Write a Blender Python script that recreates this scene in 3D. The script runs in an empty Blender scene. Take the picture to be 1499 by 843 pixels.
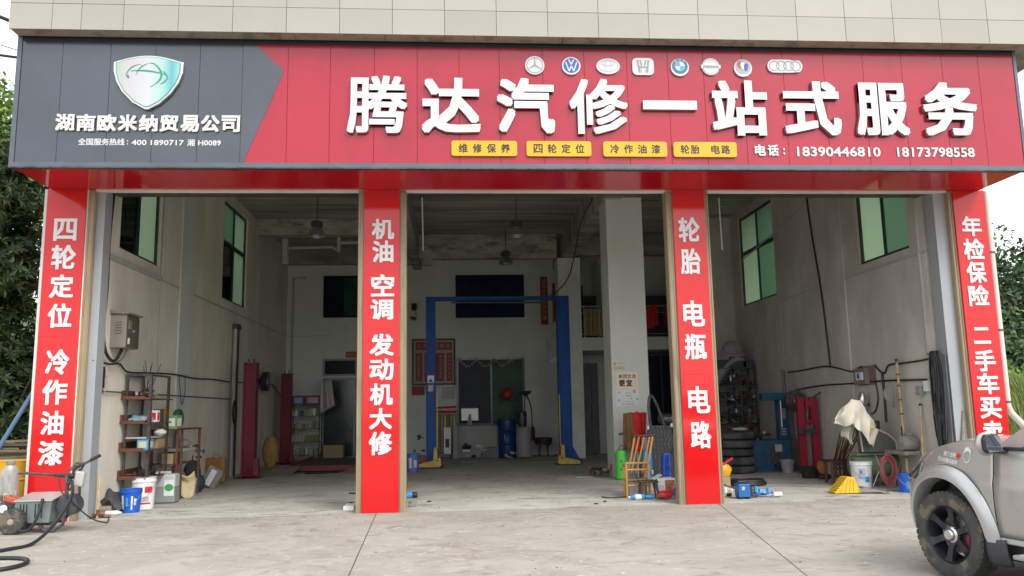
import bpy, bmesh, math, random
from mathutils import Vector, Matrix
R = math.radians
random.seed(7)
SC = bpy.context.scene
COL = SC.collection

# ------------------------------------------------------------ camera
cd = bpy.data.cameras.new('camera')
cam = bpy.data.objects.new('camera', cd); COL.objects.link(cam); SC.camera = cam
cd.sensor_width = 36.0; cd.lens = 1185.33 / 1499 * 36.0
cd.clip_start = 0.05; cd.clip_end = 2000
yaw, pit, rol = R(4.246), R(8.541), R(-1.0469)
fw = Vector((math.sin(yaw) * math.cos(pit), math.cos(yaw) * math.cos(pit), math.sin(pit)))
rt = Vector((math.cos(yaw), -math.sin(yaw), 0)); up = rt.cross(fw)
r2 = rt * math.cos(rol) + up * math.sin(rol); u2 = -rt * math.sin(rol) + up * math.cos(rol)
mw = Matrix((r2, u2, -fw)).transposed().to_4x4(); mw.translation = Vector((0, -12.66, 1.5))
cam.matrix_world = mw

# ------------------------------------------------------------ sky, sun, exposure
SUN_EL, SUN_AZ = 43.0, 150.0         # azimuth clockwise from +y (the building faces -y)
W = bpy.data.worlds.new('World'); SC.world = W; W.use_nodes = True
nt = W.node_tree; nt.nodes.clear()
sky = nt.nodes.new('ShaderNodeTexSky'); sky.sky_type = 'NISHITA'; sky.sun_disc = False
sky.sun_elevation = R(SUN_EL); sky.sun_rotation = R(SUN_AZ)
sky.air_density = 1.2; sky.dust_density = 4.0; sky.ozone_density = 1.0
hs = nt.nodes.new('ShaderNodeHueSaturation'); hs.inputs['Saturation'].default_value = 0.22
hs.inputs['Value'].default_value = 1.25
mx = nt.nodes.new('ShaderNodeMixRGB'); mx.inputs[0].default_value = 0.75
mx.inputs[2].default_value = (12.6, 13.2, 13.8, 1)
bg = nt.nodes.new('ShaderNodeBackground'); bg.inputs[1].default_value = 0.10
wo = nt.nodes.new('ShaderNodeOutputWorld')
nt.links.new(sky.outputs[0], hs.inputs['Color']); nt.links.new(hs.outputs[0], mx.inputs[1])
nt.links.new(mx.outputs[0], bg.inputs[0]); nt.links.new(bg.outputs[0], wo.inputs[0])
sl = bpy.data.lights.new('sun', 'SUN'); sl.energy = 1.5; sl.angle = R(28); sl.color = (1, .96, .9)
so = bpy.data.objects.new('sun', sl); COL.objects.link(so)
sd = Vector((math.sin(R(SUN_AZ)) * math.cos(R(SUN_EL)), math.cos(R(SUN_AZ)) * math.cos(R(SUN_EL)), math.sin(R(SUN_EL))))
so.rotation_euler = sd.to_track_quat('Z', 'Y').to_euler(); so.location = (0, -20, 30)
SC.view_settings.view_transform = 'Standard'; SC.view_settings.look = 'None'
SC.view_settings.gamma = 1.0; SC.view_settings.exposure = 0.68
SC.render.film_transparent = False
SC.cycles.max_bounces = 12; SC.cycles.diffuse_bounces = 8; SC.cycles.transparent_max_bounces = 12
SC.cycles.use_denoising = True

# ------------------------------------------------------------ materials
def mat(name, col, rough=.6, metal=0, var=.0, vs=3.0, col2=None, mask=(.45, .62), ms=2.0, bump=0, bs=40, spec=.5,
        coat=0, stretch=None, col3=None, m3=(.5, .7), s3=12.0, trans=None, rvar=0):
    """Principled + fine value noise, an optional blotch colour (stains with their own shape, on the red sign painted-in reflections), optional speckle"""
    m = bpy.data.materials.new(name); m.use_nodes = True; t = m.node_tree; b = t.nodes['Principled BSDF']
    b.inputs['Roughness'].default_value = rough; b.inputs['Metallic'].default_value = metal
    b.inputs['Specular IOR Level'].default_value = spec
    if coat: b.inputs['Coat Weight'].default_value = coat; b.inputs['Coat Roughness'].default_value = .06
    c = (*col, 1); b.inputs['Base Color'].default_value = c
    tc = t.nodes.new('ShaderNodeTexCoord'); src = tc.outputs['Object']
    if stretch:
        mp = t.nodes.new('ShaderNodeMapping'); mp.inputs['Scale'].default_value = stretch
        t.links.new(src, mp.inputs[0]); src = mp.outputs[0]
    def noise(s, d=5, ro=.6):
        n = t.nodes.new('ShaderNodeTexNoise'); n.inputs['Scale'].default_value = s; n.inputs['Detail'].default_value = d
        n.inputs['Roughness'].default_value = ro; t.links.new(src, n.inputs['Vector']); return n.outputs['Fac']
    def ramp(f, a, z):
        r = t.nodes.new('ShaderNodeMapRange'); r.inputs[1].default_value = a; r.inputs[2].default_value = z
        r.interpolation_type = 'SMOOTHSTEP'; t.links.new(f, r.inputs[0]); return r.outputs[0]
    cur = None
    def mixc(f, a, z):
        n = t.nodes.new('ShaderNodeMixRGB'); t.links.new(f, n.inputs[0])
        if isinstance(a, tuple): n.inputs[1].default_value = a
        else: t.links.new(a, n.inputs[1])
        if isinstance(z, tuple): n.inputs[2].default_value = z
        else: t.links.new(z, n.inputs[2])
        return n.outputs[0]
    cur = c
    if var:
        lo = tuple(x * (1 - var) for x in col) + (1,); hi = tuple(min(1, x * (1 + var)) for x in col) + (1,)
        cur = mixc(ramp(noise(vs, 8), .3, .7), lo, hi)
    if col2: cur = mixc(ramp(noise(ms, 7, .65), *mask), cur, (*col2, 1))
    if col3: cur = mixc(ramp(noise(s3, 9, .7), *m3), cur, (*col3, 1))
    if not isinstance(cur, tuple): t.links.new(cur, b.inputs['Base Color'])
    if bump:
        bn = t.nodes.new('ShaderNodeBump'); bn.inputs['Strength'].default_value = bump; bn.inputs['Distance'].default_value = .02
        t.links.new(noise(bs, 6), bn.inputs['Height']); t.links.new(bn.outputs[0], b.inputs['Normal'])
    if rvar:
        t.links.new(ramp(noise(vs * 1.7, 6), .3 - rvar, .7), b.inputs['Roughness'])
        rr = b.inputs['Roughness'].links[0].from_node; rr.inputs[3].default_value = rough; rr.inputs[4].default_value = min(1, rough + rvar)
    if trans: b.inputs['Transmission Weight'].default_value = trans
    return m
def glassmat(name, tint, refl=.12, rough=.02, body=None, bodyw=0):
    m = bpy.data.materials.new(name); m.use_nodes = True; t = m.node_tree; t.nodes.clear()
    o = t.nodes.new('ShaderNodeOutputMaterial'); g = t.nodes.new('ShaderNodeBsdfGlossy'); g.inputs['Roughness'].default_value = rough
    tr = t.nodes.new('ShaderNodeBsdfTransparent'); tr.inputs[0].default_value = (*tint, 1)
    last = tr.outputs[0]
    if body:
        d = t.nodes.new('ShaderNodeBsdfDiffuse'); d.inputs[0].default_value = (*body, 1)
        tl = t.nodes.new('ShaderNodeBsdfTranslucent'); tl.inputs[0].default_value = (*body, 1)
        a = t.nodes.new('ShaderNodeMixShader'); a.inputs[0].default_value = .85
        t.links.new(d.outputs[0], a.inputs[1]); t.links.new(tl.outputs[0], a.inputs[2])
        b = t.nodes.new('ShaderNodeMixShader'); b.inputs[0].default_value = bodyw
        t.links.new(last, b.inputs[1]); t.links.new(a.outputs[0], b.inputs[2]); last = b.outputs[0]
    f = t.nodes.new('ShaderNodeFresnel'); f.inputs[0].default_value = 1.5
    mm = t.nodes.new('ShaderNodeMixShader'); t.links.new(f.outputs[0], mm.inputs[0])
    t.links.new(last, mm.inputs[1]); t.links.new(g.outputs[0], mm.inputs[2]); t.links.new(mm.outputs[0], o.inputs[0])
    return m

M_RED = mat('red sign sheet', (.36, .006, .026), .16, var=.06, vs=.8, spec=.62, coat=.0, bump=.035, bs=1.6, col2=(.27, .007, .022), mask=(.52, .75), ms=1.3, col3=(.33, .035, .055), m3=(.60, .85), s3=3)  # col2 blotches are dark reflections painted into the red
M_BANNER = mat('red banner vinyl', (.56, .008, .010), .11, var=.04, vs=1.5, spec=.5, bump=.03, bs=2.2, col2=(.48, .012, .014), mask=(.55, .75), ms=1.6, col3=(.52, .10, .09), m3=(.70, .85), s3=7)
M_SOFFIT = mat('red soffit sheet', (.52, .010, .022), .10, var=.05, vs=.6, spec=.7, bump=.01, bs=2)
M_DARKP = mat('charcoal sign sheet', (.034, .043, .060), .17, var=.15, vs=.9, spec=.9, coat=.1, bump=.02, bs=2.5)
M_FRAME = mat('dark aluminium trim', (.10, .115, .14), .35, .3, var=.1)
M_RSHADE = mat('black recess shade', (.012, .013, .018), .4)  # black colour stands in for shade in the sign's top recess
M_WHITEL = mat('white letter acrylic', (.60, .60, .585), .4, var=.04, vs=6, col3=(.44, .42, .38), m3=(.60, .8), s3=4)
M_LSIDE = mat('grey letter side', (.24, .21, .20), .5, var=.1)
M_PRINTW = mat('white vinyl print', (.64, .64, .64), .3)
M_YEL = mat('yellow plate', (.64, .36, .008), .3, var=.03)
M_BLK = mat('black print', (.015, .015, .015), .5)
M_TILE = [mat('beige facade tile %d' % i, c, .42, var=.035, vs=1.2, spec=.35, bump=.01, bs=30, col3=(.32, .29, .24), m3=(.62, .9), s3=1.6)
          for i, c in enumerate([(.345, .322, .285), (.36, .335, .298), (.33, .307, .27)])]
M_GROUT = mat('tile joint', (.25, .23, .20), .8)
M_LEDGE = mat('stained concrete underside', (.33, .29, .23), .85, var=.2, vs=3, col2=(.20, .17, .13), ms=3, stretch=(1, 1, 1))
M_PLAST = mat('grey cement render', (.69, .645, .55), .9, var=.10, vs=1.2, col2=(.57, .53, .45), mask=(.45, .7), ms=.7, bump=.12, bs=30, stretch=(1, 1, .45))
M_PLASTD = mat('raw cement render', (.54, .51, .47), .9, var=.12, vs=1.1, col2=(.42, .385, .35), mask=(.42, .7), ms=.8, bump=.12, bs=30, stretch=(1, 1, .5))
M_CEIL = mat('formwork marked ceiling', (.36, .345, .305), .9, var=.25, vs=.9, col2=(.17, .16, .14), mask=(.45, .65), ms=.7, bump=.2, bs=18, stretch=(.25, 3.5, 1))
M_BEAM = mat('old rendered beam', (.38, .37, .30), .9, var=.25, vs=3, col2=(.20, .185, .15), mask=(.5, .62), ms=2.2, bump=.4, bs=14, stretch=(.6, 1, 2))
M_BACK = mat('painted back wall', (.68, .70, .66), .8, var=.06, vs=.8, col2=(.54, .54, .50), mask=(.5, .75), ms=.6, bump=.05, bs=25)
M_COLUMN = mat('off-white column paint', (.60, .605, .575), .75, var=.05, vs=1, col2=(.50, .49, .46), mask=(.55, .8), ms=1.0, bump=.06, bs=30, stretch=(1, 1, .4))
M_BEIGE = mat('beige metal shutter guide', (.30, .235, .145), .45, var=.12, vs=2.5, col2=(.17, .13, .085), mask=(.5, .75), ms=2, stretch=(6, 6, .6))
M_JAMB = mat('pale grey jamb', (.31, .325, .34), .6, var=.05, vs=1)
M_WHITEP = mat('white pvc', (.55, .53, .49), .4, var=.05, vs=3, col3=(.45, .35, .28), m3=(.66, .8), s3=4)
M_PIPED = mat('grey pvc', (.42, .41, .39), .5, var=.08)
M_CABLE = mat('black cable', (.018, .018, .022), .5)
M_CABLEG = mat('grey cable', (.10, .10, .11), .5, var=.2)
M_STEEL = mat('galvanised steel', (.42, .43, .42), .38, .8, var=.15, vs=8)
M_STEELD = mat('dark greasy steel', (.09, .09, .095), .45, .6, var=.35, vs=12)
M_RUST = mat('rusty steel', (.16, .075, .045), .75, .2, var=.3, vs=10)
M_BOXM = mat('grey-brown switch box', (.25, .225, .19), .5, .2, var=.1, vs=4, col3=(.14, .11, .085), m3=(.6, .75), s3=6)
M_BOXD = mat('dark switch box door', (.11, .095, .075), .5, .2, var=.15, vs=4)
M_GFRAME = mat('dark green window frame', (.012, .035, .036), .4)
M_NAVY = mat('navy panel glass', (.006, .012, .05), .12, var=.2, vs=2, spec=.4)
M_GL_L = glassmat('green window glass', (.74, 1.0, .80), body=(.7, 1.0, .75), bodyw=.35)
M_GL_P = glassmat('frosted green window glass', (.75, 1.0, .78), body=(.86, 1.0, .80), bodyw=.8)
M_GL_D = glassmat('double dark green glass', (.05, .13, .11), body=(.03, .07, .06), bodyw=.3)
M_BLUE = mat('blue lift paint', (.002, .058, .26), .45, spec=.3, var=.12, vs=3, col3=(.02, .04, .09), m3=(.66, .75), s3=5)
M_YELM = mat('worn yellow paint', (.58, .42, .06), .5, var=.15, vs=6, col3=(.10, .08, .05), m3=(.58, .7), s3=9)
M_REDM = mat('crimson machine paint', (.17, .010, .022), .5, var=.15, vs=5, col3=(.06, .015, .015), m3=(.62, .75), s3=8)
M_REDL = mat('bright red machine paint', (.32, .010, .035), .4, var=.1, vs=5, col3=(.12, .02, .03), m3=(.66, .8), s3=7)
M_TEAL = mat('machine blue paint', (.012, .085, .16), .45, var=.2, vs=5, col3=(.03, .035, .04), m3=(.55, .7), s3=6)
M_WOODR = mat('reddish brown shelf board', (.13, .042, .026), .55, var=.2, vs=5, stretch=(1, .4, 3))
M_WOODY = mat('varnished bamboo', (.52, .27, .08), .45, var=.18, vs=9, stretch=(6, 6, 1))
M_WOODD = mat('dark brown wood', (.085, .035, .022), .5, var=.3, vs=6, stretch=(5, 5, 1))
M_PLANK = mat('weathered plank', (.30, .25, .19), .85, var=.25, vs=8, col2=(.17, .13, .10), ms=4, stretch=(.5, 6, 6))
M_BAMB = mat('dry bamboo pole', (.46, .33, .17), .55, var=.2, vs=10)
M_RUBBER = mat('black rubber', (.022, .022, .024), .75, var=.25, vs=14)
M_TYRE = mat('dusty tyre rubber', (.052, .052, .048), .85, var=.25, vs=8, col2=(.14, .12, .08), mask=(.50, .60), ms=4.5, bump=.15, bs=60)
M_PBLUE = mat('blue plastic', (.012, .10, .52), .35, var=.06)
M_PBLUEL = mat('light blue plastic', (.06, .30, .60), .35, var=.08)
M_PWHITE = mat('white plastic', (.74, .75, .76), .4, var=.04, vs=5, col3=(.45, .42, .36), m3=(.64, .8), s3=7)
M_PGREY = mat('grey plastic', (.28, .285, .28), .5, var=.1)
M_PBLACK = mat('black plastic', (.02, .02, .022), .45, var=.2)
M_PGREEN = mat('vivid green plastic', (.07, .52, .05), .4, var=.06)
M_PRED = mat('red plastic', (.62, .02, .025), .4, var=.06)
M_JERRY = mat('cloudy plastic', (.48, .52, .50), .35, var=.05, spec=.5)
M_LIQ = mat('grey liquid behind plastic', (.27, .29, .29), .35, var=.04)
M_CLOTH = mat('ivory cloth', (.72, .67, .56), .9, var=.06, vs=6, bump=.2, bs=90)
M_STRAW = mat('cream felt', (.60, .50, .30), .85, var=.1, vs=8)
M_BROWNC = mat('brown fabric', (.19, .095, .035), .9, var=.2, vs=9)
M_REDC = mat('red fabric', (.55, .02, .03), .9, var=.12, vs=8)
M_DARKC = mat('dark grey fabric', (.055, .057, .06), .9, var=.25, vs=7)
M_CARTON = mat('cardboard', (.36, .25, .14), .85, var=.1)
M_PAPER = mat('white paper', (.78, .78, .76), .8, var=.04)
M_AMBER = mat('amber plastic case', (.33, .15, .035), .45, var=.15, vs=6)
M_SACK = mat('yellow woven sack', (.34, .20, .06), .85, var=.2, vs=10, bump=.3, bs=60)
M_GREENB = mat('faded green tank paint', (.13, .19, .10), .55, var=.2, vs=5)
M_GREYM = mat('dusty grey machine', (.24, .235, .22), .7, var=.2, vs=5, col3=(.10, .095, .09), m3=(.55, .7), s3=6)
M_MESH = mat('pink wire', (.36, .09, .10), .6, var=.2)
M_CARTR = mat('red printed board', (.26, .012, .022), .5, var=.1, vs=3)
M_BLUEP = mat('blue print', (.02, .08, .35), .5)
M_GOLD = mat('gold print', (.50, .36, .16), .5)
M_PEACH = mat('peach poster paper', (.80, .66, .50), .6)
M_LGREEN = mat('pale grey-green poster paper', (.66, .70, .67), .6)
M_CAR = mat('warm silver car paint', (.39, .375, .35), .36, .45, var=.03, vs=2, coat=.8, spec=.5, col3=(.26, .245, .215), m3=(.52, .8), s3=3)
M_FLARE = mat('bright silver arch paint', (.45, .46, .455), .36, .5, var=.04, vs=3, coat=.5, col3=(.38, .35, .32), m3=(.6, .8), s3=5)
M_CGLASS = mat('dark car glass', (.008, .009, .011), .05, spec=.8)
M_MIRR = mat('mirror glass', (.42, .50, .58), .06, .9)
M_CHROME = mat('brushed silver cap', (.62, .62, .62), .25, .9, var=.08, vs=9)
M_BARK = mat('brown bark', (.075, .055, .04), .9, var=.3, vs=9, bump=.5, bs=30, stretch=(2, 2, .5))
M_GOLDW = mat('aged crib wood', (.36, .27, .13), .6, var=.15, vs=6)

def leafmat(name, c1, c2, c3):
    m = bpy.data.materials.new(name); m.use_nodes = True; t = m.node_tree; b = t.nodes['Principled BSDF']
    g = t.nodes.new('ShaderNodeNewGeometry'); r = t.nodes.new('ShaderNodeValToRGB')
    r.color_ramp.elements[0].color = (*c1, 1); r.color_ramp.elements[1].color = (*c3, 1)
    e = r.color_ramp.elements.new(.5); e.color = (*c2, 1)
    t.links.new(g.outputs['Random Per Island'], r.inputs[0]); t.links.new(r.outputs[0], b.inputs['Base Color'])
    b.inputs['Roughness'].default_value = .5; b.inputs['Specular IOR Level'].default_value = .4
    tl = t.nodes.new('ShaderNodeBsdfTranslucent'); t.links.new(r.outputs[0], tl.inputs[0])
    mm = t.nodes.new('ShaderNodeMixShader'); mm.inputs[0].default_value = .25
    o = t.nodes['Material Output']; t.links.new(b.outputs[0], mm.inputs[1]); t.links.new(tl.outputs[0], mm.inputs[2]); t.links.new(mm.outputs[0], o.inputs[0])
    return m
M_LEAF = leafmat('glossy dark leaf', (.014, .026, .010), (.035, .062, .022), (.105, .15, .045))
M_LEAF2 = leafmat('light green leaf', (.09, .17, .035), (.17, .27, .06), (.28, .38, .10))
M_LEAF3 = leafmat('mid green leaf', (.022, .05, .018), (.045, .09, .03), (.08, .14, .05))
M_GRASS = leafmat('long yellow green grass', (.10, .16, .03), (.17, .24, .05), (.32, .31, .12))

# yard concrete: pale, swirled with dried mud and tyre dust
def yardmat(name, a, b_, c_, s=1.0, oil=None):
    m = bpy.data.materials.new(name); m.use_nodes = True; t = m.node_tree; bs = t.nodes['Principled BSDF']
    bs.inputs['Roughness'].default_value = .82; bs.inputs['Specular IOR Level'].default_value = .3
    tc = t.nodes.new('ShaderNodeTexCoord')
    def n(sc, det, ro, dist=0, st=None):
        src = tc.outputs['Object']
        if st:
            mp = t.nodes.new('ShaderNodeMapping'); mp.inputs['Scale'].default_value = st[:3]; mp.inputs['Rotation'].default_value = (0, 0, st[3])
            t.links.new(src, mp.inputs[0]); src = mp.outputs[0]
        x = t.nodes.new('ShaderNodeTexNoise'); x.inputs['Scale'].default_value = sc; x.inputs['Detail'].default_value = det
        x.inputs['Roughness'].default_value = ro; x.inputs['Distortion'].default_value = dist; t.links.new(src, x.inputs['Vector']); return x.outputs['Fac']
    def rp(f, lo, hi):
        r = t.nodes.new('ShaderNodeMapRange'); r.interpolation_type = 'SMOOTHSTEP'
        r.inputs[1].default_value = lo; r.inputs[2].default_value = hi; t.links.new(f, r.inputs[0]); return r.outputs[0]
    def mxx(f, p, q):
        x = t.nodes.new('ShaderNodeMixRGB'); t.links.new(f, x.inputs[0])
        for i, v in ((1, p), (2, q)):
            if isinstance(v, tuple): x.inputs[i].default_value = (*v, 1)
            else: t.links.new(v, x.inputs[i])
        return x.outputs[0]
    cur = mxx(rp(n(.55 * s, 8, .6, 1.2), .38, .62), a, b_)
    cur = mxx(rp(n(1.1 * s, 9, .68, 2.2, (.8, 1.15, 1, .5)), .50, .68), cur, c_)
    cur = mxx(rp(n(2.4 * s, 9, .66, 2.5, (1, 1.2, 1, -.3)), .57, .66), cur, tuple(x * 1.22 for x in a)); cur = mxx(rp(n(9 * s, 6, .7, 1), .64, .74), cur, tuple(x * .8 for x in b_))
    if oil: cur = mxx(rp(n(.9, 7, .7, 1, (1, 2.5, 1, 0)), .52, .68), cur, oil)
    cur = mxx(rp(n(60, 4, .7), .64, .8), cur, tuple(x * .62 for x in b_))
    t.links.new(cur, bs.inputs['Base Color'])
    bn = t.nodes.new('ShaderNodeBump'); bn.inputs['Strength'].default_value = .25; bn.inputs['Distance'].default_value = .01
    t.links.new(n(18, 9, .7), bn.inputs['Height']); t.links.new(bn.outputs[0], bs.inputs['Normal'])
    return m
M_YARD = yardmat('dusty yard concrete', (.385, .362, .315), (.33, .303, .26), (.262, .230, .186), 1.5)
M_FLOOR = yardmat('worn workshop concrete', (.52, .51, .46), (.43, .41, .365), (.33, .305, .265), 1.3, oil=(.22, .20, .17))
M_EARTH = mat('earth and low grass', (.09, .10, .045), .95, var=.3, vs=.6, col2=(.14, .12, .07), ms=.3)

# ------------------------------------------------------------ mesh helpers
class M:
    def __init__(s): s.v = []; s.f = []
    def add(s, vs, fs):
        o = len(s.v); s.v += [tuple(v) for v in vs]; s.f += [tuple(i + o for i in f) for f in fs]; return s
    def box(s, c, d, rz=0, rx=0, ry=0, taper=1):
        x, y, z = d[0] / 2, d[1] / 2, d[2] / 2
        q = [Vector((sx * x * (taper if sz > 0 else 1), sy * y * (taper if sz > 0 else 1), sz * z)) for sz in (-1, 1) for sx, sy in ((-1, -1), (1, -1), (1, 1), (-1, 1))]
        if rz or rx or ry:
            mt = Matrix.Rotation(rz, 3, 'Z') @ Matrix.Rotation(ry, 3, 'Y') @ Matrix.Rotation(rx, 3, 'X'); q = [mt @ p for p in q]
        c = Vector(c)
        return s.add([p + c for p in q], [(3, 2, 1, 0), (4, 5, 6, 7), (0, 1, 5, 4), (1, 2, 6, 5), (2, 3, 7, 6), (3, 0, 4, 7)])
    def b2(s, x0, x1, y0, y1, z0, z1): return s.box(((x0 + x1) / 2, (y0 + y1) / 2, (z0 + z1) / 2), (abs(x1 - x0), abs(y1 - y0), abs(z1 - z0)))
    def tube(s, pts, r, n=8, cap=True, closed=False):
        pts = [Vector(p) for p in pts]; k = len(pts); vs = []; prev = None
        for i, p in enumerate(pts):
            if closed: t = pts[(i + 1) % k] - pts[i - 1]
            else: t = pts[min(i + 1, k - 1)] - pts[max(i - 1, 0)]
            t = t.normalized() if t.length > 1e-9 else Vector((0, 0, 1))
            if prev is None:
                a = Vector((0, 0, 1)) if abs(t.z) < .9 else Vector((1, 0, 0)); u = t.cross(a).normalized()
            else: u = (prev - t * prev.dot(t)).normalized()
            prev = u; w = t.cross(u); rr = r[i] if isinstance(r, (list, tuple)) else r
            vs += [p + (u * math.cos(2 * math.pi * j / n) + w * math.sin(2 * math.pi * j / n)) * rr for j in range(n)]
        fs = []
        for i in range(k if closed else k - 1):
            a, b = i * n, ((i + 1) % k) * n
            fs += [(a + j, a + (j + 1) % n, b + (j + 1) % n, b + j) for j in range(n)]
        if cap and not closed: fs += [tuple(range(n))[::-1], tuple((k - 1) * n + j for j in range(n))]
        return s.add(vs, fs)
    def lathe(s, prof, c=(0, 0, 0), n=20, axis='z', cap=True):
        vs = []
        for r, h in prof:
            for j in range(n):
                a = 2 * math.pi * j / n; x, y = r * math.cos(a), r * math.sin(a)
                p = (x, y, h) if axis == 'z' else (x, h, y) if axis == 'y' else (h, x, y)
                vs.append((p[0] + c[0], p[1] + c[1], p[2] + c[2]))
        fs = []
        for i in range(len(prof) - 1):
            fs += [(i * n + j, i * n + (j + 1) % n, (i + 1) * n + (j + 1) % n, (i + 1) * n + j) for j in range(n)]
        if cap: fs += [tuple(range(n))[::-1], tuple((len(prof) - 1) * n + j for j in range(n))]
        return s.add(vs, fs)
    def prism(s, poly, h0, h1, plane='xz'):
        k = len(poly)
        def q(p, h): return (p[0], h, p[1]) if plane == 'xz' else (h, p[0], p[1]) if plane == 'yz' else (p[0], p[1], h)
        vs = [q(p, h0) for p in poly] + [q(p, h1) for p in poly]
        return s.add(vs, [tuple(range(k)), tuple(range(k, 2 * k))[::-1]] + [(i, (i + 1) % k, k + (i + 1) % k, k + i) for i in range(k)])
    def grid(s, fn, nu, nv, closed=False):
        vs = [fn(i / nu, j / nv) for i in range(nu + 1) for j in range(nv + 1)]
        return s.add(vs, [(i * (nv + 1) + j, (i + 1) * (nv + 1) + j, (i + 1) * (nv + 1) + j + 1, i * (nv + 1) + j + 1) for i in range(nu) for j in range(nv)])
    def ball(s, c, r, n=14, m=9, jit=0, sc=(1, 1, 1)):
        rnd = random.Random(int(abs(c[0] * 97 + c[1] * 31 + c[2] * 7) * 100))
        J = [[1 + rnd.uniform(-jit, jit) for _ in range(n)] for _ in range(m + 1)]
        vs = []
        for i in range(m + 1):
            ph = math.pi * i / m
            for j in range(n):
                a = 2 * math.pi * j / n; q = J[i][j] if 0 < i < m else 1
                vs.append((c[0] + r * sc[0] * q * math.sin(ph) * math.cos(a), c[1] + r * sc[1] * q * math.sin(ph) * math.sin(a), c[2] + r * sc[2] * q * math.cos(ph)))
        return s.add(vs, [(i * n + j, i * n + (j + 1) % n, (i + 1) * n + (j + 1) % n, (i + 1) * n + j) for i in range(m) for j in range(n)])
WP = {}
def link(o): COL.objects.link(o); return o
def thing(name, label, cat, loc=(0, 0, 0), group=None, rz=0):
    o = link(bpy.data.objects.new(name, None)); o.location = loc; o.rotation_euler = (0, 0, rz); o.empty_display_size = .1
    o['label'] = label; o['category'] = cat
    if group: o['group'] = group
    WP[o] = Vector(loc); return o
def tag(o, label=None, cat=None, group=None, kind=None):
    if label: o['label'] = label
    if cat: o['category'] = cat
    if group: o['group'] = group
    if kind: o['kind'] = kind
    return o
def obj(name, m, mt, parent=None, smooth=False, bevel=0, kind=None, world=True, solid=0, sub=0, seg=2):
    me = bpy.data.meshes.new(name)
    vs = m.v
    off = WP.get(parent, Vector((0, 0, 0))) if (parent is not None and world) else Vector((0, 0, 0))
    if off.length > 0: vs = [(v[0] - off.x, v[1] - off.y, v[2] - off.z) for v in vs]
    me.from_pydata(vs, [], m.f)
    b = bmesh.new(); b.from_mesh(me); bmesh.ops.recalc_face_normals(b, faces=b.faces); b.to_mesh(me); b.free()
    if smooth:
        me.shade_smooth()
        try: me.set_sharp_from_angle(angle=R(38))
        except Exception: pass
    me.materials.append(mt)
    o = link(bpy.data.objects.new(name, me))
    if parent is not None: o.parent = parent; WP[o] = WP.get(parent, Vector((0, 0, 0)))
    if solid: md = o.modifiers.new('s', 'SOLIDIFY'); md.thickness = solid; md.offset = 0
    if sub: md = o.modifiers.new('u', 'SUBSURF'); md.levels = sub; md.render_levels = sub
    if bevel: md = o.modifiers.new('b', 'BEVEL'); md.width = bevel; md.segments = seg; md.limit_method = 'ANGLE'; md.angle_limit = R(40)
    if kind: o['kind'] = kind
    return o
def struct(name, m, mt, **k): return obj(name, m, mt, kind='structure', **k)
def dup(root, loc=None, rz=None, label=None, sc=None):
    r = link(root.copy())
    if loc is not None: r.location = loc
    if rz is not None: r.rotation_euler = (0, 0, rz)
    if label: r['label'] = label
    if sc: r.scale = sc
    for ch in list(root.children):
        c = link(ch.copy()); c.parent = r
        for g in list(ch.children):
            d = link(g.copy()); d.parent = c
    return r
_gl = {}
def glyph(s):
    """mesh of a string in the built-in typeface, (verts, faces) in a box normalised to 0..1"""
    if s in _gl: return _gl[s]
    c = bpy.data.curves.new('g', 'FONT'); c.body = s; c.size = 1; c.resolution_u = 2
    o = link(bpy.data.objects.new('g', c)); bpy.context.view_layer.update()
    me = bpy.data.meshes.new_from_object(o.evaluated_get(bpy.context.evaluated_depsgraph_get()))
    vs = [tuple(v.co) for v in me.vertices]; fs = [tuple(p.vertices) for p in me.polygons]
    bpy.data.objects.remove(o); bpy.data.meshes.remove(me)
    x0 = min(v[0] for v in vs); x1 = max(v[0] for v in vs); y0 = min(v[1] for v in vs); y1 = max(v[1] for v in vs)
    if y1 - y0 < 1e-3: y1 = y0 + 1e-3
    _gl[s] = ([((v[0] - x0) / (x1 - x0), (v[1] - y0) / (y1 - y0)) for v in vs], fs, (x1 - x0) / (y1 - y0)); return _gl[s]
def lettering(m, s, cx, cz, w, h, y, bold=.0, depth=0, axis='y', keep=False, m2=None):
    """puts the string into M on the plane y (or x) = const facing -y (or +x / -x), box centre cx,cz; bold = strike offset in metres.
    with depth: side walls go to m2"""
    vs, fs, asp = glyph(s)
    if keep:
        if asp * h > w: h = w / asp
        else: w = asp * h
    w2, h2 = w - 2 * bold, h - 2 * bold
    st = [(0, 0)] if not bold else [(0, 0), (1, 0), (-1, 0), (0, 1), (0, -1), (1, 1), (-1, 1), (1, -1), (-1, -1)]
    if bold and bold < .006: st = [(.7, .7), (-.7, .7), (.7, -.7), (-.7, -.7)]
    edges = {}
    for f in fs:
        for i in range(len(f)):
            e = (f[i], f[(i + 1) % len(f)]); edges[e] = edges.get(e, 0) + 1
    border = [e for e in edges if (e[1], e[0]) not in edges]
    for k, (dx, dz) in enumerate(st):
        yy = y - (k + 1) * (.0012 if bold > .006 else .0006)
        def place(v, d=0):
            a = cx + (v[0] - .5) * w2 + dx * bold; b = cz + (v[1] - .5) * h2 + dz * bold
            if axis == 'y': return (a, yy + d, b)
            if axis == 'x+': return (-yy - d if False else (2 * y - yy) - d, a, b)       # faces +x : proud towards +x
            if axis == 'x-': return (yy + d, 2 * cx - a, b)
            if axis == 'z': return (a, b, y + (k + 1) * .0012)
        m.add([place(v) for v in vs], fs)
        if depth:
            q = []; ff = []
            for e in border:
                o = len(q); q += [place(vs[e[0]], .0008), place(vs[e[1]], .0008), place(vs[e[1]], depth), place(vs[e[0]], depth)]; ff.append((o, o + 1, o + 2, o + 3))
            (m2 or m).add(q, ff)
    return m

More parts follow.
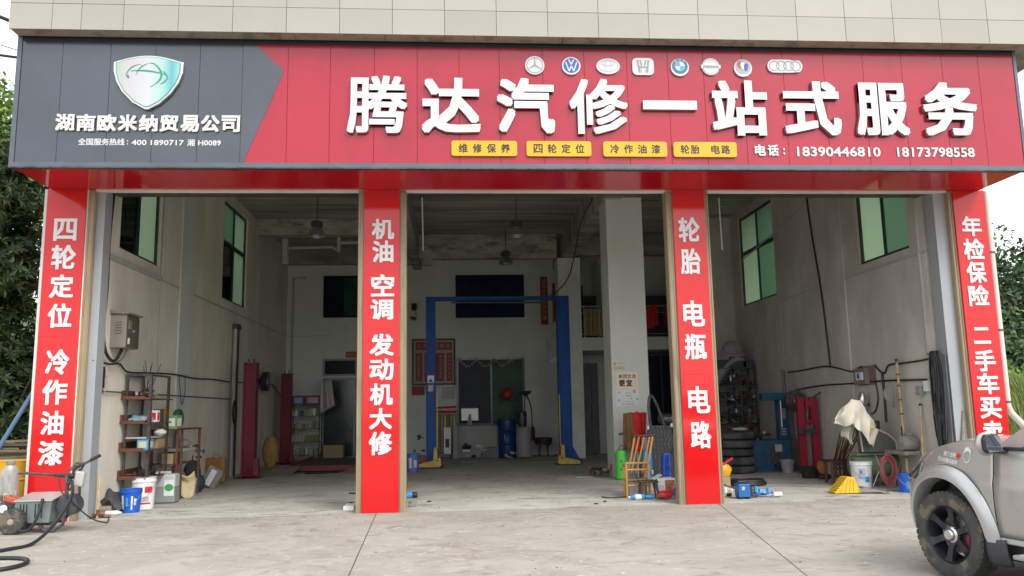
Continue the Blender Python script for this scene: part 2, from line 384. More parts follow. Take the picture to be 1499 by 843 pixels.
# ============================================================ GROUND
struct('ground', M().add([(-300, -260, -.012), (320, -260, -.012), (320, 340, -.012), (-300, 340, -.012)], [(0, 1, 2, 3)]), M_EARTH)
g = .007
struct('yard_bed', M().add([(-14, -34, -.004), (16, -34, -.004), (16, 1.2, -.004), (-14, 1.2, -.004)], [(0, 1, 2, 3)]), mat('dark joint fill', (.10, .09, .075), .95))
def slab(pts):
    struct('concrete_slab', M().prism(pts, -.05, .0, 'xy'), M_YARD)
# joints run out from pillars two and three, slightly askew; cross joint behind the photographer
xa0, xa1 = -1.14, -.93; xb0, xb1 = 4.08, 3.05
def xa(y): return -1.14 + (-.04) * y * 1.0 if False else -1.165 - .0385 * y
def xb(y): return 4.09 + .182 * y
slab([(-14, 0.0), (-14, -8.5), (xa(-8.5) - g, -8.5), (xa(0) - g, 0.0)])
slab([(xa(0) + g, 0.0), (xa(-8.5) + g, -8.5), (xb(-8.5) - g, -8.5), (xb(0) - g, 0.0)])
slab([(xb(0) + g, 0.0), (xb(-8.5) + g, -8.5), (16, -8.5), (16, 0.0)])
for i, (a, b) in enumerate([(-14, -4.6), (-4.58, .8), (.82, 6.2), (6.22, 16)]): slab([(a, -8.52), (a, -34), (b, -34), (b, -8.52)])
struct('floor', M().prism([(-5.9, .003), (8.5, .003), (8.5, 14.9), (-5.9, 14.9)], -.08, -.001, 'xy'), M_FLOOR)
struct('side_path', M().prism([(-14, .004), (-5.91, .004), (-5.91, 8), (-14, 8)], -.05, -.003, 'xy'), M_YARD)
struct('side_apron', M().prism([(8.52, .004), (16, .004), (16, 3), (8.52, 3)], -.05, -.003, 'xy'), M_YARD)

# ============================================================ BUILDING
B = thing('workshop_building', 'three-bay concrete vehicle workshop with beige tiled upper front and open roller-shutter bays', 'building', (1.3, 0, 0))
ZC = 6.95
def wallx(x0, x1, y0, y1, z0, z1, holes, mt):
    """wall normal to x with rectangular holes (ya,yb,za,zb), built of butted blocks"""
    m = M(); ys = y0
    for ya, yb, za, zb in sorted(holes):
        m.b2(x0, x1, ys, ya, z0, z1); m.b2(x0, x1, ya, yb, z0, za); m.b2(x0, x1, ya, yb, zb, z1); ys = yb
    m.b2(x0, x1, ys, y1, z0, z1); return m
HL = [(.94, 2.77, 4.27, 6.70), (6.94, 9.18, 4.27, 6.70)]
HR = [(.92, 2.71, 4.22, 6.70), (6.89, 9.33, 4.23, 6.72)]
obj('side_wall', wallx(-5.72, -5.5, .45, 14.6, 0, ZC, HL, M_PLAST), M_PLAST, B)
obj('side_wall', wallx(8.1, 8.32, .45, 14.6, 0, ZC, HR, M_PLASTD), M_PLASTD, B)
# cement pilaster strips on the side walls
obj('wall_pilaster', M().b2(-5.5, -5.47, 3.95, 4.75, 0, ZC), mat('paler render strip', (.54, .55, .545), .85, var=.08, vs=1, stretch=(1, 1, .4)), B)
obj('wall_pilaster', M().b2(8.075, 8.1, 3.35, 4.05, 0, ZC), M_PLASTD, B)
m = M(); m.b2(-5.5, 8.1, 14.6, 14.85, 0, ZC); obj('back_wall', m, M_BACK, B)
obj('bay_wall', M().b2(6.85, 8.1, 10.0, 10.2, 0, ZC), M_PLASTD, B)
obj('ceiling_slab', M().b2(-5.72, 8.32, .26, 14.85, ZC, 7.1), M_CEIL, B)
obj('beam', M().b2(-5.5, -1.32, 10.1, 10.4, 6.50, ZC), M_BEAM, B)
obj('beam', M().b2(-5.5, -1.32, 14.3, 14.6, 6.42, ZC), M_CEIL, B)
obj('beam', M().b2(-1.04, 3.28, 12.2, 12.5, 6.19, ZC), M_BEAM, B)
obj('beam', M().b2(-1.32, -1.04, .45, 14.6, 6.25, ZC), M_CEIL, B)
obj('beam', M().b2(3.45, 3.85, .45, 14.6, 6.22, ZC), M_CEIL, B)
obj('beam', M().b2(3.85, 8.1, 12.3, 12.6, 6.30, ZC), M_CEIL, B)
obj('beam_bracket', M().b2(-.92, -.62, 12.0, 12.2, 5.95, 6.19), M_CEIL, B)
# free-standing column in the third bay and the pale pier behind the lift
obj('concrete_column', M().b2(3.51, 4.345, 5.2, 6.05, 0, ZC - .005), M_COLUMN, B, bevel=.012)
obj('concrete_column', M().b2(3.29, 4.0, 12.2, 13.0, 0, 6.19), M_BACK, B)
# rear gallery
obj('gallery_slab', M().b2(4.0, 8.1, 12.3, 14.6, 3.28, 3.68), M_COLUMN, B)
obj('gallery_wall', M().b2(4.78, 5.0, 12.5, 14.6, 3.68, 6.3), M_BACK, B)
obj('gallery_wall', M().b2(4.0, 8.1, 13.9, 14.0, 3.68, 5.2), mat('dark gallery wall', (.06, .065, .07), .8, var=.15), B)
# front: lintel, pillars, upper storey
obj('lintel', M().b2(-6.22, 8.95, .02, .26, 5.02, ZC), M_PLAST, B)
for x0, x1 in ((-6.24, -5.62), (-1.40, -.82), (3.58, 4.13), (8.37, 8.94)):
    obj('pillar', M().b2(x0 + .01, x1 - .01, .012, .45, 0, 5.02), M_PLAST, B)
for x0, x1, yy in ((-5.632, -5.53, .22), (-1.48, -1.392, .22), (-.828, -.725, .22), (3.485, 3.588, .22), (4.122, 4.195, .22), (8.30, 8.378, .22)):
    m = M(); m.b2(x0, x1, .02, yy, 0, 5.0)
    w = x1 - x0
    for k in (.22, .78): m.b2(x0 + w * k - .008, x0 + w * k + .008, .008, .02, 0, 5.0)
    obj('shutter_guide', m, M_BEIGE, B)
obj('jamb', M().b2(-5.53, -5.41, .10, .36, 0, 5.02), M_JAMB, B)
obj('jamb', M().b2(8.10, 8.30, .10, .36, 0, 5.02), M_JAMB, B)
obj('shutter_box', M().b2(-5.4, 8.1, .262, .55, 5.03, 5.6), M_STEELD, B)
obj('lintel_edge', M().b2(-5.53, 8.30, .02, .12, 4.985, 5.018), M_PLAST, B)
# upper storey body and its tiles
obj('upper_storey', M().b2(-6.19, 9.5, -1.435, 12, ZC + .012, 9.4), M_GROUT, B)
led = M()
for i in range(12):
    a = -6.2 + i * 1.31; led.b2(a + .004, min(a + 1.306, 9.5), -1.44, -.02, ZC - .012, ZC + .010)
obj('underside_slab', led, M_LEDGE, B)
up_ = obj('tiled_front', M().b2(-6.195, 9.5, -1.437, -1.436, ZC + .01, 9.4), M_GROUT, B)
xs = [-6.215, -5.63, -5.23, -4.65] + [-3.89 + .7603 * k for k in range(18)]
zs = [6.935, 7.325, 7.775, 8.225, 8.675, 9.125]
tm = {}
for j in range(4):
    for i in range(len(xs) - 1):
        w = round(xs[i + 1] - xs[i] - .007, 3); h = round(zs[j + 1] - zs[j] - .007, 3); k3 = random.choice((0, 0, 1, 1, 2))
        key = (w, h, k3)
        if key not in tm:
            q = M().box((0, 0, 0), (w, .018, h)); me = bpy.data.meshes.new('wall_tile'); me.from_pydata(q.v, [], q.f); me.materials.append(M_TILE[k3]); tm[key] = me
        o = link(bpy.data.objects.new('wall_tile', tm[key])); o.parent = up_
        o.location = ((xs[i] + xs[i + 1]) / 2 - 1.3, -1.447 + random.uniform(-.0012, .0012), (zs[j] + zs[j + 1]) / 2)
# ---- windows
def window_x(x, ya, yb, za, zb, face, panes, tr=5.70):
    f = M(); t = .055; d = .09; x0, x1 = x - d / 2, x + d / 2; yc = (ya + yb) / 2
    f.b2(x0, x1, ya, ya + t, za, zb); f.b2(x0, x1, yb - t, yb, za, zb)
    f.b2(x0, x1, ya + t, yb - t, za, za + t); f.b2(x0, x1, ya + t, yb - t, zb - t, zb)
    f.b2(x0 + .002, x1 - .002, ya + t, yb - t, tr - .045, tr + .045)
    f.b2(x0 + .004, x1 - .004, yc - .03, yc + .03, za + t, tr - .045); f.b2(x0 + .004, x1 - .004, yc - .03, yc + .03, tr + .045, zb - t)
    fr = obj('window_frame', f, M_GFRAME, B)
    for (a, b, c, e), gm in zip(((ya + t, yc - .03, za + t, tr - .045), (yc + .03, yb - t, za + t, tr - .045), (ya + t, yc - .03, tr + .045, zb - t), (yc + .03, yb - t, tr + .045, zb - t)), panes):
        obj('window_pane', M().b2(x - .004, x + .004, a, b, c, e), gm, fr)
# panes: near-lower, far-lower, near-upper, far-upper
window_x(-5.59, *HL[0], 1, (M_GL_D, M_GL_P, M_GL_D, M_GL_P)); window_x(-5.59, *HL[1], 1, (M_GL_D, M_GL_P, M_GL_L, M_GL_P))
window_x(8.19, *HR[0], -1, (M_GL_L, M_GL_P, M_GL_L, M_GL_P)); window_x(8.19, *HR[1], -1, (M_GL_L, M_GL_P, M_GL_L, M_GL_P))
def window_y(x0, x1, z0, z1, cols, panes, y=14.6, fm=M_NAVY, name='window_frame', tr=None):
    f = M(); t = .06
    f.b2(x0, x0 + t, y - .06, y, z0, z1); f.b2(x1 - t, x1, y - .06, y, z0, z1); f.b2(x0 + t, x1 - t, y - .06, y, z0, z0 + t); f.b2(x0 + t, x1 - t, y - .06, y, z1 - t, z1)
    for c in cols: f.b2(c - .025, c + .025, y - .058, y, z0 + t, z1 - t)
    fr = obj(name, f, fm, B)
    e = [x0 + t] + list(cols) + [x1 - t]
    for i in range(len(e) - 1): obj('window_pane', M().b2(e[i] + (.025 if i else 0), e[i + 1] - (.025 if i < len(e) - 2 else 0), y - .03, y - .022, z0 + t, z1 - t), panes[i % len(panes)], fr)
    return fr
M_DGLASS = mat('dark office glass', (.008, .014, .022), .25, var=.3, vs=1.2, spec=.12)
M_DGREEN = mat('dark green office glass', (.02, .07, .04), .25, var=.3, vs=2, spec=.12)  # dark green pane colour with random variation
window_y(.10, 2.43, 4.59, 6.05, (.86, 1.66), (M_NAVY, M_NAVY, M_NAVY))
window_y(-4.31, -2.1, 4.64, 6.05, (-3.66,), (M_DGLASS, M_DGREEN))
window_y(.12, 2.39, 1.01, 3.23, (1.27,), (M_DGLASS, M_DGREEN))
# office door with transom (left bay) and sliding doors under the gallery
M_DOORF = mat('dull aluminium door frame', (.26, .27, .27), .45, .3)
window_y(-4.29, -2.2, 2.70, 3.27, (-3.2,), (M_DGLASS,), fm=M_DOORF, name='door_transom')
df = window_y(-4.29, -2.2, .02, 2.64, (-3.25,), (mat('office door glass', (.05, .06, .06), .12, var=.2, vs=2),), fm=M_DOORF, name='office_door')
obj('door_handle', M().tube([(-3.34, 14.48, 1.0), (-3.34, 14.48, 1.45)], .015), M_STEEL, df)
for x in (4.05, 4.33, 4.61): obj('folding_door_leaf', M().b2(x, x + .24, 14.42, 14.46, .02, 3.0), mat('grey door leaf', (.10, .105, .11), .5, var=.2), B)
window_y(5.35, 8.0, .02, 3.2, (6.7,), (M_DGLASS,), y=13.2, fm=mat('black door frame', (.02, .025, .03), .4), name='sliding_door')
# gallery railing
rl = M(); rl.tube([(4.02, 12.32, 4.66), (8.1, 12.32, 4.66)], .025); rl.tube([(4.02, 12.32, 3.78), (8.1, 12.32, 3.78)], .015); rl.tube([(4.02, 12.32, 4.45), (8.1, 12.32, 4.45)], .012)
ra = obj('gallery_railing', rl, M_STEEL, B)
for k in range(29): obj('baluster', M().tube([(4.1 + k * .14, 12.32, 3.68), (4.1 + k * .14, 12.32, 4.66)], .010 if k % 7 else .022, 6), M_STEELD if k % 7 else M_STEEL, ra)
# gallery things
q = thing('wooden_crib_panel', 'slatted pale wooden panel standing behind the upstairs gallery railing beside the pier', 'wooden panel', (4.4, 12.45, 3.68))
m = M(); m.b2(4.12, 4.72, 12.42, 12.45, 3.74, 3.80); m.b2(4.12, 4.72, 12.42, 12.45, 4.52, 4.6); obj('rail', m, M_GOLDW, q)
for k in range(7): obj('slat', M().b2(4.12 + k * .088, 4.19 + k * .088, 12.43, 12.455, 3.8, 4.52), M_GOLDW, q)
for a, lb in ((4.06, 'taller dark roll leaning in the gallery, nearest to the pier'), (4.25, 'slimmer dark roll leaning in the gallery, right of the taller one')):
    tag(obj('fabric_roll', M().tube([(a + .05, 13.7, 3.68), (a, 13.86, 5.55)], .075, 10), mat('dark violet roll', (.035, .02, .035), .8), None, smooth=True), lb, 'roll')
for i, (a, c) in enumerate(((6.05, M_REDC), (6.65, mat('faded maroon cloth', (.20, .02, .05), .9)))):
    mm = M().grid(lambda u, v: (a + u * .38, 12.27 + .015 * math.sin(u * 16), 4.68 - v * .7 - .05 * math.sin(u * 5)), 14, 6)
    tag(obj('hanging_cloth', mm, c, None, smooth=True, solid=.006), ['red cloth hanging over the gallery railing, next to the column', 'maroon cloth hanging over the gallery railing, behind the third banner'][i], 'cloth')

# ============================================================ SHOP SIGN
YS = -1.22
S = thing('shop_sign', 'long red and charcoal shop sign box with raised white characters across the workshop front', 'sign', (1.3, -1.0, 5.0))
obj('sign_frame', M().b2(-6.2, 8.85, YS, YS + .1, 5.0, 5.065).b2(-6.2, -6.135, YS + .001, YS + .1, 5.066, 6.93).b2(8.80, 8.85, YS + .001, YS + .1, 5.066, 6.93), M_FRAME, S)
obj('sign_side', M().b2(-6.198, -6.17, YS + .1, 0, 5.02, 6.92), M_FRAME, S)
obj('sign_side', M().b2(8.82, 8.848, YS + .1, 0, 5.02, 6.92), M_FRAME, S)
obj('sign_hood_shade', M().b2(-6.13, 8.80, YS + .012, YS + .1, 6.865, 6.93).b2(-6.2, 8.85, YS - .01, YS + .1, 6.932, 6.936), M_RSHADE, S)  # black strip paints in the overhang's shade along the sign top
obj('sign_back', M().b2(-6.16, 8.81, YS + .03, YS + .05, 5.05, 6.9), mat('dark seam backing', (.06, .012, .016), .6), S)
sf = obj('soffit', M().b2(-6.19, 8.845, YS + .102, .018, 5.008, 5.014), M_SOFFIT, S)
obj('soffit_edge_trim', M().b2(-6.2, 8.85, YS + .003, YS + .1, 4.985, 4.999), M_STEELD, S)
xd = [-6.13, -5.57, -4.9, -4.27, -3.64, -3.03]
for a, b in zip(xd, xd[1:]): obj('charcoal_sheet', M().b2(a + .003, b - .003, YS + .012, YS + .03, 5.068, 6.862), M_DARKP, S)
xr = [-3.03, -2.38, -1.77, -1.13, -.5, .12, .72, 1.37, 2.0, 2.65, 3.28, 3.83, 4.44, 5.08, 5.72, 6.35, 6.97, 7.63, 8.22, 8.798]
for a, b in zip(xr, xr[1:]): obj('red_sheet', M().b2(a + .003, b - .003, YS + .012, YS + .03, 5.068, 6.862), M_RED, S)
obj('charcoal_sheet', M().prism([(-3.027, 5.069), (-2.98, 5.069), (-2.46, 6.40), (-2.45, 6.46), (-2.48, 6.51), (-2.86, 6.861), (-3.027, 6.861)], YS + .006, YS + .0115), M_DARKP, S)
# shield emblem
def shield(s, o=0):
    pts = []
    for i in range(13):
        t = i / 12; pts.append((-.49 + .98 * t, .26 + .105 * math.sin(math.pi * t)))
    pts += [(.485, .10), (.43, -.06), (.33, -.22), (.18, -.37), (0.03, -.455), (-.03, -.455), (-.2, -.36), (-.35, -.20), (-.44, -.04), (-.485, .12)]
    return [(-4.345 + x * s, 6.29 + z * s) for x, z in pts]
em = obj('shield_emblem', M().prism(shield(1.0), YS - .045, YS + .012), M_CHROME, S, bevel=.012)
obj('shield_edge', M().prism(shield(.93), YS - .049, YS - .046), mat('green emblem line', (.10, .30, .17), .4), em)
M_SH = bpy.data.materials.new('pearl shield print'); M_SH.use_nodes = True
t_ = M_SH.node_tree; b_ = t_.nodes['Principled BSDF']; b_.inputs['Roughness'].default_value = .3
tc_ = t_.nodes.new('ShaderNodeTexCoord'); sp_ = t_.nodes.new('ShaderNodeSeparateXYZ'); rp_ = t_.nodes.new('ShaderNodeValToRGB')
mr_ = t_.nodes.new('ShaderNodeMapRange'); mr_.inputs[1].default_value = -6.08; mr_.inputs[2].default_value = -5.2   # object x = world x - 1.3
t_.links.new(tc_.outputs['Object'], sp_.inputs[0]); t_.links.new(sp_.outputs[0], mr_.inputs[0]); t_.links.new(mr_.outputs[0], rp_.inputs[0])
cr = rp_.color_ramp; cr.elements[0].color = (.34, .44, .34, 1); cr.elements[1].color = (.30, .50, .48, 1)
for p_, c_ in ((.14, (.46, .43, .46)), (.5, (.50, .51, .53)), (.72, (.34, .54, .50)), (.88, (.10, .36, .43))):
    e_ = cr.elements.new(p_); e_.color = (*c_, 1)
t_.links.new(rp_.outputs[0], b_.inputs['Base Color'])
obj('shield_face', M().prism(shield(.90), YS - .053, YS - .050), M_SH, em)
ar = M()
def arc(p, q, bul, w, y=YS - .057, n=10):
    p = Vector(p); q = Vector(q); d = q - p; nrm = Vector((-d.y, d.x)); pts = []
    for i in range(n + 1):
        t = i / n; pts.append(p + d * t + nrm * bul * 4 * t * (1 - t))
    top = []; bot = []
    for i, c in enumerate(pts):
        t = i / n; ww = w * (.25 + .75 * math.sin(math.pi * min(1, t * 1.1)))
        tg = (pts[min(i + 1, n)] - pts[max(0, i - 1)]).normalized(); nn = Vector((-tg.y, tg.x))
        top.append(c + nn * ww); bot.append(c - nn * ww)
    vs = [(-4.345 + a.x, y, 6.29 + a.y) for a in top + bot]; k = n + 1
    ar.add(vs, [(i, i + 1, k + i + 1, k + i) for i in range(n)])
arc((-.30, .06), (-.10, .22), .16, .010); arc((-.24, .115), (.26, .06), .06, .012); arc((-.16, .06), (.02, .235), .16, .008, YS - .0575)
arc((.08, .235), (.05, -.12), .36, .014, YS - .058); arc((.02, .24), (.14, .19), .1, .006, YS - .0585); arc((.28, .02), (.17, -.08), .12, .009, YS - .0582); arc((-.30, .06), (-.26, -.0), .1, .016, YS - .0584)
arc((.21, .12), (.29, -.0), .05, .010, YS - .0588)
obj('emblem_arcs', ar, mat('emblem green', (.02, .25, .15), .4), em)
# charcoal side lettering
for i, c in enumerate('湖南欧米纳贸易公司'):
    x = -5.6 + .135 + i * .2875; m = M(); lettering(m, c, x, 5.64 if i else 5.645, .26, .25, YS - .012, .009, .022, m2=m); obj('character', m, M_WHITEL, S)
m = M(); lettering(m, '全国服务热线', -4.96, 5.367, .64, .105, YS + .01, .003); lettering(m, ':', -4.60, 5.36, .018, .065, YS + .01, .003); obj('hotline_text', m, M_WHITEL, S)
m = M(); lettering(m, '400', -4.44, 5.36, .21, .082, YS + .01, .003); lettering(m, '1890717', -4.05, 5.36, .46, .082, YS + .01, .003); obj('hotline_number', m, M_WHITEL, S)
m = M(); lettering(m, '湘', -3.72, 5.362, .105, .105, YS + .01, .003); lettering(m, 'H0089', -3.46, 5.36, .32, .082, YS + .01, .003); obj('code_text', m, M_WHITEL, S)
# big channel letters
for c, x0, x1, z0, z1 in (('腾', -1.51, -.64, 5.50, 6.38), ('达', -.43, .43, 5.51, 6.36), ('汽', .67, 1.53, 5.51, 6.37), ('修', 1.75, 2.63, 5.51, 6.37), ('一', 2.86, 3.68, 5.90, 6.04),
                          ('站', 3.91, 4.77, 5.50, 6.37), ('式', 5.02, 5.91, 5.51, 6.37), ('服', 6.15, 6.98, 5.52, 6.36), ('务', 7.22, 8.09, 5.52, 6.38)):
    m = M(); m2 = M(); b = .018 if c in '腾修' else .026
    if c == '一': m.b2(x0, x1, YS - .056, YS - .050, z0, z1); m2.b2(x0 + .001, x1 - .001, YS - .0495, YS + .01, z0 + .001, z1 - .001)
    else: lettering(m, c, (x0 + x1) / 2, (z0 + z1) / 2, x1 - x0, z1 - z0, YS - .048, b, .060, m2=m2)
    o = obj('channel_letter', m, M_WHITEL, S); obj('letter_side', m2, M_LSIDE, o)
# yellow service plates
def rrect(x0, x1, z0, z1, r, n=4):
    p = []
    for cx, cz, a in ((x1 - r, z1 - r, 0), (x0 + r, z1 - r, 90), (x0 + r, z0 + r, 180), (x1 - r, z0 + r, 270)):
        p += [(cx + r * math.cos(R(a + 90 * i / n)), cz + r * math.sin(R(a + 90 * i / n))) for i in range(n + 1)]
    return p
for x0, x1, s in ((0, .96, '维修保养'), (1.10, 2.06, '四轮定位'), (2.24, 3.20, '冷作油漆'), (3.30, 4.26, '轮胎 电路')):
    pl = obj('service_plate', M().prism(rrect(x0, x1, 5.175, 5.405, .035), YS - .03, YS + .012), M_YEL, S)
    n = len(s)
    for i, c in enumerate(s):
        if c != ' ': obj('plate_character', lettering(M(), c, x0 + .17 + (x1 - x0 - .34) * i / (n - 1), 5.29, .135, .14, YS - .031, .004), M_BLK, pl)
m = M()
for s, cx in (('电', 4.63), ('话', 4.83)): lettering(m, s, cx, 5.29, .17, .175, YS - .0, .0065, .012, m2=m)
lettering(m, ':', 5.0, 5.275, .03, .10, YS, .006)
obj('phone_text', m, M_WHITEL, S)
for s, x0, x1 in (('18390446810', 5.20, 6.51), ('18173798558', 6.77, 8.01)):
    m = M(); lettering(m, s, (x0 + x1) / 2, 5.275, x1 - x0, .155, YS, .0055, .012, m2=m); obj('phone_number', m, M_WHITEL, S)
# car brand badges
M_BADGE = mat('silver badge print', (.50, .50, .51), .35, .1); M_BLN = mat('badge grey line', (.22, .23, .25), .4)
M_BB = mat('badge blue', (.015, .09, .36), .4); M_BB2 = mat('badge light blue', (.04, .30, .55), .4)
YB = YS - .02
def disc(m, cx, cz, rx, rz, y0, y1, n=32): return m.prism([(cx + rx * math.cos(2 * math.pi * i / n), cz + rz * math.sin(2 * math.pi * i / n)) for i in range(n)], y0, y1)
def ring(m, cx, cz, rx, rz, w, y, n=32):
    vs = [(cx + (rx - k * w) * math.cos(2 * math.pi * i / n), y, cz + (rz - k * w) * math.sin(2 * math.pi * i / n)) for k in (0, 1) for i in range(n)]
    return m.add(vs, [(i, (i + 1) % n, n + (i + 1) % n, n + i) for i in range(n)])
def bar(m, p, q, w, y, w2=None):
    p = Vector(p); q = Vector(q); d = (q - p).normalized(); n = Vector((-d.y, d.x)); w2 = w if w2 is None else w2
    return m.add([(a.x, y, a.y) for a in (p + n * w, p - n * w, q - n * w2, q + n * w2)], [(0, 1, 2, 3)])
def badge(cx, w, h, build, back=None):
    m = M(); (back or (lambda m: disc(m, cx, 6.585, w / 2, h / 2, YB, YS + .012)))(m); o = obj('car_badge', m, M_BADGE, S); build(o); return o
def b_star(o):
    m = M(); ring(m, 1.25, 6.585, .125, .125, .012, YB - .002)
    for a in (90, 210, 330): bar(m, (1.25, 6.585), (1.25 + .115 * math.cos(R(a)), 6.585 + .115 * math.sin(R(a))), .014, YB - .003 - a * 1e-6, .003)
    obj('badge_mark', m, M_BLN, o)
badge(1.25, .29, .29, b_star)
def b_vw(o):
    obj('badge_disc', disc(M(), 1.8, 6.59, .118, .118, YB - .002, YB - .001), M_BB, o); m = M()
    c = (1.8, 6.59); yv = YB - .004
    for p, q in (((-.04, .095), (0, .015)), ((0, .015), (.04, .095)), ((-.085, .055), (-.035, -.09)), ((-.035, -.09), (0, -.01)), ((0, -.01), (.035, -.09)), ((.035, -.09), (.085, .055))):
        bar(m, (c[0] + p[0], c[1] + p[1]), (c[0] + q[0], c[1] + q[1]), .0095, yv); yv -= .0003
    obj('badge_mark', m, M_BADGE, o)
badge(1.8, .28, .28, b_vw)
def b_toy(o):
    m = M(); ring(m, 2.36, 6.595, .155, .10, .010, YB - .002); ring(m, 2.36, 6.595, .05, .098, .010, YB - .0024); ring(m, 2.36, 6.635, .105, .045, .010, YB - .0028); obj('badge_mark', m, mat('badge pale line', (.42, .40, .42), .4), o)
badge(2.36, .36, .25, b_toy)
def b_h(o):
    m = M(); y = YB - .002
    for s in (-1, 1):
        bar(m, (2.895 + s * .085, 6.59 + .10), (2.895 + s * .055, 6.59 - .10), .012, y, .018); bar(m, (2.895 + s * .045, 6.59 + .10), (2.895 + s * .022, 6.59 + .01), .010, y - .0005, .012)
    bar(m, (2.895 - .055, 6.578), (2.895 + .055, 6.578), .012, y - .001); bar(m, (2.895 - .028, 6.56), (2.895 - .02, 6.49), .004, y - .0013); bar(m, (2.895 + .028, 6.56), (2.895 + .02, 6.49), .004, y - .0013)
    obj('badge_mark', m, M_BLN, o)
badge(2.895, .33, .27, b_h, lambda m: m.prism(rrect(2.73, 3.06, 6.455, 6.725, .07), YB, YS + .012))
def b_bmw(o):
    obj('badge_disc', disc(M(), 3.46, 6.6, .122, .122, YB - .002, YB - .001), mat('badge teal ring', (.02, .13, .22), .4), o)
    obj('badge_disc', disc(M(), 3.46, 6.6, .075, .075, YB - .004, YB - .003), M_BADGE, o); m = M()
    for a0 in (90, 270): m.add([(3.46, YB - .006, 6.6)] + [(3.46 + .07 * math.cos(R(a0 + i * 15)), YB - .006, 6.6 + .07 * math.sin(R(a0 + i * 15))) for i in range(7)], [tuple(range(8))])
    obj('badge_mark', m, M_BB2, o); m = M()
    for s, a in (('B', 128), ('M', 90), ('W', 52)): lettering(m, s, 3.46 + .098 * math.cos(R(a)), 6.6 + .098 * math.sin(R(a)), .032, .032, YB - .0025, 0)
    obj('badge_letters', m, M_BADGE, o)
badge(3.46, .28, .28, b_bmw)
def b_nis(o):
    m = M(); ring(m, 3.94, 6.6, .118, .118, .014, YB - .002); bar(m, (3.79, 6.6), (4.09, 6.6), .026, YB - .003); obj('badge_mark', m, M_BADGE, o); m = M()
    ring(m, 3.94, 6.6, .122, .122, .005, YB - .0035); obj('badge_line', m, M_BLN, o); m = M(); lettering(m, 'NISSAN', 3.94, 6.6, .22, .036, YB - .004, .0015); obj('badge_letters', m, mat('badge teal letters', (.03, .16, .20), .4), o)
badge(3.94, .28, .27, b_nis, lambda m: (disc(m, 3.94, 6.6, .135, .135, YB, YS + .012), m.b2(3.79, 4.09, YB + .001, YS + .011, 6.57, 6.63)))
def b_bu(o):
    obj('badge_disc', disc(M(), 4.44, 6.605, .118, .118, YB - .002, YB - .001), mat('badge grey ground', (.30, .31, .34), .4), o)
    for k, (c, cc) in enumerate((((-.05, .03), (.40, .05, .06)), ((0, .01), (.62, .62, .64)), ((.05, -.01), (.02, .07, .28)))):
        x, z = 4.44 + c[0], 6.605 + c[1]
        obj('badge_mark', M().prism([(x - .028, z + .06), (x + .035, z + .05), (x + .012, z - .045), (x - .010, z - .06), (x - .04, z)], YB - .006 - k * .001, YB - .003), mat('badge shield %d' % k, cc, .4), o)
badge(4.44, .28, .28, b_bu)
def b_au(o):
    m = M()
    for k in range(4): ring(m, 5.10 + (k - 1.5) * .112, 6.625, .082, .082, .014, YB - .002 - k * .0004)
    obj('badge_mark', m, M_BLN, o)
badge(5.1, .6, .24, b_au, lambda m: m.prism([(5.10 + (k - 1.5) * .112 + .108 * math.cos(R(a)), 6.625 + .108 * math.sin(R(a))) for k, ra in ((3, range(-60, 61, 20)), (2, range(55, 76, 20)), (1, range(75, 106, 30)), (0, range(110, 251, 20)), (1, range(265, 286, 20)), (2, range(285, 300, 20))) for a in ra], YB, YS + .012))

# ============================================================ PILLAR BANNERS
p1 = [('四', -5.93, 4.36, .34, .35), ('轮', -5.93, 3.93, .36, .38), ('定', -5.93, 3.48, .35, .36), ('位', -5.93, 3.03, .35, .37), ('冷', -5.92, 2.33, .34, .38), ('作', -5.93, 1.88, .36, .37), ('油', -5.94, 1.43, .33, .35), ('漆', -5.93, .99, .36, .36)]
p2 = [('机', -1.09, 4.36, .35, .33), ('油', -1.09, 4.0, .33, .35), ('空', -1.09, 3.46, .36, .35), ('调', -1.1, 3.08, .35, .32), ('发', -1.1, 2.53, .37, .34), ('动', -1.1, 2.15, .37, .33), ('机', -1.1, 1.77, .35, .33), ('大', -1.11, 1.4, .34, .32), ('修', -1.11, 1.03, .35, .35)]
p3 = [('轮', 3.84, 4.34, .35, .41), ('胎', 3.84, 3.82, .33, .42), ('电', 3.85, 2.97, .35, .42), ('瓶', 3.85, 2.44, .35, .41), ('电', 3.86, 1.6, .35, .42), ('路', 3.86, 1.06, .33, .42)]
p4 = [('年', 8.65, 4.39, .34, .34), ('检', 8.65, 4.0, .36, .36), ('保', 8.65, 3.61, .34, .36), ('险', 8.65, 3.22, .35, .35), ('二', 8.63, 2.56, .29, .27), ('手', 8.64, 2.15, .36, .35), ('车', 8.65, 1.78, .37, .34), ('买', 8.65, 1.39, .36, .34), ('卖', 8.65, 1.0, .34, .37)]
for (x0, x1), chars, lb, seam in (((-6.23, -5.65), p1, 'red pillar banner reading 四轮定位 冷作油漆, behind the pressure washer', 2.72), ((-1.39, -.83), p2, 'red pillar banner reading 机油 空调 发动机大修 between left and middle bays', 2.6),
                            ((3.59, 4.12), p3, 'red pillar banner reading 轮胎 电瓶 电路 between middle and right bays', 2.0), ((8.38, 8.93), p4, 'red pillar banner reading 年检保险 二手车买卖, behind the silver car', 2.83)):
    t = thing('pillar_banner', lb, 'banner', ((x0 + x1) / 2, -.01, 0), 'red banners on the front pillars')
    obj('banner_sheet', M().b2(x0, x1, -.02, .011, .004, seam - .002), M_BANNER, t)
    obj('banner_sheet', M().b2(x0, x1, -.0202, .011, seam, 5.005), M_BANNER, t)
    for c, x, z, w, h in chars: obj('character', lettering(M(), c, x, z, w, h, -.0204, .010), M_PRINTW, t)
tag(obj('edge_strip', M().b2(-6.272, -6.232, -.02, .3, 0, 5.0), M_WHITEP), 'white plastic edge strip along the outer side of the leftmost pillar', 'trim strip')
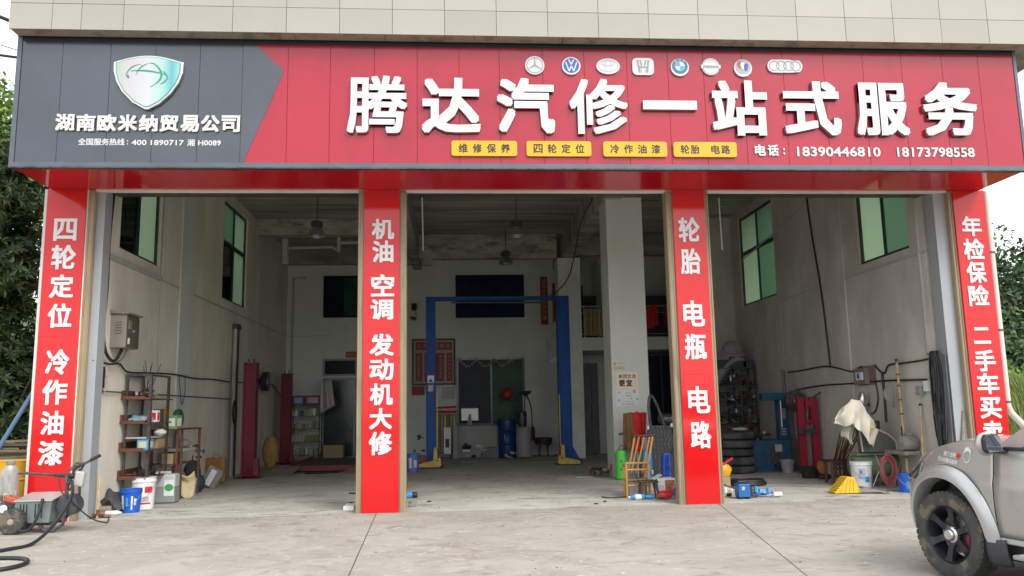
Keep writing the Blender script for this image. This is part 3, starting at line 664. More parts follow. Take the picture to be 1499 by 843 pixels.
m = M().tube([(8.985, .03, 5.0), (8.985, .03, 1.42), (9.03, .03, 1.30), (9.35, .02, .95), (9.6, 0, .62)], .052, 14); t = thing('downpipe', 'white drainpipe with angled elbow on the outer side of the rightmost pillar', 'pipe', (9, 0, 0)); obj('pipe', m, M_WHITEP, t, smooth=True)
for z in (3.95, 2.65, 1.48): obj('pipe_clip', M().lathe([(.062, -.015), (.062, .015)], (8.985, .03, z), 12), M_STEELD, t)

# ============================================================ LEFT WALL FITTINGS
WLX = -5.5
def rod(name, pts, r, mt, par=None, n=8, **k): return obj(name, M().tube(pts, r, n), mt, par, smooth=True, **k)
def smooth_path(pts, n=5):
    """Catmull-Rom through the points"""
    P_ = [Vector(p) for p in pts]; out = []
    for i in range(len(P_) - 1):
        a, b, c, d = P_[max(i - 1, 0)], P_[i], P_[i + 1], P_[min(i + 2, len(P_) - 1)]
        for k in range(n):
            t = k / n; out.append(.5 * ((2 * b) + (c - a) * t + (2 * a - 5 * b + 4 * c - d) * t * t + (3 * b - a - 3 * c + d) * t ** 3))
    out.append(P_[-1]); return out
def single(name, m, mt, label, cat, group=None, **k): return tag(obj(name, m, mt, None, **k), label, cat, group)
t = thing('electrical_switch_box', 'grey-brown metal switch box with sloping lid and two dark doors on the left wall', 'switch box', (-5.36, 1.1, 2.6))
obj('cabinet', M().b2(-5.498, -5.25, .75, 1.26, 2.60, 3.14), M_BOXM, t, bevel=.004)
obj('rain_lid', M().prism([(-5.5, 3.21), (-5.2, 3.165), (-5.2, 3.14), (-5.5, 3.15)], .70, 1.33, 'xz'), M_BOXM, t)
for a, b in ((.757, 1.02), (1.027, 1.253)): obj('door', M().b2(-5.25, -5.235, a, b, 2.62, 3.12), M_BOXD, t)
obj('meter_window', M().b2(-5.235, -5.230, .80, .93, 2.90, 3.05).b2(-5.232, -5.226, .82, .91, 2.92, 3.03), M_BOXM, t)
obj('handle', M().b2(-5.235, -5.21, 1.0, 1.04, 2.86, 2.90), M_STEEL, t)
obj('label_sticker', M().b2(-5.235, -5.2325, .80, .87, 2.66, 2.76), M_PAPER, t)
for k in range(5): obj('louvre', M().b2(-5.42, -5.32, .744, .749, 2.82 + k * .045, 2.835 + k * .045), M_BOXD, t)
tag(rod('supply_cable', smooth_path([(-5.45, .53, 5.3), (-5.45, .42, 4.42), (-5.45, .43, 3.53), (-5.44, .36, 2.85), (-5.42, .45, 2.50), (-5.40, .72, 2.38), (-5.37, .92, 2.58)]), .026, M_CABLE), 'thick black supply cable dropping down the left wall and looping under the switch box', 'cable')
tag(rod('thin_cable', smooth_path([(-5.35, 1.1, 2.6), (-5.4, 1.0, 2.42), (-5.44, .7, 2.34), (-5.47, .3, 2.38), (-5.47, .1, 2.44)]), .008, M_CABLEG), 'thin grey cable running from the switch box to the meter by the left jamb', 'cable')
tag(rod('wall_cable', smooth_path([(-5.46, .1, 2.36), (-5.46, .69, 2.33), (-5.46, 1.1, 2.36), (-5.44, 1.4, 2.24), (-5.44, 2.4, 2.27), (-5.44, 3.8, 2.30), (-5.44, 5.0, 2.27), (-5.44, 6.2, 2.30), (-5.44, 7.66, 2.29)], 4), .015, M_CABLE), 'black cable sagging along the left wall above the tall shelf rack', 'cable')
tag(rod('wall_pipe', [(-5.465, .5, 1.9), (-5.465, 7.9, 1.88)], .013, mat('dull green pipe', (.07, .10, .07), .5)), 'thin green pipe running level along the left wall behind the tall shelf rack', 'pipe')
tag(rod('wall_cable', smooth_path([(-5.46, 8.2, 2.30), (-5.46, 10, 2.36), (-5.46, 12.1, 2.43), (-5.46, 14, 1.95)]), .014, M_CABLE), 'black cable on the left wall behind the red lift posts', 'cable')
tag(rod('dangling_cable', smooth_path([(-5.47, .29, 1.85), (-5.47, .33, 1.2), (-5.47, .26, .6), (-5.46, .15, .05)]), .007, M_CABLEG), 'thin wire hanging down beside the left jamb to the floor', 'cable')
tag(rod('hanging_loop', smooth_path([(-5.45, 4.0, 2.29), (-5.45, 4.1, 2.0), (-5.45, 4.25, 1.72), (-5.45, 4.4, 2.0), (-5.45, 4.35, 2.29)]), .008, M_CABLEG), 'wire loop hanging from the cable on the left wall beyond the shelf', 'cable')
obj('conduit', M().b2(WLX, WLX + .05, .37, 2.84, 4.01, 4.09), M_PIPED, B); obj('conduit', M().b2(WLX, WLX + .015, 2.9, 14.58, 4.03, 4.055), M_PIPED, B)
obj('conduit', M().tube([(WLX + .03, 2.87, 6.9), (WLX + .03, 2.87, 4.1)], .03), M_PIPED, B); obj('conduit', M().tube([(WLX + .02, 2.87, 3.99), (WLX + .02, 2.9, 2.35)], .014), M_PIPED, B)
obj('conduit', M().b2(-5.5, -4.0, 14.585, 14.599, 4.03, 4.05), M_PIPED, B)
t = thing('meter_box', 'small dark meter with torn pinkish paper stuck round it by the left jamb', 'meter', (-5.46, .4, 1.85))
obj('meter', M().b2(-5.498, -5.42, .37, .47, 1.95, 2.28), M_PBLACK, t, bevel=.006)
for k in range(9): obj('paper_scrap', M().box((-5.47 + random.uniform(0, .03), .5 + random.uniform(-.02, .16), 1.92 + k * .045), (.004, .08, .07), rx=random.uniform(-1, 1)), mat('pinkish scrap paper', (.55, .44, .40), .85, var=.2, vs=20) if k == 0 else bpy.data.materials['pinkish scrap paper'], t)
t = thing('pipe_post', 'tall white pipe and dark rusty strip standing against the left wall, black coil on it', 'pipe', (-5.4, 8.1, 0))
obj('pipe', M().tube([(-5.42, 7.95, 0), (-5.42, 7.95, 3.7)], .05, 10), M_PIPED, t, smooth=True); obj('angle_iron', M().b2(-5.46, -5.38, 8.12, 8.2, 0, 3.68), M_STEELD, t); obj('clamp', M().b2(-5.48, -5.35, 7.9, 8.25, 3.62, 3.74), M_STEELD, t)
m = M()
for k in range(9): m.tube([(-5.33 + .012 * (k % 3), 7.75 + (.12 + .014 * (k % 4)) * math.cos(a * math.pi / 9), 1.56 + (.24 + .014 * (k % 5)) * math.sin(a * math.pi / 9)) for a in range(18)], .010, 5, closed=True)
single('cable_coil', m, M_CABLE, 'oval coil of black cable hanging on the tall white pipe', 'cable coil', smooth=True)
tag(rod('hanging_hose', smooth_path([(-5.34, 7.8, 1.3), (-5.35, 7.85, .9), (-5.38, 7.95, .5), (-5.36, 8.0, .2)]), .01, M_CABLEG), 'thin grey hose hanging below the black coil', 'hose')
# big extractor fan behind first red post
t = thing('wall_fan', 'round grey cage fan mounted on the left wall behind the first red post', 'fan', (-5.3, 11.0, 2.4))
m = M()
for r_ in (.12, .2, .27): m.tube([(-5.24, 11 + r_ * math.cos(a * math.pi / 10) * 1.0, 2.42 + r_ * math.sin(a * math.pi / 10)) for a in range(20)], .008, 5, closed=True)
for a in range(12): m.tube([(-5.24, 11 + .05 * math.cos(a * math.pi / 6), 2.42 + .05 * math.sin(a * math.pi / 6)), (-5.24, 11 + .27 * math.cos(a * math.pi / 6), 2.42 + .27 * math.sin(a * math.pi / 6))], .005, 4)
obj('fan_cage', m, M_STEEL, t); obj('fan_housing', M().lathe([(.10, -5.49), (.27, -5.40), (.28, -5.26)], (0, 11, 2.42), 20, 'x'), M_PBLACK, t, smooth=True)
for a in range(4): obj('fan_blade', M().box((-5.3, 11 + .12 * math.cos(a * 1.57), 2.42 + .12 * math.sin(a * 1.57)), (.012, .14, .14), rx=a * 1.57, rz=.4), M_PGREY, t)
# ---- tall shelf rack
t = thing('shelf_rack', 'tall dark metal rack with reddish brown boards against the left wall', 'shelf rack', (-5.26, 1.9, 0))
for x, y, w in ((-5.44, 1.42, .035), (-5.06, 1.42, .05), (-5.44, 2.12, .035), (-5.08, 2.34, .04)): obj('post', M().b2(x - w / 2, x + w / 2, y - w / 2, y + w / 2, 0, 2.2), M_STEELD, t)
m = M(); m.b2(-5.46, -5.06, 1.40, 1.44, 2.17, 2.205); obj('top_bar', m, M_STEELD, t); obj('top_bar', M().b2(-5.085, -5.05, 1.44, 2.34, 2.17, 2.2), M_STEELD, t)
obj('top_bar', M().b2(-5.46, -5.43, 1.44, 2.12, 2.17, 2.2), M_STEELD, t)
SZ = (1.80, 1.40, .95, .50)
for z in SZ:
    obj('shelf_board', M().b2(-5.495, -5.03, 1.30, 2.42, z - .02, z), M_WOODR, t); obj('shelf_lip', M().b2(-5.49, -5.46, 1.31, 2.30, z, z + .13), M_WOODR, t)
    obj('shelf_lip', M().b2(-5.46, -5.1, 1.30, 1.325, z, z + .0 + .035), M_WOODR, t)
def boxthing(name, c, d, mt, label, cat='box', rz=0, lab=None, bevel=.004):
    x, y, z = c; o = thing(name, label, cat, (x, y, z), rz=rz)
    obj('body', M().box((0, 0, d[2] / 2), d), mt, o, world=False, bevel=bevel)
    if lab:
        lm, s = lab
        obj('printed_label', M().box((0, -d[1] / 2 - .001, d[2] * .5), (d[0] * .7, .002, d[2] * .6)), lm, o, world=False)
        obj('side_label', M().box((d[0] / 2 + .001, 0, d[2] * .5), (.002, d[1] * .7, d[2] * .6)), lm, o, world=False)
        if s:
            q = M(); lettering(q, s, 0, d[2] * .55, d[0] * .5, d[2] * .3, -d[1] / 2 - .003, 0, keep=True); obj('lettering', q, M_BLK, o, world=False)
    return o
def lumpy(name, c, r, mt, label, cat, sc=(1, 1, 1), jit=.12, parent=None):
    o = obj(name, M().ball(c, r, 16, 10, jit, sc), mt, parent, smooth=True, sub=1); return tag(o, label, cat) if parent is None else o
def junkpile(c, d, n, mats, label, cat='parts', seed=1, name='spare_parts', names=('bracket', 'rod', 'can', 'hose_piece')):
    """a loose pile of small workshop parts: brackets, rods, cans and hose bends, each its own mesh"""
    rnd = random.Random(seed); o = thing(name, label, cat, c)
    for i in range(n):
        p = Vector((c[0] + rnd.uniform(-d[0], d[0]) / 2, c[1] + rnd.uniform(-d[1], d[1]) / 2, c[2] + rnd.uniform(.02, d[2] * .75))); mt = rnd.choice(mats); k = i % 4
        s = rnd.uniform(.035, .075) * (1 + d[0])
        if k == 0: obj(names[0], M().box(p, (s * 1.6, s, s * .6), rnd.uniform(0, 3), rnd.uniform(-.5, .5)), mt, o)
        elif k == 1:
            a = rnd.uniform(0, 3.1); v = Vector((math.cos(a), math.sin(a) * .6, rnd.uniform(-.15, .5))) * s * 1.8; obj(names[1], M().tube([p - v * .5, p + v * .5], s * .14, 6), mt, o)
        elif k == 2: obj(names[2], M().lathe([(s * .4, 0), (s * .42, s * .9), (s * .2, s * 1.05)], p, 12), mt, o, smooth=True)
        else: obj(names[3], M().tube([p + Vector((s * math.cos(a * .7), s * .6 * math.sin(a * .7), s * .15 * a)) for a in range(6)], s * .17, 6), mt, o, smooth=True)
    return o
junkpile((-5.28, 1.85, 1.80), (.25, .5, .25), 9, [M_STEELD, M_RUST, M_PIPED], 'rusty bits and wire on the topmost board of the tall rack', 'scrap', 3, 'metal_scrap')
for i in range(5):
    a = -.5 + i * .28; tag(rod('scrap_wire', [(-5.25, 1.7 + i * .06, 1.95), (-5.25 + .1 * math.sin(i * 2), 1.7 + i * .06 + a * .25, 2.35 + .06 * (i % 3))], .007, M_STEELD, n=5), 'stiff wire sticking up from the tall rack, %s from the front' % ('first', 'second', 'third', 'fourth', 'fifth')[i], 'wire', 'stiff wires on top of the rack')
single('blue_rag', M().grid(lambda u, v: (-5.42 + .3 * v, 1.45 + u * .5, 1.40 + .10 * math.sin(math.pi * u) * (1 - .6 * v) + .03 * math.sin(u * 19 + v * 7) + .02), 16, 8), mat('pale blue cloth', (.20, .36, .44), .9, var=.15), 'pale blue crumpled cloth on the second board of the tall rack', 'cloth', smooth=True, solid=.01)
lumpy('white_rag', (-5.2, 1.62, 1.46), .10, M_PIPED, 'whitish rag bundle beside the blue cloth on the tall rack', 'cloth', (1, 1.4, .6))
boxthing('product_box', (-5.12, 1.86, 1.40), (.1, .14, .20), M_PAPER, 'white product box with red top on the second board of the tall rack', lab=(M_PRED, None))
boxthing('product_box', (-5.15, 2.10, 1.40), (.12, .16, .22), M_DARKC, 'dark narrow box behind the white product box on the tall rack')
boxthing('product_box', (-5.14, 1.52, .95), (.18, .26, .17), M_PBLUEL, 'light blue square box on the third board of the tall rack', lab=(mat('pale yellow print', (.55, .55, .30), .5), None))
single('white_tray', M().b2(-5.4, -5.08, 1.36, 2.06, 1.135, 1.16).b2(-5.4, -5.08, 1.36, 1.38, 1.16, 1.18), M_PIPED, 'flat grey-white tray lying over the boxes on the third board of the tall rack', 'tray', rz=0) if False else single('flat_tray', M().b2(-5.42, -5.08, 1.40, 2.06, 1.135, 1.16), M_PIPED, 'flat grey-white tray lying over the boxes on the third board of the tall rack', 'tray')
single('crumpled_bag', M().ball((-5.12, 2.12, 1.22), .13, 14, 8, .15, (.7, 1.5, .45)), M_PAPER, 'crumpled white bag on top of the tray on the tall rack', 'bag', smooth=True)
boxthing('carton', (-5.18, 2.12, .95), (.18, .36, .16), M_CARTON, 'brown carton on the third board of the tall rack, right of the blue box')
junkpile((-5.25, 1.62, .50), (.28, .30, .13), 7, [M_STEELD, M_PBLACK], 'dark greasy parts on the lowest board of the tall rack, left half', 'parts', 5)
junkpile((-5.2, 2.1, .50), (.28, .36, .24), 9, [M_PBLACK, M_STEELD, M_CABLE], 'black coiled tools on the lowest board of the tall rack, right half', 'tools', 8, 'tool_bundle')
# ---- low table rack
t = thing('low_rack', 'low dark rack with two boards beside the tall shelf rack', 'rack', (-5.2, 3.2, 0))
for x, y in ((-4.98, 2.62), (-5.42, 2.62), (-4.98, 3.9), (-5.42, 3.9), (-4.98, 2.86)): obj('post', M().b2(x - .02, x + .02, y - .02, y + .02, 0, 1.24), M_RUST, t)
obj('top_board', M().b2(-5.46, -4.95, 2.46, 3.94, 1.24, 1.265), M_WOODR, t)
obj('lower_board', M().b2(-5.46, -4.97, 2.46, 3.6, .62, .64), M_WOODR, t)
boxthing('green_carton', (-5.12, 2.78, 1.265), (.22, .30, .24), mat('green white carton', (.20, .36, .16), .6, var=.1), 'green and white carton on top of the low rack', lab=(M_PAPER, None))
single('green_reel', M().lathe([(.17, -.05), (.19, 0), (.17, .05)], (-5.15, 3.13, 1.44), 22, 'x'), mat('dark green reel', (.03, .09, .04), .6), 'dark green round reel behind the green carton on the low rack', 'reel', smooth=True)
single('yellow_bottle', M().lathe([(.06, 0), (.06, .16), (.02, .2), (.02, .24)], (-5.25, 2.85, 1.50), 14), M_YELM, 'yellow bottle poking out above the green carton', 'bottle', smooth=True)
boxthing('carton', (-5.15, 2.75, .64), (.2, .24, .18), M_GOLDW, 'open tan carton on the lower board of the low rack')
lumpy('oval_filter', (-5.1, 3.3, .98), .12, M_GREYM, 'oval dark grey casing lying on the low rack', 'casing', (1.1, 1.9, .75), .03)
single('grey_slab', M().b2(-5.3, -4.97, 2.95, 3.7, .85, .90), M_PIPED, 'grey flat plate under the oval casing on the low rack', 'plate')
boxthing('metal_case', (-5.2, 3.05, .64), (.24, .3, .20), M_STEELD, 'dark metal case on the lower board of the low rack')
# ---- floor row along the left wall
def bucket(name, x, y, r0, r1, h, mt, label, handle=True, lid=None, prints=()):
    o = thing(name, label, 'bucket', (x, y, 0))
    prof = [(r0, .0), (r1 * .98, h * .86), (r1 * 1.05, h * .865), (r1 * 1.05, h * .90), (r1 * 1.0, h * .905), (r1 * 1.0, h), (r1 * 1.04, h), (r1 * 1.04, h * 1.012), (r1 * .95, h * 1.012)]
    if lid: prof += [(r1 * .9, h * 1.0)]
    else: prof += [(r0 * .95, .02)]
    obj('shell', M().lathe(prof, (x, y, 0), 32, cap=True), mt, o, smooth=True)
    if handle: obj('handle', M().tube([(x + r1 * 1.05 * math.cos(a), y + r1 * 1.05 * math.sin(a) - 0, h * .88 - .13 * math.sin((a - math.pi) * 1.0) * 1.0 if False else h * .88 - .55 * h * math.sin(a - math.pi) ** 1) for a in [math.pi + math.pi * k / 14 for k in range(15)]], .004, 5), M_STEEL, o)
    for (a0, a1, z0, z1, pm) in prints:
        q = M().grid(lambda u, v: (x + (r0 + (r1 - r0) * (z0 + (z1 - z0) * v) / h + .0035) * math.cos(R(a0 + (a1 - a0) * u)), y + (r0 + (r1 - r0) * (z0 + (z1 - z0) * v) / h + .0035) * math.sin(R(a0 + (a1 - a0) * u)), z0 + (z1 - z0) * v), 8, 1)
        obj('printed_label', q, pm, o)
    return o
t = thing('tool_bag', 'slumped dark grey cloth bag on the floor at the foot of the left wall', 'bag', (-5.38, .95, 0))
obj('cloth', M().grid(lambda u, v: (-5.56 + .34 * u + .02 * math.sin(v * 9), .75 + .45 * v, .02 + .33 * math.sin(math.pi * min(1, .18 + u * .8)) * (.55 + .45 * math.sin(math.pi * v)) + .03 * math.sin(u * 13 + v * 8)), 16, 14), M_DARKC, t, smooth=True, solid=.02)
obj('handle', M().tube([(-5.42 + .1 * math.cos(a * .45), .74, .12 + .12 * math.sin(a * .45)) for a in range(8)], .008, 6), M_PBLACK, t)
boxthing('beige_block', (-5.45, .72, 0), (.26, .14, .13), M_PLANK, 'beige block in front of the slumped grey bag', 'block', rz=.25, bevel=.02)
single('spray_can', M().lathe([(.03, -.12), (.035, -.1), (.035, .06), (.02, .09), (.012, .12)], (-5.24, .62, .036), 14, 'x'), M_PWHITE, 'white spray can lying on the floor by the blue bucket', 'can', smooth=True)
bucket('blue_bucket', -5.13, .98, .135, .165, .36, M_PBLUE, 'bright blue plastic bucket with white print, in front of the white lidded pail', prints=((235, 250, .06, .27, M_PRINTW), (262, 276, .10, .24, M_PBLUEL), (292, 302, .05, .26, M_PRINTW), (308, 322, .12, .22, M_PRINTW)))
bucket('lidded_pail', -5.12, 1.48, .165, .19, .50, M_PWHITE, 'white lidded pail with red stripes, behind the blue bucket', lid=True, prints=((270, 330, .08, .105, M_PRED), (296, 335, .26, .36, M_PRED), (250, 292, .14, .34, M_PAPER), (275, 318, .12, .20, M_PIPED)))
t = thing('jerry_can', 'cloudy white jerry can with green label, half full of grey liquid', 'jerry can', (-5.04, 2.3, 0))
obj('can_body', M().b2(-5.26, -4.84, 2.15, 2.42, .26, .50), M_JERRY, t, bevel=.035, seg=3); obj('liquid', M().b2(-5.262, -4.838, 2.148, 2.422, .01, .262), M_LIQ, t, bevel=.02)
obj('handle', M().b2(-5.14, -4.95, 2.26, 2.30, .50, .54), M_JERRY, t, bevel=.01); obj('cap', M().lathe([(.03, .5), (.03, .545)], (-5.2, 2.28, 0), 12), M_PWHITE, t, smooth=True)
lb = obj('label', M().b2(-5.02, -4.85, 2.142, 2.1465, .13, .40), M_PWHITE, t); obj('green_print', disc(M(), -4.935, .27, .075, .06, 2.139, 2.1415, 20), mat('green label print', (.05, .35, .10), .5), lb)
t = thing('felt_hat_bin', 'cream floppy hat-like cloth draped over a pale bin on the floor by the left wall', 'bin', (-4.98, 3.25, 0))
obj('bin', M().lathe([(.12, 0), (.15, .34), (.14, .34), (.11, .02)], (-4.95, 3.25, 0), 20), M_PIPED, t, smooth=True)
obj('draped_felt', M().grid(lambda u, v: (-5.16 + .36 * u, 3.06 + .1 * math.sin(3 * v) - .05 * math.sin(u * 3.1), .03 + .50 * v - .14 * (1 - u) * v + .05 * math.sin(u * 6.3) + .05 * math.sin(v * 5)), 14, 12), M_STRAW, t, smooth=True, solid=.015)
t = thing('dark_bag', 'dark blue and black bag standing in front of the amber case', 'bag', (-5.05, 4.2, 0))
obj('lower', M().ball((-5.08, 4.2, .18), .16, 12, 8, .1, (1.0, .8, 1.1)), mat('teal black bag', (.012, .045, .07), .7), t, smooth=True); obj('upper', M().ball((-5.16, 4.15, .43), .16, 12, 8, .15, (1.0, .8, 1.2)), M_DARKC, t, smooth=True)
junkpile((-5.05, 4.1, .62), (.25, .2, .35), 11, [M_STEELD, M_STEEL, M_PBLACK, M_PWHITE], 'bunch of hooks and fittings heaped on the dark bag', 'fittings', 12)
t = thing('grey_suitcase', 'small grey and white padded bag leaning by the amber case', 'bag', (-5.0, 5.0, 0))
obj('shell', M().box((-5.02, 5.0, .22), (.34, .14, .42), ry=.5), M_GREYM, t, bevel=.05, seg=3); obj('panel', M().box((-5.03, 4.92, .22), (.12, .02, .34), ry=.5), M_PWHITE, t, bevel=.01)
t = thing('amber_case', 'amber brown plastic tool case standing by the left wall', 'case', (-5.27, 6.2, 0))
obj('shell', M().b2(-5.49, -5.07, 6.1, 6.26, .02, .56), M_AMBER, t, bevel=.04, seg=3); obj('rib', M().b2(-5.42, -5.14, 6.09, 6.11, .10, .48), M_AMBER, t, bevel=.01); obj('handle', M().tube([(-5.36, 6.18, .56), (-5.34, 6.18, .62), (-5.22, 6.18, .62), (-5.20, 6.18, .56)], .013, 6), M_AMBER, t)

# ============================================================ LEFT BAY MACHINES
def redpost(x, y, h, label, foot):
    o = thing('lift_post', label, 'lift post', (x, y, 0), 'dark red lift posts in the left bay')
    m = M(); m.b2(x - .15, x + .15, y + .12, y + .16, 0, h); m.b2(x - .15, x - .11, y - .14, y + .12, 0, h); m.b2(x + .11, x + .15, y - .14, y + .12, 0, h)
    obj('column', m, M_REDM, o); obj('cover', M().b2(x - .108, x + .108, y - .10, y - .09, .05, h - .05), M_REDM, o)
    for k in (-.06, .06): obj('pulley_pin', M().tube([(x + k, y, h), (x + k, y, h + .09)], .018, 8), M_RUST, o)
    obj('base_plate', M().b2(x - .28, x + .28, y - .25, y + .25, 0, .02), M_REDM, o)
    obj('gusset', M().prism([(y - .12, .02), (y - .4, .02), (y - .12, .5)], x + foot, x + foot + .012, 'yz'), M_REDM, o)
    obj('carriage', M().box((x + foot * 1.4, y - .12, .28), (.16, .22, .40), taper=.55), M_REDM, o, bevel=.01)
    return o
redpost(-4.87, 7.4, 2.74, 'nearer dark red lift post with white mark on its foot', .15)
single('foot_mark', M().box((-4.62, 7.158, .24), (.07, .004, .1), ry=.4), M_PRINTW, 'small white mark on the foot of the nearer red post', 'mark') if False else None
redpost(-5.06, 12.6, 2.72, 'farther dark red lift post by the shelf of packets', .15)
lumpy('woven_sack', (-4.93, 10.0, .48), .26, M_SACK, 'bulging yellow woven sack between the two red posts', 'sack', (.85, .8, 1.75), .05)
t = thing('drive_on_platform', 'low drive-on lift platform with dark red edge lying on the left bay floor', 'lift platform', (-3.0, 10.2, 0))
obj('deck', M().b2(-4.25, -1.7, 8.9, 12.6, .12, .16), M_STEELD, t); obj('front_edge', M().b2(-4.25, -1.7, 8.86, 8.9, .04, .165), M_REDM, t); obj('rail', M().b2(-4.28, -4.2, 8.9, 12.6, .165, .20), M_REDM, t)
for a, b in ((-4.75, -3.95), (-2.75, -1.95)): single('ramp_board', M().add([(a - .1, 7.85, .01), (b - .05, 7.85, .01), (b + .05, 8.85, .165), (a + .25, 8.85, .165), (a - .1, 7.85, -.0), (b - .05, 7.85, 0), (b + .05, 8.85, .15), (a + .25, 8.85, .15)], [(0, 1, 2, 3), (4, 7, 6, 5), (0, 4, 5, 1), (1, 5, 6, 2), (2, 6, 7, 3), (3, 7, 4, 0)]), M_PLANK, 'wooden ramp board at the %s end of the low platform' % ('left' if a < -4 else 'right'), 'ramp board')
tag(rod('crowbar', [(-3.7, 8.3, .03), (-2.9, 8.35, .03)], .025, M_PBLACK), 'black bar lying on the floor before the low platform', 'bar')
tag(rod('spanner_bar', [(-1.95, 3.0, .015), (-1.45, 2.9, .015)], .014, M_PBLACK), 'short dark tool lying on the floor left of the second banner', 'tool')
t = thing('packet_rack', 'tall rack of packets, boxes and bottles standing by the office door', 'rack', (-4.68, 13.8, 0))
for x in (-5.12, -4.22):
    for y in (13.6, 14.05): obj('post', M().b2(x - .02, x + .02, y - .02, y + .02, 0, 1.8), M_STEELD, t)
for z in (.22, .62, 1.02, 1.42, 1.76): obj('shelf', M().b2(-5.14, -4.2, 13.58, 14.07, z - .02, z), M_STEELD, t)
rnd = random.Random(4)
boxthing('parts_carton', (-4.9, 13.8, 1.76), (.36, .3, .30), M_BLUEP, 'navy blue carton on top of the packet rack, left', lab=(M_PIPED, None))
boxthing('parts_carton', (-4.45, 13.8, 1.76), (.48, .3, .30), mat('crimson carton', (.32, .02, .05), .6), 'crimson carton on top of the packet rack, right', lab=(M_PIPED, None))
cols_ = [M_PIPED, M_PWHITE, mat('olive packet', (.22, .22, .10), .6), M_BLUEP, M_PGREY, mat('tan packet', (.4, .33, .2), .6)]
for zi, (z, n, h) in enumerate(((1.42, 9, .24), (1.02, 8, .24), (.62, 8, .22), (.22, 6, .24))):
    for k in range(n):
        w = .84 / n; pk = tag(obj('packet', M().b2(-5.08 + k * w, -5.08 + (k + .84) * w, 13.6, 13.75, z, z + h * rnd.uniform(.6, 1)), cols_[(zi * 2 + k * (zi + 1)) % len(cols_) if zi != 2 else (2 if k > 3 else 0)]), 'small packet on the %s shelf of the packet rack, %s from the left' % (('top', 'second', 'third', 'bottom')[zi], ('first', 'second', 'third', 'fourth', 'fifth', 'sixth', 'seventh', 'eighth', 'ninth')[k]), 'packet', 'packets on the packet rack')
single('draped_sheet', M().grid(lambda u, v: (-4.20 + .34 * u + .12 * v * u, 13.55 + .05 * math.sin(u * 9), 2.55 - .95 * v + .25 * (u - .5) * v), 10, 8), M_PIPED, 'greyish curtain hanging between the packet rack and the door', 'curtain', smooth=True, solid=.006)
t = thing('door_notice', 'small orange notice with gold characters above the office door', 'sign', (-3.3, 14.56, 3.3)); obj('plate', M().b2(-3.55, -3.02, 14.56, 14.595, 3.30, 3.50), mat('orange red plate', (.42, .06, .02), .5), t)
for i, c in enumerate('安全生产'): obj('character', lettering(M(), c, -3.47 + i * .125, 3.4, .10, .11, 14.56, 0), M_GOLD, t)
single('paper_sheet', M().b2(-1.72, -1.56, .45, .85, .0, .06), M_PAPER, 'white packet lying on the floor beside the second banner', 'packet')
single('red_lantern', M().ball((-3.9, 14.0, 1.85), .16, 14, 10), mat('dull red silk', (.30, .015, .02), .7), 'dull red lantern hanging before the office door', 'lantern', smooth=True)
boxthing('carton', (-3.75, 13.6, 0), (.6, .35, .5), M_CARTON, 'brown carton on the floor before the office door')
# pipes at beam
t = thing('drain_pipes', 'pale pipes hung under the rear beam in the left bay', 'pipes', (-4.0, 10.55, 6.2))
m = obj('pipe', M().tube([(-4.8, 10.55, 6.46), (-4.77, 10.55, 5.72)], .10, 14), M_PIPED, t, smooth=True); obj('pipe', M().tube([(-4.68, 10.55, 6.20), (-3.42, 10.5, 6.22), (-3.28, 10.5, 6.10)], .04, 10), M_PIPED, t, smooth=True)
obj('pipe', M().tube([(-3.26, 10.5, 6.5), (-3.26, 10.5, 6.06)], .06, 12), M_PIPED, t, smooth=True); obj('pipe', M().tube([(-3.2, 10.5, 6.34), (-1.35, 10.5, 6.37)], .04, 10), M_PIPED, t, smooth=True)
obj('conduit', M().tube([(-4.9, 14.55, 6.0), (-5.3, 14.55, 6.0), (-5.3, 14.55, .1)], .035, 8), M_PIPED, B)
# pendant lamps
def lamp(x, y, z, label):
    o = thing('pendant_lamp', label, 'pendant lamp', (x, y, z), 'unlit industrial pendant lamps')
    obj('cord', M().tube([(x, y, z + .42), (x + .01, y, ZC)], .012, 6), M_CABLE, o); obj('gear_housing', M().lathe([(.03, z + .42), (.10, z + .40), (.15, z + .36), (.155, z + .27), (.10, z + .24)], (x, y, 0), 20), M_STEELD, o, smooth=True)
    obj('shade', M().lathe([(.09, z + .25), (.13, z + .18), (.20, z + .07), (.235, z), (.225, z), (.12, z + .17)], (x, y, 0), 24), M_STEEL, o, smooth=True)
    obj('bulb', M().ball((x, y, z + .06), .07, 12, 8), M_PIPED, o, smooth=True)
lamp(-3.42, 7.7, 5.92, 'unlit bell-shaped pendant lamp hanging in the left bay'); lamp(1.65, 7.7, 5.92, 'nearer unlit bell-shaped pendant lamp in the middle bay'); lamp(1.62, 11.5, 5.88, 'farther unlit bell-shaped pendant lamp in the middle bay')
for x, y, z0, z1, lb in ((-.66, 4.7, 4.95, 6.7, 'thin white rod hanging from the ceiling right of the second banner'), (5.6, 3.6, 4.72, ZC, 'thin white rod hanging from the ceiling right of the third banner')): tag(rod('hanging_rod', [(x, y, z1), (x + .03, y, z0)], .014, M_PWHITE), lb, 'rod')

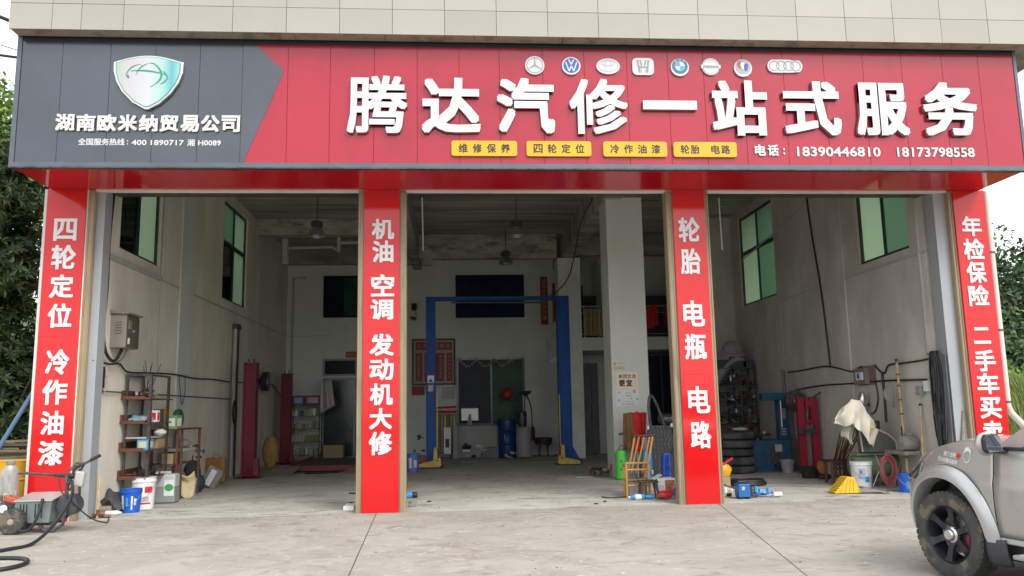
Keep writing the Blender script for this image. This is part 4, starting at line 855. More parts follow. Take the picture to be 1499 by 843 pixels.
# ============================================================ MIDDLE BAY
t = thing('two_post_lift', 'blue two-post vehicle lift with yellow arms in the middle bay', 'vehicle lift', (1.25, 9.75, 0))
for s, x in ((1, -.61), (-1, 3.07)):
    w = .13 if s == 1 else .17
    m = M(); m.b2(x - w, x + w, 9.9, 9.94, 0, 4.63); m.b2(x - w, x - w + .03, 9.62, 9.9, 0, 4.63); m.b2(x + w - .03, x + w, 9.62, 9.9, 0, 4.63)
    obj('post', m, M_BLUE, t); obj('post_cover', M().b2(x - w + .03, x + w - .03, 9.66, 9.68, .1, 4.6), M_BLUE, t)
    obj('base_plate', M().b2(x - .32, x + .32, 9.45, 10.05, .0, .022), M_BLUE, t)
    obj('gusset', M().prism([(x - s * .13, .02), (x - s * .42, .02), (x - s * .13, .55)], 9.6, 9.63), M_BLUE, t) if s == -1 else None
    obj('carriage', M().box((x + s * .12, 9.56, .32), (.13, .16, .42), taper=.7), M_YELM, t, bevel=.01)
    arm = obj('lifting_arm', M().prism([(x + s * .28, .06), (x + s * .26, .28), (x + s * .05, .20), (x - s * .30, .12), (x - s * .34, .03), (x + s * .2, .03)], 9.30, 9.46), M_YELM, t, bevel=.01)
    obj('arm_pad', M().lathe([(.06, .10), (.06, .16)], (x - s * .30, 9.38, 0), 12), M_RUBBER, arm); obj('arm_pin', M().tube([(x + s * .18, 9.28, .2), (x + s * .18, 9.48, .2)], .03, 8), M_STEELD, arm)
    obj('safety_rod', M().b2(x + s * .16, x + s * .185, 9.6, 9.64, .5, 1.9), M_YELM, t)
obj('crossbeam', M().b2(-.74, 3.24, 9.72, 9.86, 4.53, 4.64), M_BLUE, t); obj('crossbeam_lip', M().b2(-.46, 2.9, 9.70, 9.72, 4.55, 4.60), M_BLUE, t)  # the lip is a thin blue strip on the beam front
obj('limit_bar', M().tube([(-.05, 9.6, 4.46), (2.5, 9.6, 4.44)], .028, 8), M_STEELD, t)
obj('maker_plate', M().b2(-.70, -.52, 9.605, 9.612, 2.26, 2.46), M_PRINTW, t); q = obj('maker_plate', M().b2(-.68, -.54, 9.605, 9.612, 2.03, 2.2), M_PIPED, t)
obj('plate_mark', M().prism([(-.68, 2.28), (-.54, 2.28), (-.61, 2.38)], 9.60, 9.604), M_BLUE, q)
tag(rod('hanging_wire', smooth_path([(3.4, 6.1, 6.75), (3.33, 6.1, 6.4), (3.12, 6.3, 5.99), (3.03, 6.9, 5.3), (3.02, 8.0, 4.9), (2.9, 9.0, 4.72), (2.75, 9.7, 4.66)]), .016, M_CABLE), 'black wire drooping from the beam to the right end of the blue lift', 'wire')
# charter board
t = thing('charter_board', 'framed red and beige notice board behind the left blue post', 'notice board', (-.65, 14.55, 2.0))
obj('frame', M().b2(-1.37, .08, 14.54, 14.598, 2.35, 3.90), mat('dark brown frame', (.05, .02, .018), .5), t); obj('backing', M().b2(-1.31, .02, 14.53, 14.539, 2.41, 3.84), mat('beige board', (.42, .34, .26), .6), t)
for x0, x1, z0, z1 in ((-1.25, -.04, 3.52, 3.78), (-1.25, -1.02, 2.48, 3.42), (-.95, -.3, 2.48, 3.42), (-.22, -.03, 2.48, 3.42)): obj('red_panel', M().b2(x0, x1, 14.52, 14.529, z0, z1), M_CARTR, t)
for x, s, mt in ((-.42, '唐河岩五业社', M_PIPED), (-.86, '安全文明生产', M_PIPED), (-1.135, '遵章守纪确保安全', M_GOLD), (-.125, '爱岗敬业诚信', M_GOLD)):
    for i, c in enumerate(s): obj('character', lettering(M(), c, x, 3.30 - i * .82 / len(s), .10 if mt is M_PIPED else .085, .10 if mt is M_PIPED else .085, 14.52, 0), mt, t)
for i, c in enumerate('公司管理制度'): obj('character', lettering(M(), c, -1.12 + i * .19, 3.65, .14, .15, 14.52, 0), M_GOLD, t)
single('small_notice', M().b2(-1.37, -.95, 14.54, 14.598, 2.03, 2.33), M_CARTR, 'small dark red plaque hanging under the left corner of the notice board', 'plaque')
t = thing('wall_calendar', 'grey calendar sheet hanging under the right corner of the notice board', 'calendar', (-.18, 14.56, 1.9)); obj('sheet', M().b2(-.38, .03, 14.55, 14.56, 1.89, 2.43), M_PIPED, t); obj('header', M().b2(-.36, .01, 14.546, 14.549, 2.30, 2.41), M_LGREEN, t)
for s, x in (('上', 2.92), ): pass
for x0, x1, z0, z1, s, lb in ((2.99, 3.24, 4.34, 5.99, '诚信经营生意兴隆', 'wider red couplet strip with gold characters high on the back wall'), (3.33, 3.49, 4.6, 5.99, '财源广进通四海', 'narrower dark red couplet strip next to the pier')):
    t = thing('couplet_strip', lb, 'couplet', ((x0 + x1) / 2, 14.58, z0)) if x0 < 3.3 else thing('couplet_strip', lb, 'couplet', (3.24, 12.6, 4.7))
    if x0 < 3.3:
        obj('paper', M().b2(x0, x1, 14.585, 14.598, z0, z1), mat('couplet red', (.26, .025, .02), .6), t)
        for i, c in enumerate(s): obj('character', lettering(M(), c, (x0 + x1) / 2, z1 - .15 - i * (z1 - z0 - .2) / len(s), .15, .15, 14.584, 0), M_GOLD, t)
    else: obj('paper', M().b2(3.19, 3.285, 12.9, 12.95, 4.25, 5.5), bpy.data.materials['couplet red'], t)
t = thing('tilted_sign_frame', 'pale glazed light-box hung at an angle beside the pier', 'light box', (3.1, 12.1, 3.3))
obj('panel', M().add([(2.90, 12.05, 3.62), (3.24, 12.05, 3.92), (3.26, 12.05, 3.2), (2.93, 12.05, 2.95), (2.90, 12.15, 3.62), (3.24, 12.15, 3.92), (3.26, 12.15, 3.2), (2.93, 12.15, 2.95)], [(0, 1, 2, 3), (4, 7, 6, 5), (0, 4, 5, 1), (1, 5, 6, 2), (2, 6, 7, 3), (3, 7, 4, 0)]), M_PGREY, t)
obj('lower_edge', M().add([(2.93, 12.03, 2.95), (3.26, 12.03, 3.2), (3.28, 12.03, 3.12), (2.93, 12.03, 2.82), (2.93, 12.17, 2.95), (3.26, 12.17, 3.2), (3.28, 12.17, 3.12), (2.93, 12.17, 2.82)], [(0, 1, 2, 3), (4, 7, 6, 5), (0, 4, 5, 1), (1, 5, 6, 2), (2, 6, 7, 3), (3, 7, 4, 0)]), M_PIPED, t)
t = thing('security_camera', 'black dome camera with dangling cable on the back wall left of the lift', 'camera', (-1.3, 14.5, 4.9)); obj('bracket', M().b2(-1.38, -1.2, 14.4, 14.598, 5.02, 5.08), M_PBLACK, t); obj('dome', M().ball((-1.29, 14.4, 4.93), .1, 12, 8), M_PBLACK, t, smooth=True); obj('lower_unit', M().box((-1.32, 14.45, 4.58), (.18, .12, .1), ry=.3), M_PBLACK, t); obj('cable', M().tube([(-1.25, 14.5, 4.9), (-1.22, 14.5, 4.7), (-1.28, 14.5, 4.6)], .01, 5), M_CABLE, t)
# office counter group
t = thing('office_counter', 'white fronted counter with dark top under the office window', 'counter', (.78, 14.2, 0)); obj('front', M().b2(.13, 1.42, 14.0, 14.5, 0, 1.0), mat('dull white counter', (.40, .40, .385), .6, var=.05), t); obj('top', M().b2(.08, 1.46, 13.95, 14.53, 1.0, 1.04), M_STEELD, t); obj('panel_gap', M().b2(.345, .352, 13.996, 13.999, .05, .95), M_STEELD, t)
t = thing('desktop_monitor', 'silver-backed desktop monitor standing on the counter', 'monitor', (.53, 14.1, 1.04)); obj('back_shell', M().b2(.24, .82, 14.08, 14.13, 1.16, 1.58), mat('silver monitor shell', (.62, .62, .62), .35, .3), t, bevel=.02); obj('stand', M().prism([(.45, 1.04), (.61, 1.04), (.57, 1.38), (.49, 1.38)], 14.03, 14.06), M_PGREY, t); obj('foot', M().b2(.43, .63, 13.98, 14.2, 1.04, 1.05), M_PGREY, t)
m = M(); rnd = random.Random(2)
for k in range(75):
    u = k / 75; px = .2 + u * 1.85; pz = 3.18 - .22 * abs(math.sin(u * math.pi * 3.2)); m.ball((px + rnd.uniform(-.02, .02), 14.45, pz + rnd.uniform(-.04, .04)), .032, 6, 4)
single('paper_garland', m, mat('faded pink garland', (.42, .30, .29), .8, var=.3, vs=30), 'faded pink paper garland looped across the top of the office window', 'garland')
t = thing('bench_panel', 'yellowish slatted cabinet behind the left blue post', 'cabinet', (-.26, 13.9, 0)); obj('cabinet', M().b2(-.61, .08, 13.8, 14.3, .15, 1.38), mat('dark olive cabinet', (.10, .10, .045), .6), t)
for k in range(7): obj('slat', M().b2(-.6 + k * .1, -.54 + k * .1, 13.77, 13.80, .18, 1.36), [M_YELM, M_STEELD, M_GOLDW][k % 3], t)
tag(rod('red_bar', [(-.62, 13.7, 1.60), (.08, 13.7, 1.62)], .035, M_PRED), 'upper red bar lying over the yellowish cabinet', 'bar'); tag(rod('red_bar', [(-.62, 13.7, 1.48), (.1, 13.7, 1.46)], .04, M_PRED), 'lower red bar lying over the yellowish cabinet', 'bar')
t = thing('standing_box', 'tall narrow white printed box standing before the yellowish cabinet', 'box', (-.2, 13.5, 0)); obj('box', M().b2(-.31, -.09, 13.5, 13.6, .15, .97), M_PWHITE, t); obj('print', M().b2(-.26, -.14, 13.493, 13.499, .35, .62), M_BLK, t)
single('grey_post', M().b2(-.02, .12, 13.5, 13.6, 0, 1.05), M_PGREY, 'grey upright panel between cabinet and counter', 'panel')
t = thing('blue_drum', 'dark blue drum standing right of the counter', 'drum', (1.7, 13.4, 0)); obj('drum_body', M().lathe([(.29, 0), (.30, .02), (.29, .4), (.305, .42), (.29, .44), (.29, .8), (.305, .82), (.29, .84), (.29, 1.18), (.27, 1.2)], (1.71, 13.4, 0), 26), mat('dark blue drum paint', (.008, .035, .16), .4, var=.1), t, smooth=True); obj('handle', M().tube([(1.6, 13.09, .55), (1.6, 13.07, .65), (1.6, 13.09, .75)], .012, 5), M_STEEL, t)
t = thing('oil_drainer', 'grey cylindrical waste-oil drainer with glass chamber and hoses', 'oil drainer', (2.19, 13, 0)); obj('tank', M().lathe([(.24, .04), (.245, .06), (.245, .90), (.2, .96)], (2.19, 13, 0), 24), M_PGREY, t, smooth=True); obj('chamber', M().lathe([(.13, .96), (.14, 1.0), (.14, 1.42), (.10, 1.46)], (2.15, 13, 0), 18), M_STEELD, t, smooth=True); obj('mast', M().tube([(2.2, 12.95, .9), (2.2, 12.95, 1.95)], .025, 8), M_STEEL, t); obj('bowl', M().lathe([(.03, 1.9), (.2, 2.02), (.22, 2.08)], (2.25, 13, 0), 18), M_STEELD, t, smooth=True); obj('hose', M().tube(smooth_path([(2.3, 13, 1.95), (2.42, 12.9, 1.6), (2.45, 12.9, 1.1), (2.4, 12.8, .5)]), .02, 6), M_CABLE, t, smooth=True)
single('red_hose_reel', M().lathe([(.2, -.05), (.24, 0), (.2, .05)], (2.5, 13.2, .75), 18, 'x'), mat('dark red hose', (.16, .02, .02), .7), 'dark red hose hanging behind the oil drainer', 'hose', smooth=True)
t = thing('red_lantern', 'red balloon-like lantern before the office window', 'lantern', (1.75, 13.6, 1.8)); obj('globe', M().ball((1.75, 13.6, 2.0), .18, 18, 12), mat('red lantern skin', (.34, .025, .025), .5), t, smooth=True); obj('cord', M().tube([(1.75, 13.6, 2.17), (1.75, 13.6, 3.2)], .006, 5), M_CABLE, t)
t = thing('round_stool', 'black round-backed chair near the right of the back wall', 'chair', (2.86, 13.5, 0))
obj('seat', M().lathe([(.25, .38), (.26, .42), (.2, .45)], (2.86, 13.5, 0), 20), M_PBLACK, t, smooth=True); obj('back', M().grid(lambda u, v: (2.86 + .27 * math.cos(R(200 - 220 * u)), 13.55 + .2 * math.sin(R(200 - 220 * u)), .42 + .18 * v), 14, 2), M_PBLACK, t, solid=.02, smooth=True)
for a in (45, 135, 225, 315): obj('leg', M().tube([(2.86 + .2 * math.cos(R(a)), 13.5 + .2 * math.sin(R(a)), 0), (2.86 + .16 * math.cos(R(a)), 13.5 + .16 * math.sin(R(a)), .4)], .014, 6), M_STEELD, t)
junkpile((.85, 13.6, 0), (1.3, .3, .5), 20, [M_STEELD, M_PIPED, M_PBLACK, M_PWHITE], 'jumble of grey parts on the floor before the counter', 'parts', 21)
boxthing('dark_crate', (1.17, 13.5, 0), (.28, .2, .34), M_STEELD, 'small dark crate on the floor before the counter', 'crate'); boxthing('grey_crate', (1.42, 13.5, 0), (.22, .2, .36), M_GREYM, 'small grey crate between dark crate and blue drum', 'crate')
junkpile((1.7, 12.0, 0), (.35, .2, .3), 7, [M_PWHITE, M_JERRY, M_PIPED], 'white jugs and plastic lying on the floor before the drum', 'jugs', 23, 'plastic_jugs')
junkpile((3.05, 11.0, 0), (.4, .4, .35), 8, [M_PWHITE, M_STEELD, M_PIPED], 'small white items on the floor by the right blue post', 'parts', 24)
for i, (x, y, w, lb) in enumerate(((.45, 11.6, .5, 'white strip of paper on the middle bay floor, left'), (1.35, 11.2, .3, 'white scrap of paper on the middle bay floor, right'), (2.85, 5.4, .35, 'white scrap lying on the floor left of the concrete column'))): single('paper_scrap', M().box((x, y, .006), (w, .1, .006), rz=.1), M_PAPER, lb, 'paper')
junkpile((3.35, 5.7, 0), (.75, .5, .2), 13, [M_RUST, M_STEELD, M_PRED, M_PLANK], 'heap of rusty scrap left of the concrete column', 'scrap', 25, 'metal_scrap')
t = bucket('printed_pail', -1.1, 8.2, .14, .16, .45, mat('blue white pail', (.08, .16, .45), .5), 'blue pail with white print just right of the second banner', prints=((230, 260, .1, .35, M_PRINTW), (280, 310, .12, .3, M_PRINTW)))
t.location = (-1.02, 8.2, 0)
single('orange_ramp', M().b2(-1.35, -.75, 10.9, 11.3, .0, .1).b2(-1.3, -.8, 10.95, 11.25, .1, .25), mat('orange red plastic', (.45, .08, .03), .5), 'orange red block on the floor behind the left blue post', 'block')
junkpile((-1.1, 12.0, 0), (.4, .3, .95), 12, [M_STEELD, M_PBLACK, M_PRED, M_PIPED], 'stacked dark hand tools left of the left blue post', 'tools', 27, 'hand_tools')
t = thing('spray_can', 'light blue can lying on the floor right of the second banner', 'can', (-.72, 2.0, 0)); obj('can', M().lathe([(.05, -.09), (.055, -.08), (.055, .05)], (-.78, 2.0, .056), 16, 'x'), M_PBLUEL, t, smooth=True); obj('cap', M().lathe([(.05, .05), (.045, .14)], (-.78, 2.0, .056), 14, 'x'), M_PBLACK, t, smooth=True)
single('tape_roll', M().b2(-.72, -.58, .62, .72, 0, .09), M_GREYM, 'small grey box at the foot of the second banner, right side', 'box', bevel=.012)
for i, (x, y, rz) in enumerate(((-1.75, 1.4, .3), (-.45, 1.3, -.1), (2.4, .6, .8), (2.2, .35, .2))): tag(obj('oily_bolt', M().tube([(x, y, .012), (x + .07 * math.cos(rz), y + .07 * math.sin(rz), .012)], .012, 6), M_PBLACK), 'small oily black bolt on the floor ' + ('left of the second banner' if i == 0 else 'right of the second banner' if i == 1 else 'before the bamboo chair, farther one' if i == 2 else 'before the bamboo chair, nearer one'), 'bolt', 'bolts lying on the floor')

# ============================================================ COLUMN SIDE GROUP
YC = 5.2
t = thing('wall_poster', 'shop flyer 美团优选 便宜 with smiling face taped to the concrete column', 'poster', (3.85, YC - .01, 1.54))
obj('paper', M().b2(3.60, 4.10, YC - .006, YC - .001, 1.54, 1.90), M_LGREEN, t); obj('paper_top', M().b2(3.62, 4.09, YC - .008, YC - .001, 1.902, 2.28), M_PEACH, t)
for i, c in enumerate('美团优选'): obj('character', lettering(M(), c, 3.70 + i * .102, 2.185, .088, .09, YC - .008, .002), M_BLK, t)
for i, c in enumerate('便宜'): obj('character', lettering(M(), c, 3.73 + i * .165, 2.04, .14, .15, YC - .008, .006), mat('brown black print', (.07, .03, .015), .5) if i == 0 else bpy.data.materials['brown black print'], t)
M_PINK = mat('pink print', (.70, .30, .34), .6); M_TEALP = mat('teal print', (.20, .52, .45), .6)
for i, c in enumerate('天天省'): obj('small_character', lettering(M(), c, 4.035, 2.09 - i * .06, .045, .05, YC - .008, 0), M_PINK, t)
m = M(); disc(m, 3.84, 1.815, .010, .014, YC - .009, YC - .007, 10); obj('eye', m, M_BLK, t); m = M(); disc(m, 3.90, 1.815, .010, .014, YC - .009, YC - .007, 10); obj('eye', m, M_BLK, t)
m = M()
for k in range(8):
    a, b = R(205 + k * 16.2), R(205 + (k + 1) * 16.2); bar(m, (3.87 + .065 * math.cos(a), 1.80 + .05 * math.sin(a)), (3.87 + .065 * math.cos(b), 1.80 + .05 * math.sin(b)), .005, YC - .0095 - k * .0001)
obj('smile', m, M_BLK, t)
for x, z, r_, mt in ((4.0, 1.85, .04, M_PINK), (3.66, 1.83, .022, M_PINK), (4.06, 1.68, .028, M_TEALP), (3.65, 1.66, .028, M_TEALP), (3.93, 1.70, .02, M_TEALP), (3.75, 1.72, .018, mat('lilac print', (.55, .52, .70), .6))): m = M(); disc(m, x, z, r_, r_ * 1.1, YC - .009, YC - .007, 12); obj('printed_dot', m, mt, t)
m = M(); lettering(m, '新人专享一分购', 3.85, 1.63, .28, .04, YC - .007, 0); obj('small_text', m, M_PINK, t); m = M(); lettering(m, '扫码下载立即领取', 3.85, 1.575, .30, .025, YC - .007, 0); obj('small_text', m, M_BLK, t)
t = thing('small_sticker', 'small cream notice with leaf mark above the flyer on the column', 'notice', (3.66, YC - .01, 2.33)); obj('card', M().b2(3.545, 3.79, YC - .005, YC - .001, 2.42, 2.52), mat('cream card', (.62, .60, .48), .5), t); obj('card', M().b2(3.555, 3.80, YC - .0055, YC - .0012, 2.335, 2.41), mat('olive card', (.48, .46, .32), .5), t); obj('leaf_mark', M().prism([(3.55, 2.47), (3.59, 2.485), (3.62, 2.45), (3.58, 2.455)], YC - .007, YC - .0055), M_BLK, t)
m = M(); lettering(m, '小心地滑', 3.71, 2.48, .12, .03, YC - .0055, 0); obj('small_text', m, M_BLK, t)
# clothes on wrench stand
t = thing('tool_stand', 'upright steel stand with blue clamp holding clothes before the column', 'stand', (3.83, 4.65, 0)); obj('pole', M().tube([(3.9, 4.62, 0), (3.9, 4.62, 1.42)], .024, 8), M_STEEL, t, smooth=True); obj('crossarm', M().tube([(3.50, 4.6, .94), (3.98, 4.6, 1.0)], .028, 8), M_STEELD, t, smooth=True); obj('clamp', M().box((3.84, 4.575, .98), (.2, .07, .08), ry=-.2), M_PBLUEL, t, bevel=.015); obj('head', M().ball((3.9, 4.6, 1.36), .05, 10, 8), M_STEELD, t, smooth=True)
for a in (0, 120, 240): obj('foot', M().tube([(3.9, 4.62, .03), (3.9 + .22 * math.cos(R(a)), 4.62 + .22 * math.sin(R(a)), .02)], .015, 6), M_STEELD, t)
def drape(x0, x1, z0, z1, y, ph, taper=.0):
    return M().grid(lambda u, v: (x0 + (x1 - x0) * (u + (0.5 - u) * taper * v), y + .035 * math.sin(u * 15 + ph) * (.3 + v) - .05 * math.sin(math.pi * u), z1 - (z1 - z0) * v - .04 * abs(u - .6)), 22, 10)
single('brown_jacket', drape(3.60, 3.86, .64, 1.40, 4.55, 0, -.15), M_BROWNC, 'brown cloth hanging on the steel stand before the column', 'cloth', smooth=True, solid=.02)
single('red_jacket', drape(3.80, 3.93, .60, 1.41, 4.50, 2, -.5), M_REDC, 'red cloth hanging right of the brown cloth on the stand', 'cloth', smooth=True, solid=.02)
single('red_sleeve', drape(3.92, 4.10, .92, 1.40, 4.56, 4, .5), M_REDC, 'red patterned sleeve hanging at the right of the steel stand', 'cloth', smooth=True, solid=.02)
t = thing('green_bag', 'vivid green upright bag with black swirl at the foot of the column', 'bag', (3.50, 4.6, 0)); obj('bag', M().lathe([(.09, 0), (.125, .03), (.125, .54), (.10, .60), (.05, .62)], (3.52, 4.6, 0), 18), M_PGREEN, t, smooth=True)
m = M()
for a0, a1, z in ((250, 275, .34), (268, 290, .26), (250, 275, .18)): m.grid(lambda u, v: (3.52 + .128 * math.cos(R(a0 + (a1 - a0) * u)), 4.6 + .128 * math.sin(R(a0 + (a1 - a0) * u)), z + .05 * math.sin(math.pi * u) + .025 * v), 6, 1)
obj('swirl', m, M_BLK, t); obj('handle', M().tube([(3.46, 4.6, .60), (3.52, 4.58, .72), (3.62, 4.6, .66)], .008, 5), M_PBLACK, t)
boxthing('pale_crate', (3.82, 4.85, 0), (.42, .3, .62), M_PGREY, 'pale grey crate behind the bamboo chair', 'crate'); single('blue_canister', M().lathe([(.10, 0), (.10, .58), (.05, .62)], (4.0, 4.2, 0), 18), M_PBLUEL, 'light blue canister behind the bamboo chair', 'canister', smooth=True)
# perforated dark panels
def mats_panel(x0, x1, z1, label, y):
    o = thing('rubber_mat_panel', label, 'panel', ((x0 + x1) / 2, y, 0)); obj('sheet', M().box(((x0 + x1) / 2, y + .1, z1 / 2), (x1 - x0, .03, z1), rx=-.06), M_PBLACK, o)
    rows = int(z1 / .085); cols = max(2, int((x1 - x0) / .085)); m = M()
    for i in range(rows):
        for j in range(cols):
            z = .06 + i * .085; x = x0 + .045 + j * (x1 - x0 - .06) / cols + (.02 if i % 2 else 0); m.box((x, y + .078 + (z - z1 / 2) * .06, z), (.022, .012, .06), rx=-.06)
    obj('raised_studs', m, M_STEELD, o, kind='stuff'); return o
mats_panel(4.02, 4.54, 1.12, 'wide dark studded rubber panel leaning behind the bamboo chair', 4.1); mats_panel(4.56, 4.74, .92, 'narrow dark studded panel half hidden behind the third banner', 4.2)
for i, (x, z) in enumerate(((4.0, 1.08), (4.5, 1.12), (4.03, .62), (4.05, .18), (4.56, .62))): single('bright_clip', M().box((x, 4.05, z), (.06, .04, .08)), M_STEEL, 'bright metal clip on the dark studded panels, ' + ['top left one', 'top right one', 'middle left one', 'lowest left one', 'middle right one'][i], 'clip', 'clips on the dark panels', bevel=.008)
single('bumper_strip', M().tube(smooth_path([(4.14, 4.3, .98), (4.10, 4.32, 1.5), (4.16, 4.35, 1.74), (4.28, 4.35, 1.55), (4.46, 4.32, .95), (4.50, 4.3, .5)]), .032, 8), M_STEELD, 'long curved dark trim strip standing above the studded panel', 'trim strip', smooth=True)
t = single('exhaust_can', M().lathe([(.06, -.22), (.11, -.18), (.12, .16), (.07, .2)], (4.66, 4.9, 1.24), 18, 'x'), M_STEELD, 'dark shiny canister lying behind the studded panels', 'canister', smooth=True)
# bamboo chair
t = thing('bamboo_chair', 'low varnished bamboo chair with tilted back at the foot of the column', 'chair', (3.12, 1.35, 0))
for x, y in ((2.90, 1.12), (3.28, 1.12), (2.93, 1.46), (3.30, 1.46)): obj('leg', M().tube([(x, y, 0), (x, y, .58 if y < 1.2 else .50)], .021, 8), M_WOODY, t, smooth=True)
for x in (3.03, 3.12, 3.22): obj('back_spindle', M().tube([(x + .02, 1.44, .38), (x + .22, 1.62, .98)], .015, 8), M_WOODY, t, smooth=True)
for x in (2.96, 3.28): obj('back_post', M().tube([(x, 1.45, .30), (x + .12, 1.55, .62), (x + .22, 1.64, 1.0)], .020, 8), M_WOODY, t, smooth=True)
obj('top_rail', M().tube([(3.14, 1.64, .99), (3.54, 1.64, 1.01)], .030, 8), M_WOODD, t, smooth=True)
for a, b in (((2.90, 1.12, .57), (3.28, 1.12, .57)), ((2.90, 1.12, .57), (2.93, 1.46, .50)), ((3.28, 1.12, .57), (3.30, 1.46, .50)), ((2.90, 1.12, .46), (3.28, 1.12, .46)), ((2.90, 1.13, .20), (3.28, 1.13, .20)), ((2.93, 1.46, .2), (3.30, 1.46, .2))): obj('rail', M().tube([a, b], .018, 8), M_WOODY, t, smooth=True)
for k in range(7): obj('seat_slat', M().b2(2.91 + k * .054, 2.955 + k * .054, 1.10, 1.48, .285, .30), M_GOLDW, t)
boxthing('pale_box', (3.1, 1.32, 0), (.26, .2, .26), M_PIPED, 'pale box pushed under the bamboo chair', 'box')
t = thing('step_stool', 'small dark wooden stool standing before the bamboo chair', 'stool', (3.21, .95, 0)); obj('seat', M().b2(3.06, 3.37, .83, 1.06, .265, .295), M_WOODD, t, bevel=.008)
for x, y, dx in ((3.10, .86, -.035), (3.33, .86, .045), (3.10, 1.03, -.03), (3.33, 1.03, .04)): obj('leg', M().tube([(x, y, .265), (x + dx, y - .01, 0)], .019, 6), M_WOODD, t)
t = thing('water_bottle', 'blue labelled plastic bottle lying under the small stool', 'bottle', (3.0, .8, 0)); obj('bottle', M().lathe([(.015, -.13), (.02, -.1), (.045, -.07), (.045, .1), (.03, .12)], (3.0, .8, .047), 16, 'x'), M_PBLUEL, t, smooth=True); obj('cap', M().lathe([(.018, -.15), (.018, -.125)], (3.0, .8, .047), 10, 'x'), M_PWHITE, t); obj('label', M().lathe([(.0465, -.04), (.0465, .06)], (3.0, .8, .047), 16, 'x', cap=False), M_PWHITE, t, smooth=True)
single('blue_bottle', M().lathe([(.03, -.06), (.04, .0), (.035, .08)], (3.2, .85, .041), 14, 'x'), M_PBLUEL, 'second light blue bottle lying under the small stool, to the right', 'bottle', smooth=True)
t = thing('snack_carton', 'white carton with brown food pictures beside the third banner', 'carton', (3.5, 1.0, 0)); obj('carton', M().b2(3.36, 3.66, .88, 1.14, 0, .33), M_PWHITE, t, bevel=.006); obj('picture', M().b2(3.49, 3.65, .876, .879, .06, .30), mat('brown food print', (.36, .14, .06), .5, var=.6, vs=24), t); obj('picture', M().b2(3.38, 3.47, .876, .879, .04, .22), mat('lilac print panel', (.55, .55, .62), .5), t)
obj('flap', M().box((3.38, 1.0, .345), (.16, .26, .005), ry=-.5), M_PWHITE, t)
t = thing('red_scoop', 'red and brown scoop lying before the carton', 'scoop', (3.45, .75, 0)); obj('pan', M().ball((3.44, .75, .08), .12, 14, 8, .04, (1.15, .8, .55)), M_PRED, t, smooth=True); obj('handle', M().tube([(3.5, .75, .1), (3.74, .78, .24)], .018, 8), M_PRED, t); obj('grip', M().ball((3.36, .72, .06), .07, 10, 7, .05, (1, .8, .6)), M_BROWNC, t, smooth=True)
single('blue_film_pack', M().box((3.62, 1.3, .36), (.15, .16, .72), taper=.86, ry=.04), mat('shiny blue film', (.01, .05, .34), .2, var=.4, vs=14, col3=(.25, .32, .5), m3=(.62, .7), s3=12, bump=.5, bs=14), 'tall shiny blue film pack squeezed behind the third banner', 'pack', bevel=.03); lumpy('plastic_bag', (3.68, .85, .12), .10, M_PBLUEL, 'pale blue crumpled plastic bag at the foot of the third banner', 'bag', (.8, .8, 1.1), .2)
tag(rod('floor_cable', smooth_path([(2.5, 1.3, .01), (2.6, 1.15, .01), (2.9, 1.2, .01), (3.1, 1.1, .01)]), .01, M_CABLE), 'thin black cable curling on the floor before the bamboo chair', 'cable')
t = single('yellow_bag', M().ball((4.72, 1.6, .38), .12, 12, 8, .12, (1.2, .8, 1.1)), M_YEL, 'bright yellow bag peeping out right of the third banner', 'bag', smooth=True); tag(rod('red_broom', [(4.62, 1.45, .46), (4.84, 1.4, .60)], .018, M_PRED), 'red broom handle sticking out above the yellow bag', 'broom')
boxthing('cream_box', (4.68, 1.5, 0), (.16, .3, .28), M_GOLDW, 'cream box under the yellow bag', 'box')

# ============================================================ RIGHT BAY
t = thing('pump_unit', 'blue metal pump unit with carrying handle on the floor right of the third banner', 'pump', (4.7, .6, 0))
obj('housing', M().b2(4.60, 4.79, .5, .7, .03, .235), M_TEAL if False else mat('bright machine blue', (.012, .12, .38), .4), t, bevel=.008)
for k in (4.63, 4.76): obj('handle_post', M().tube([(k, .6, .23), (k, .6, .27)], .012, 6), M_PBLACK, t)
obj('handle', M().tube([(4.63, .6, .27), (4.76, .6, .27)], .012, 6), M_PBLACK, t); obj('data_plate', M().b2(4.65, 4.70, .494, .499, .14, .2), M_PIPED, t); obj('end_cap', M().b2(4.79, 4.84, .52, .68, .04, .19), M_PBLACK, t, bevel=.006)
for k in (4.62, 4.75): obj('foot', M().b2(k, k + .03, .5, .7, 0, .03), M_PBLACK, t)
junkpile((5.08, .72, 0), (.46, .22, .15), 14, [mat('cobalt tool blue', (.02, .08, .32), .4), M_PBLACK, M_PBLUEL, M_PRED, M_PWHITE], 'bundle of blue hand tools and hoses on the floor right of the pump unit', 'tools', 31, 'tool_bundle')
junkpile((4.5, .85, 0), (.25, .3, .2), 9, [M_PLANK, M_PBLACK, M_PWHITE, M_RUST], 'crumpled scraps between the third banner and the pump unit', 'scraps', 33, 'scraps')
m = M()
for k in range(3): m.tube([(5.5 + (.42 - .05 * k) * math.cos(a * math.pi / 12) + .03 * k, 2.8 + (.34 - .03 * k) * math.sin(a * math.pi / 12), .03 + .03 * k) for a in range(24)], .026, 6, closed=True)
single('air_hose', m, M_CABLE, 'black hose coiled flat on the right bay floor', 'hose', smooth=True)
M_OLDT = mat('dusty old rubber', (.045, .045, .048), .9, var=.4, vs=6, col2=(.10, .095, .095), mask=(.45, .62), ms=2.5)
t = thing('tyre_stack', 'stack of old grey-black tyres left of the blue tyre machine', 'tyres', (6.35, 5.6, 0))
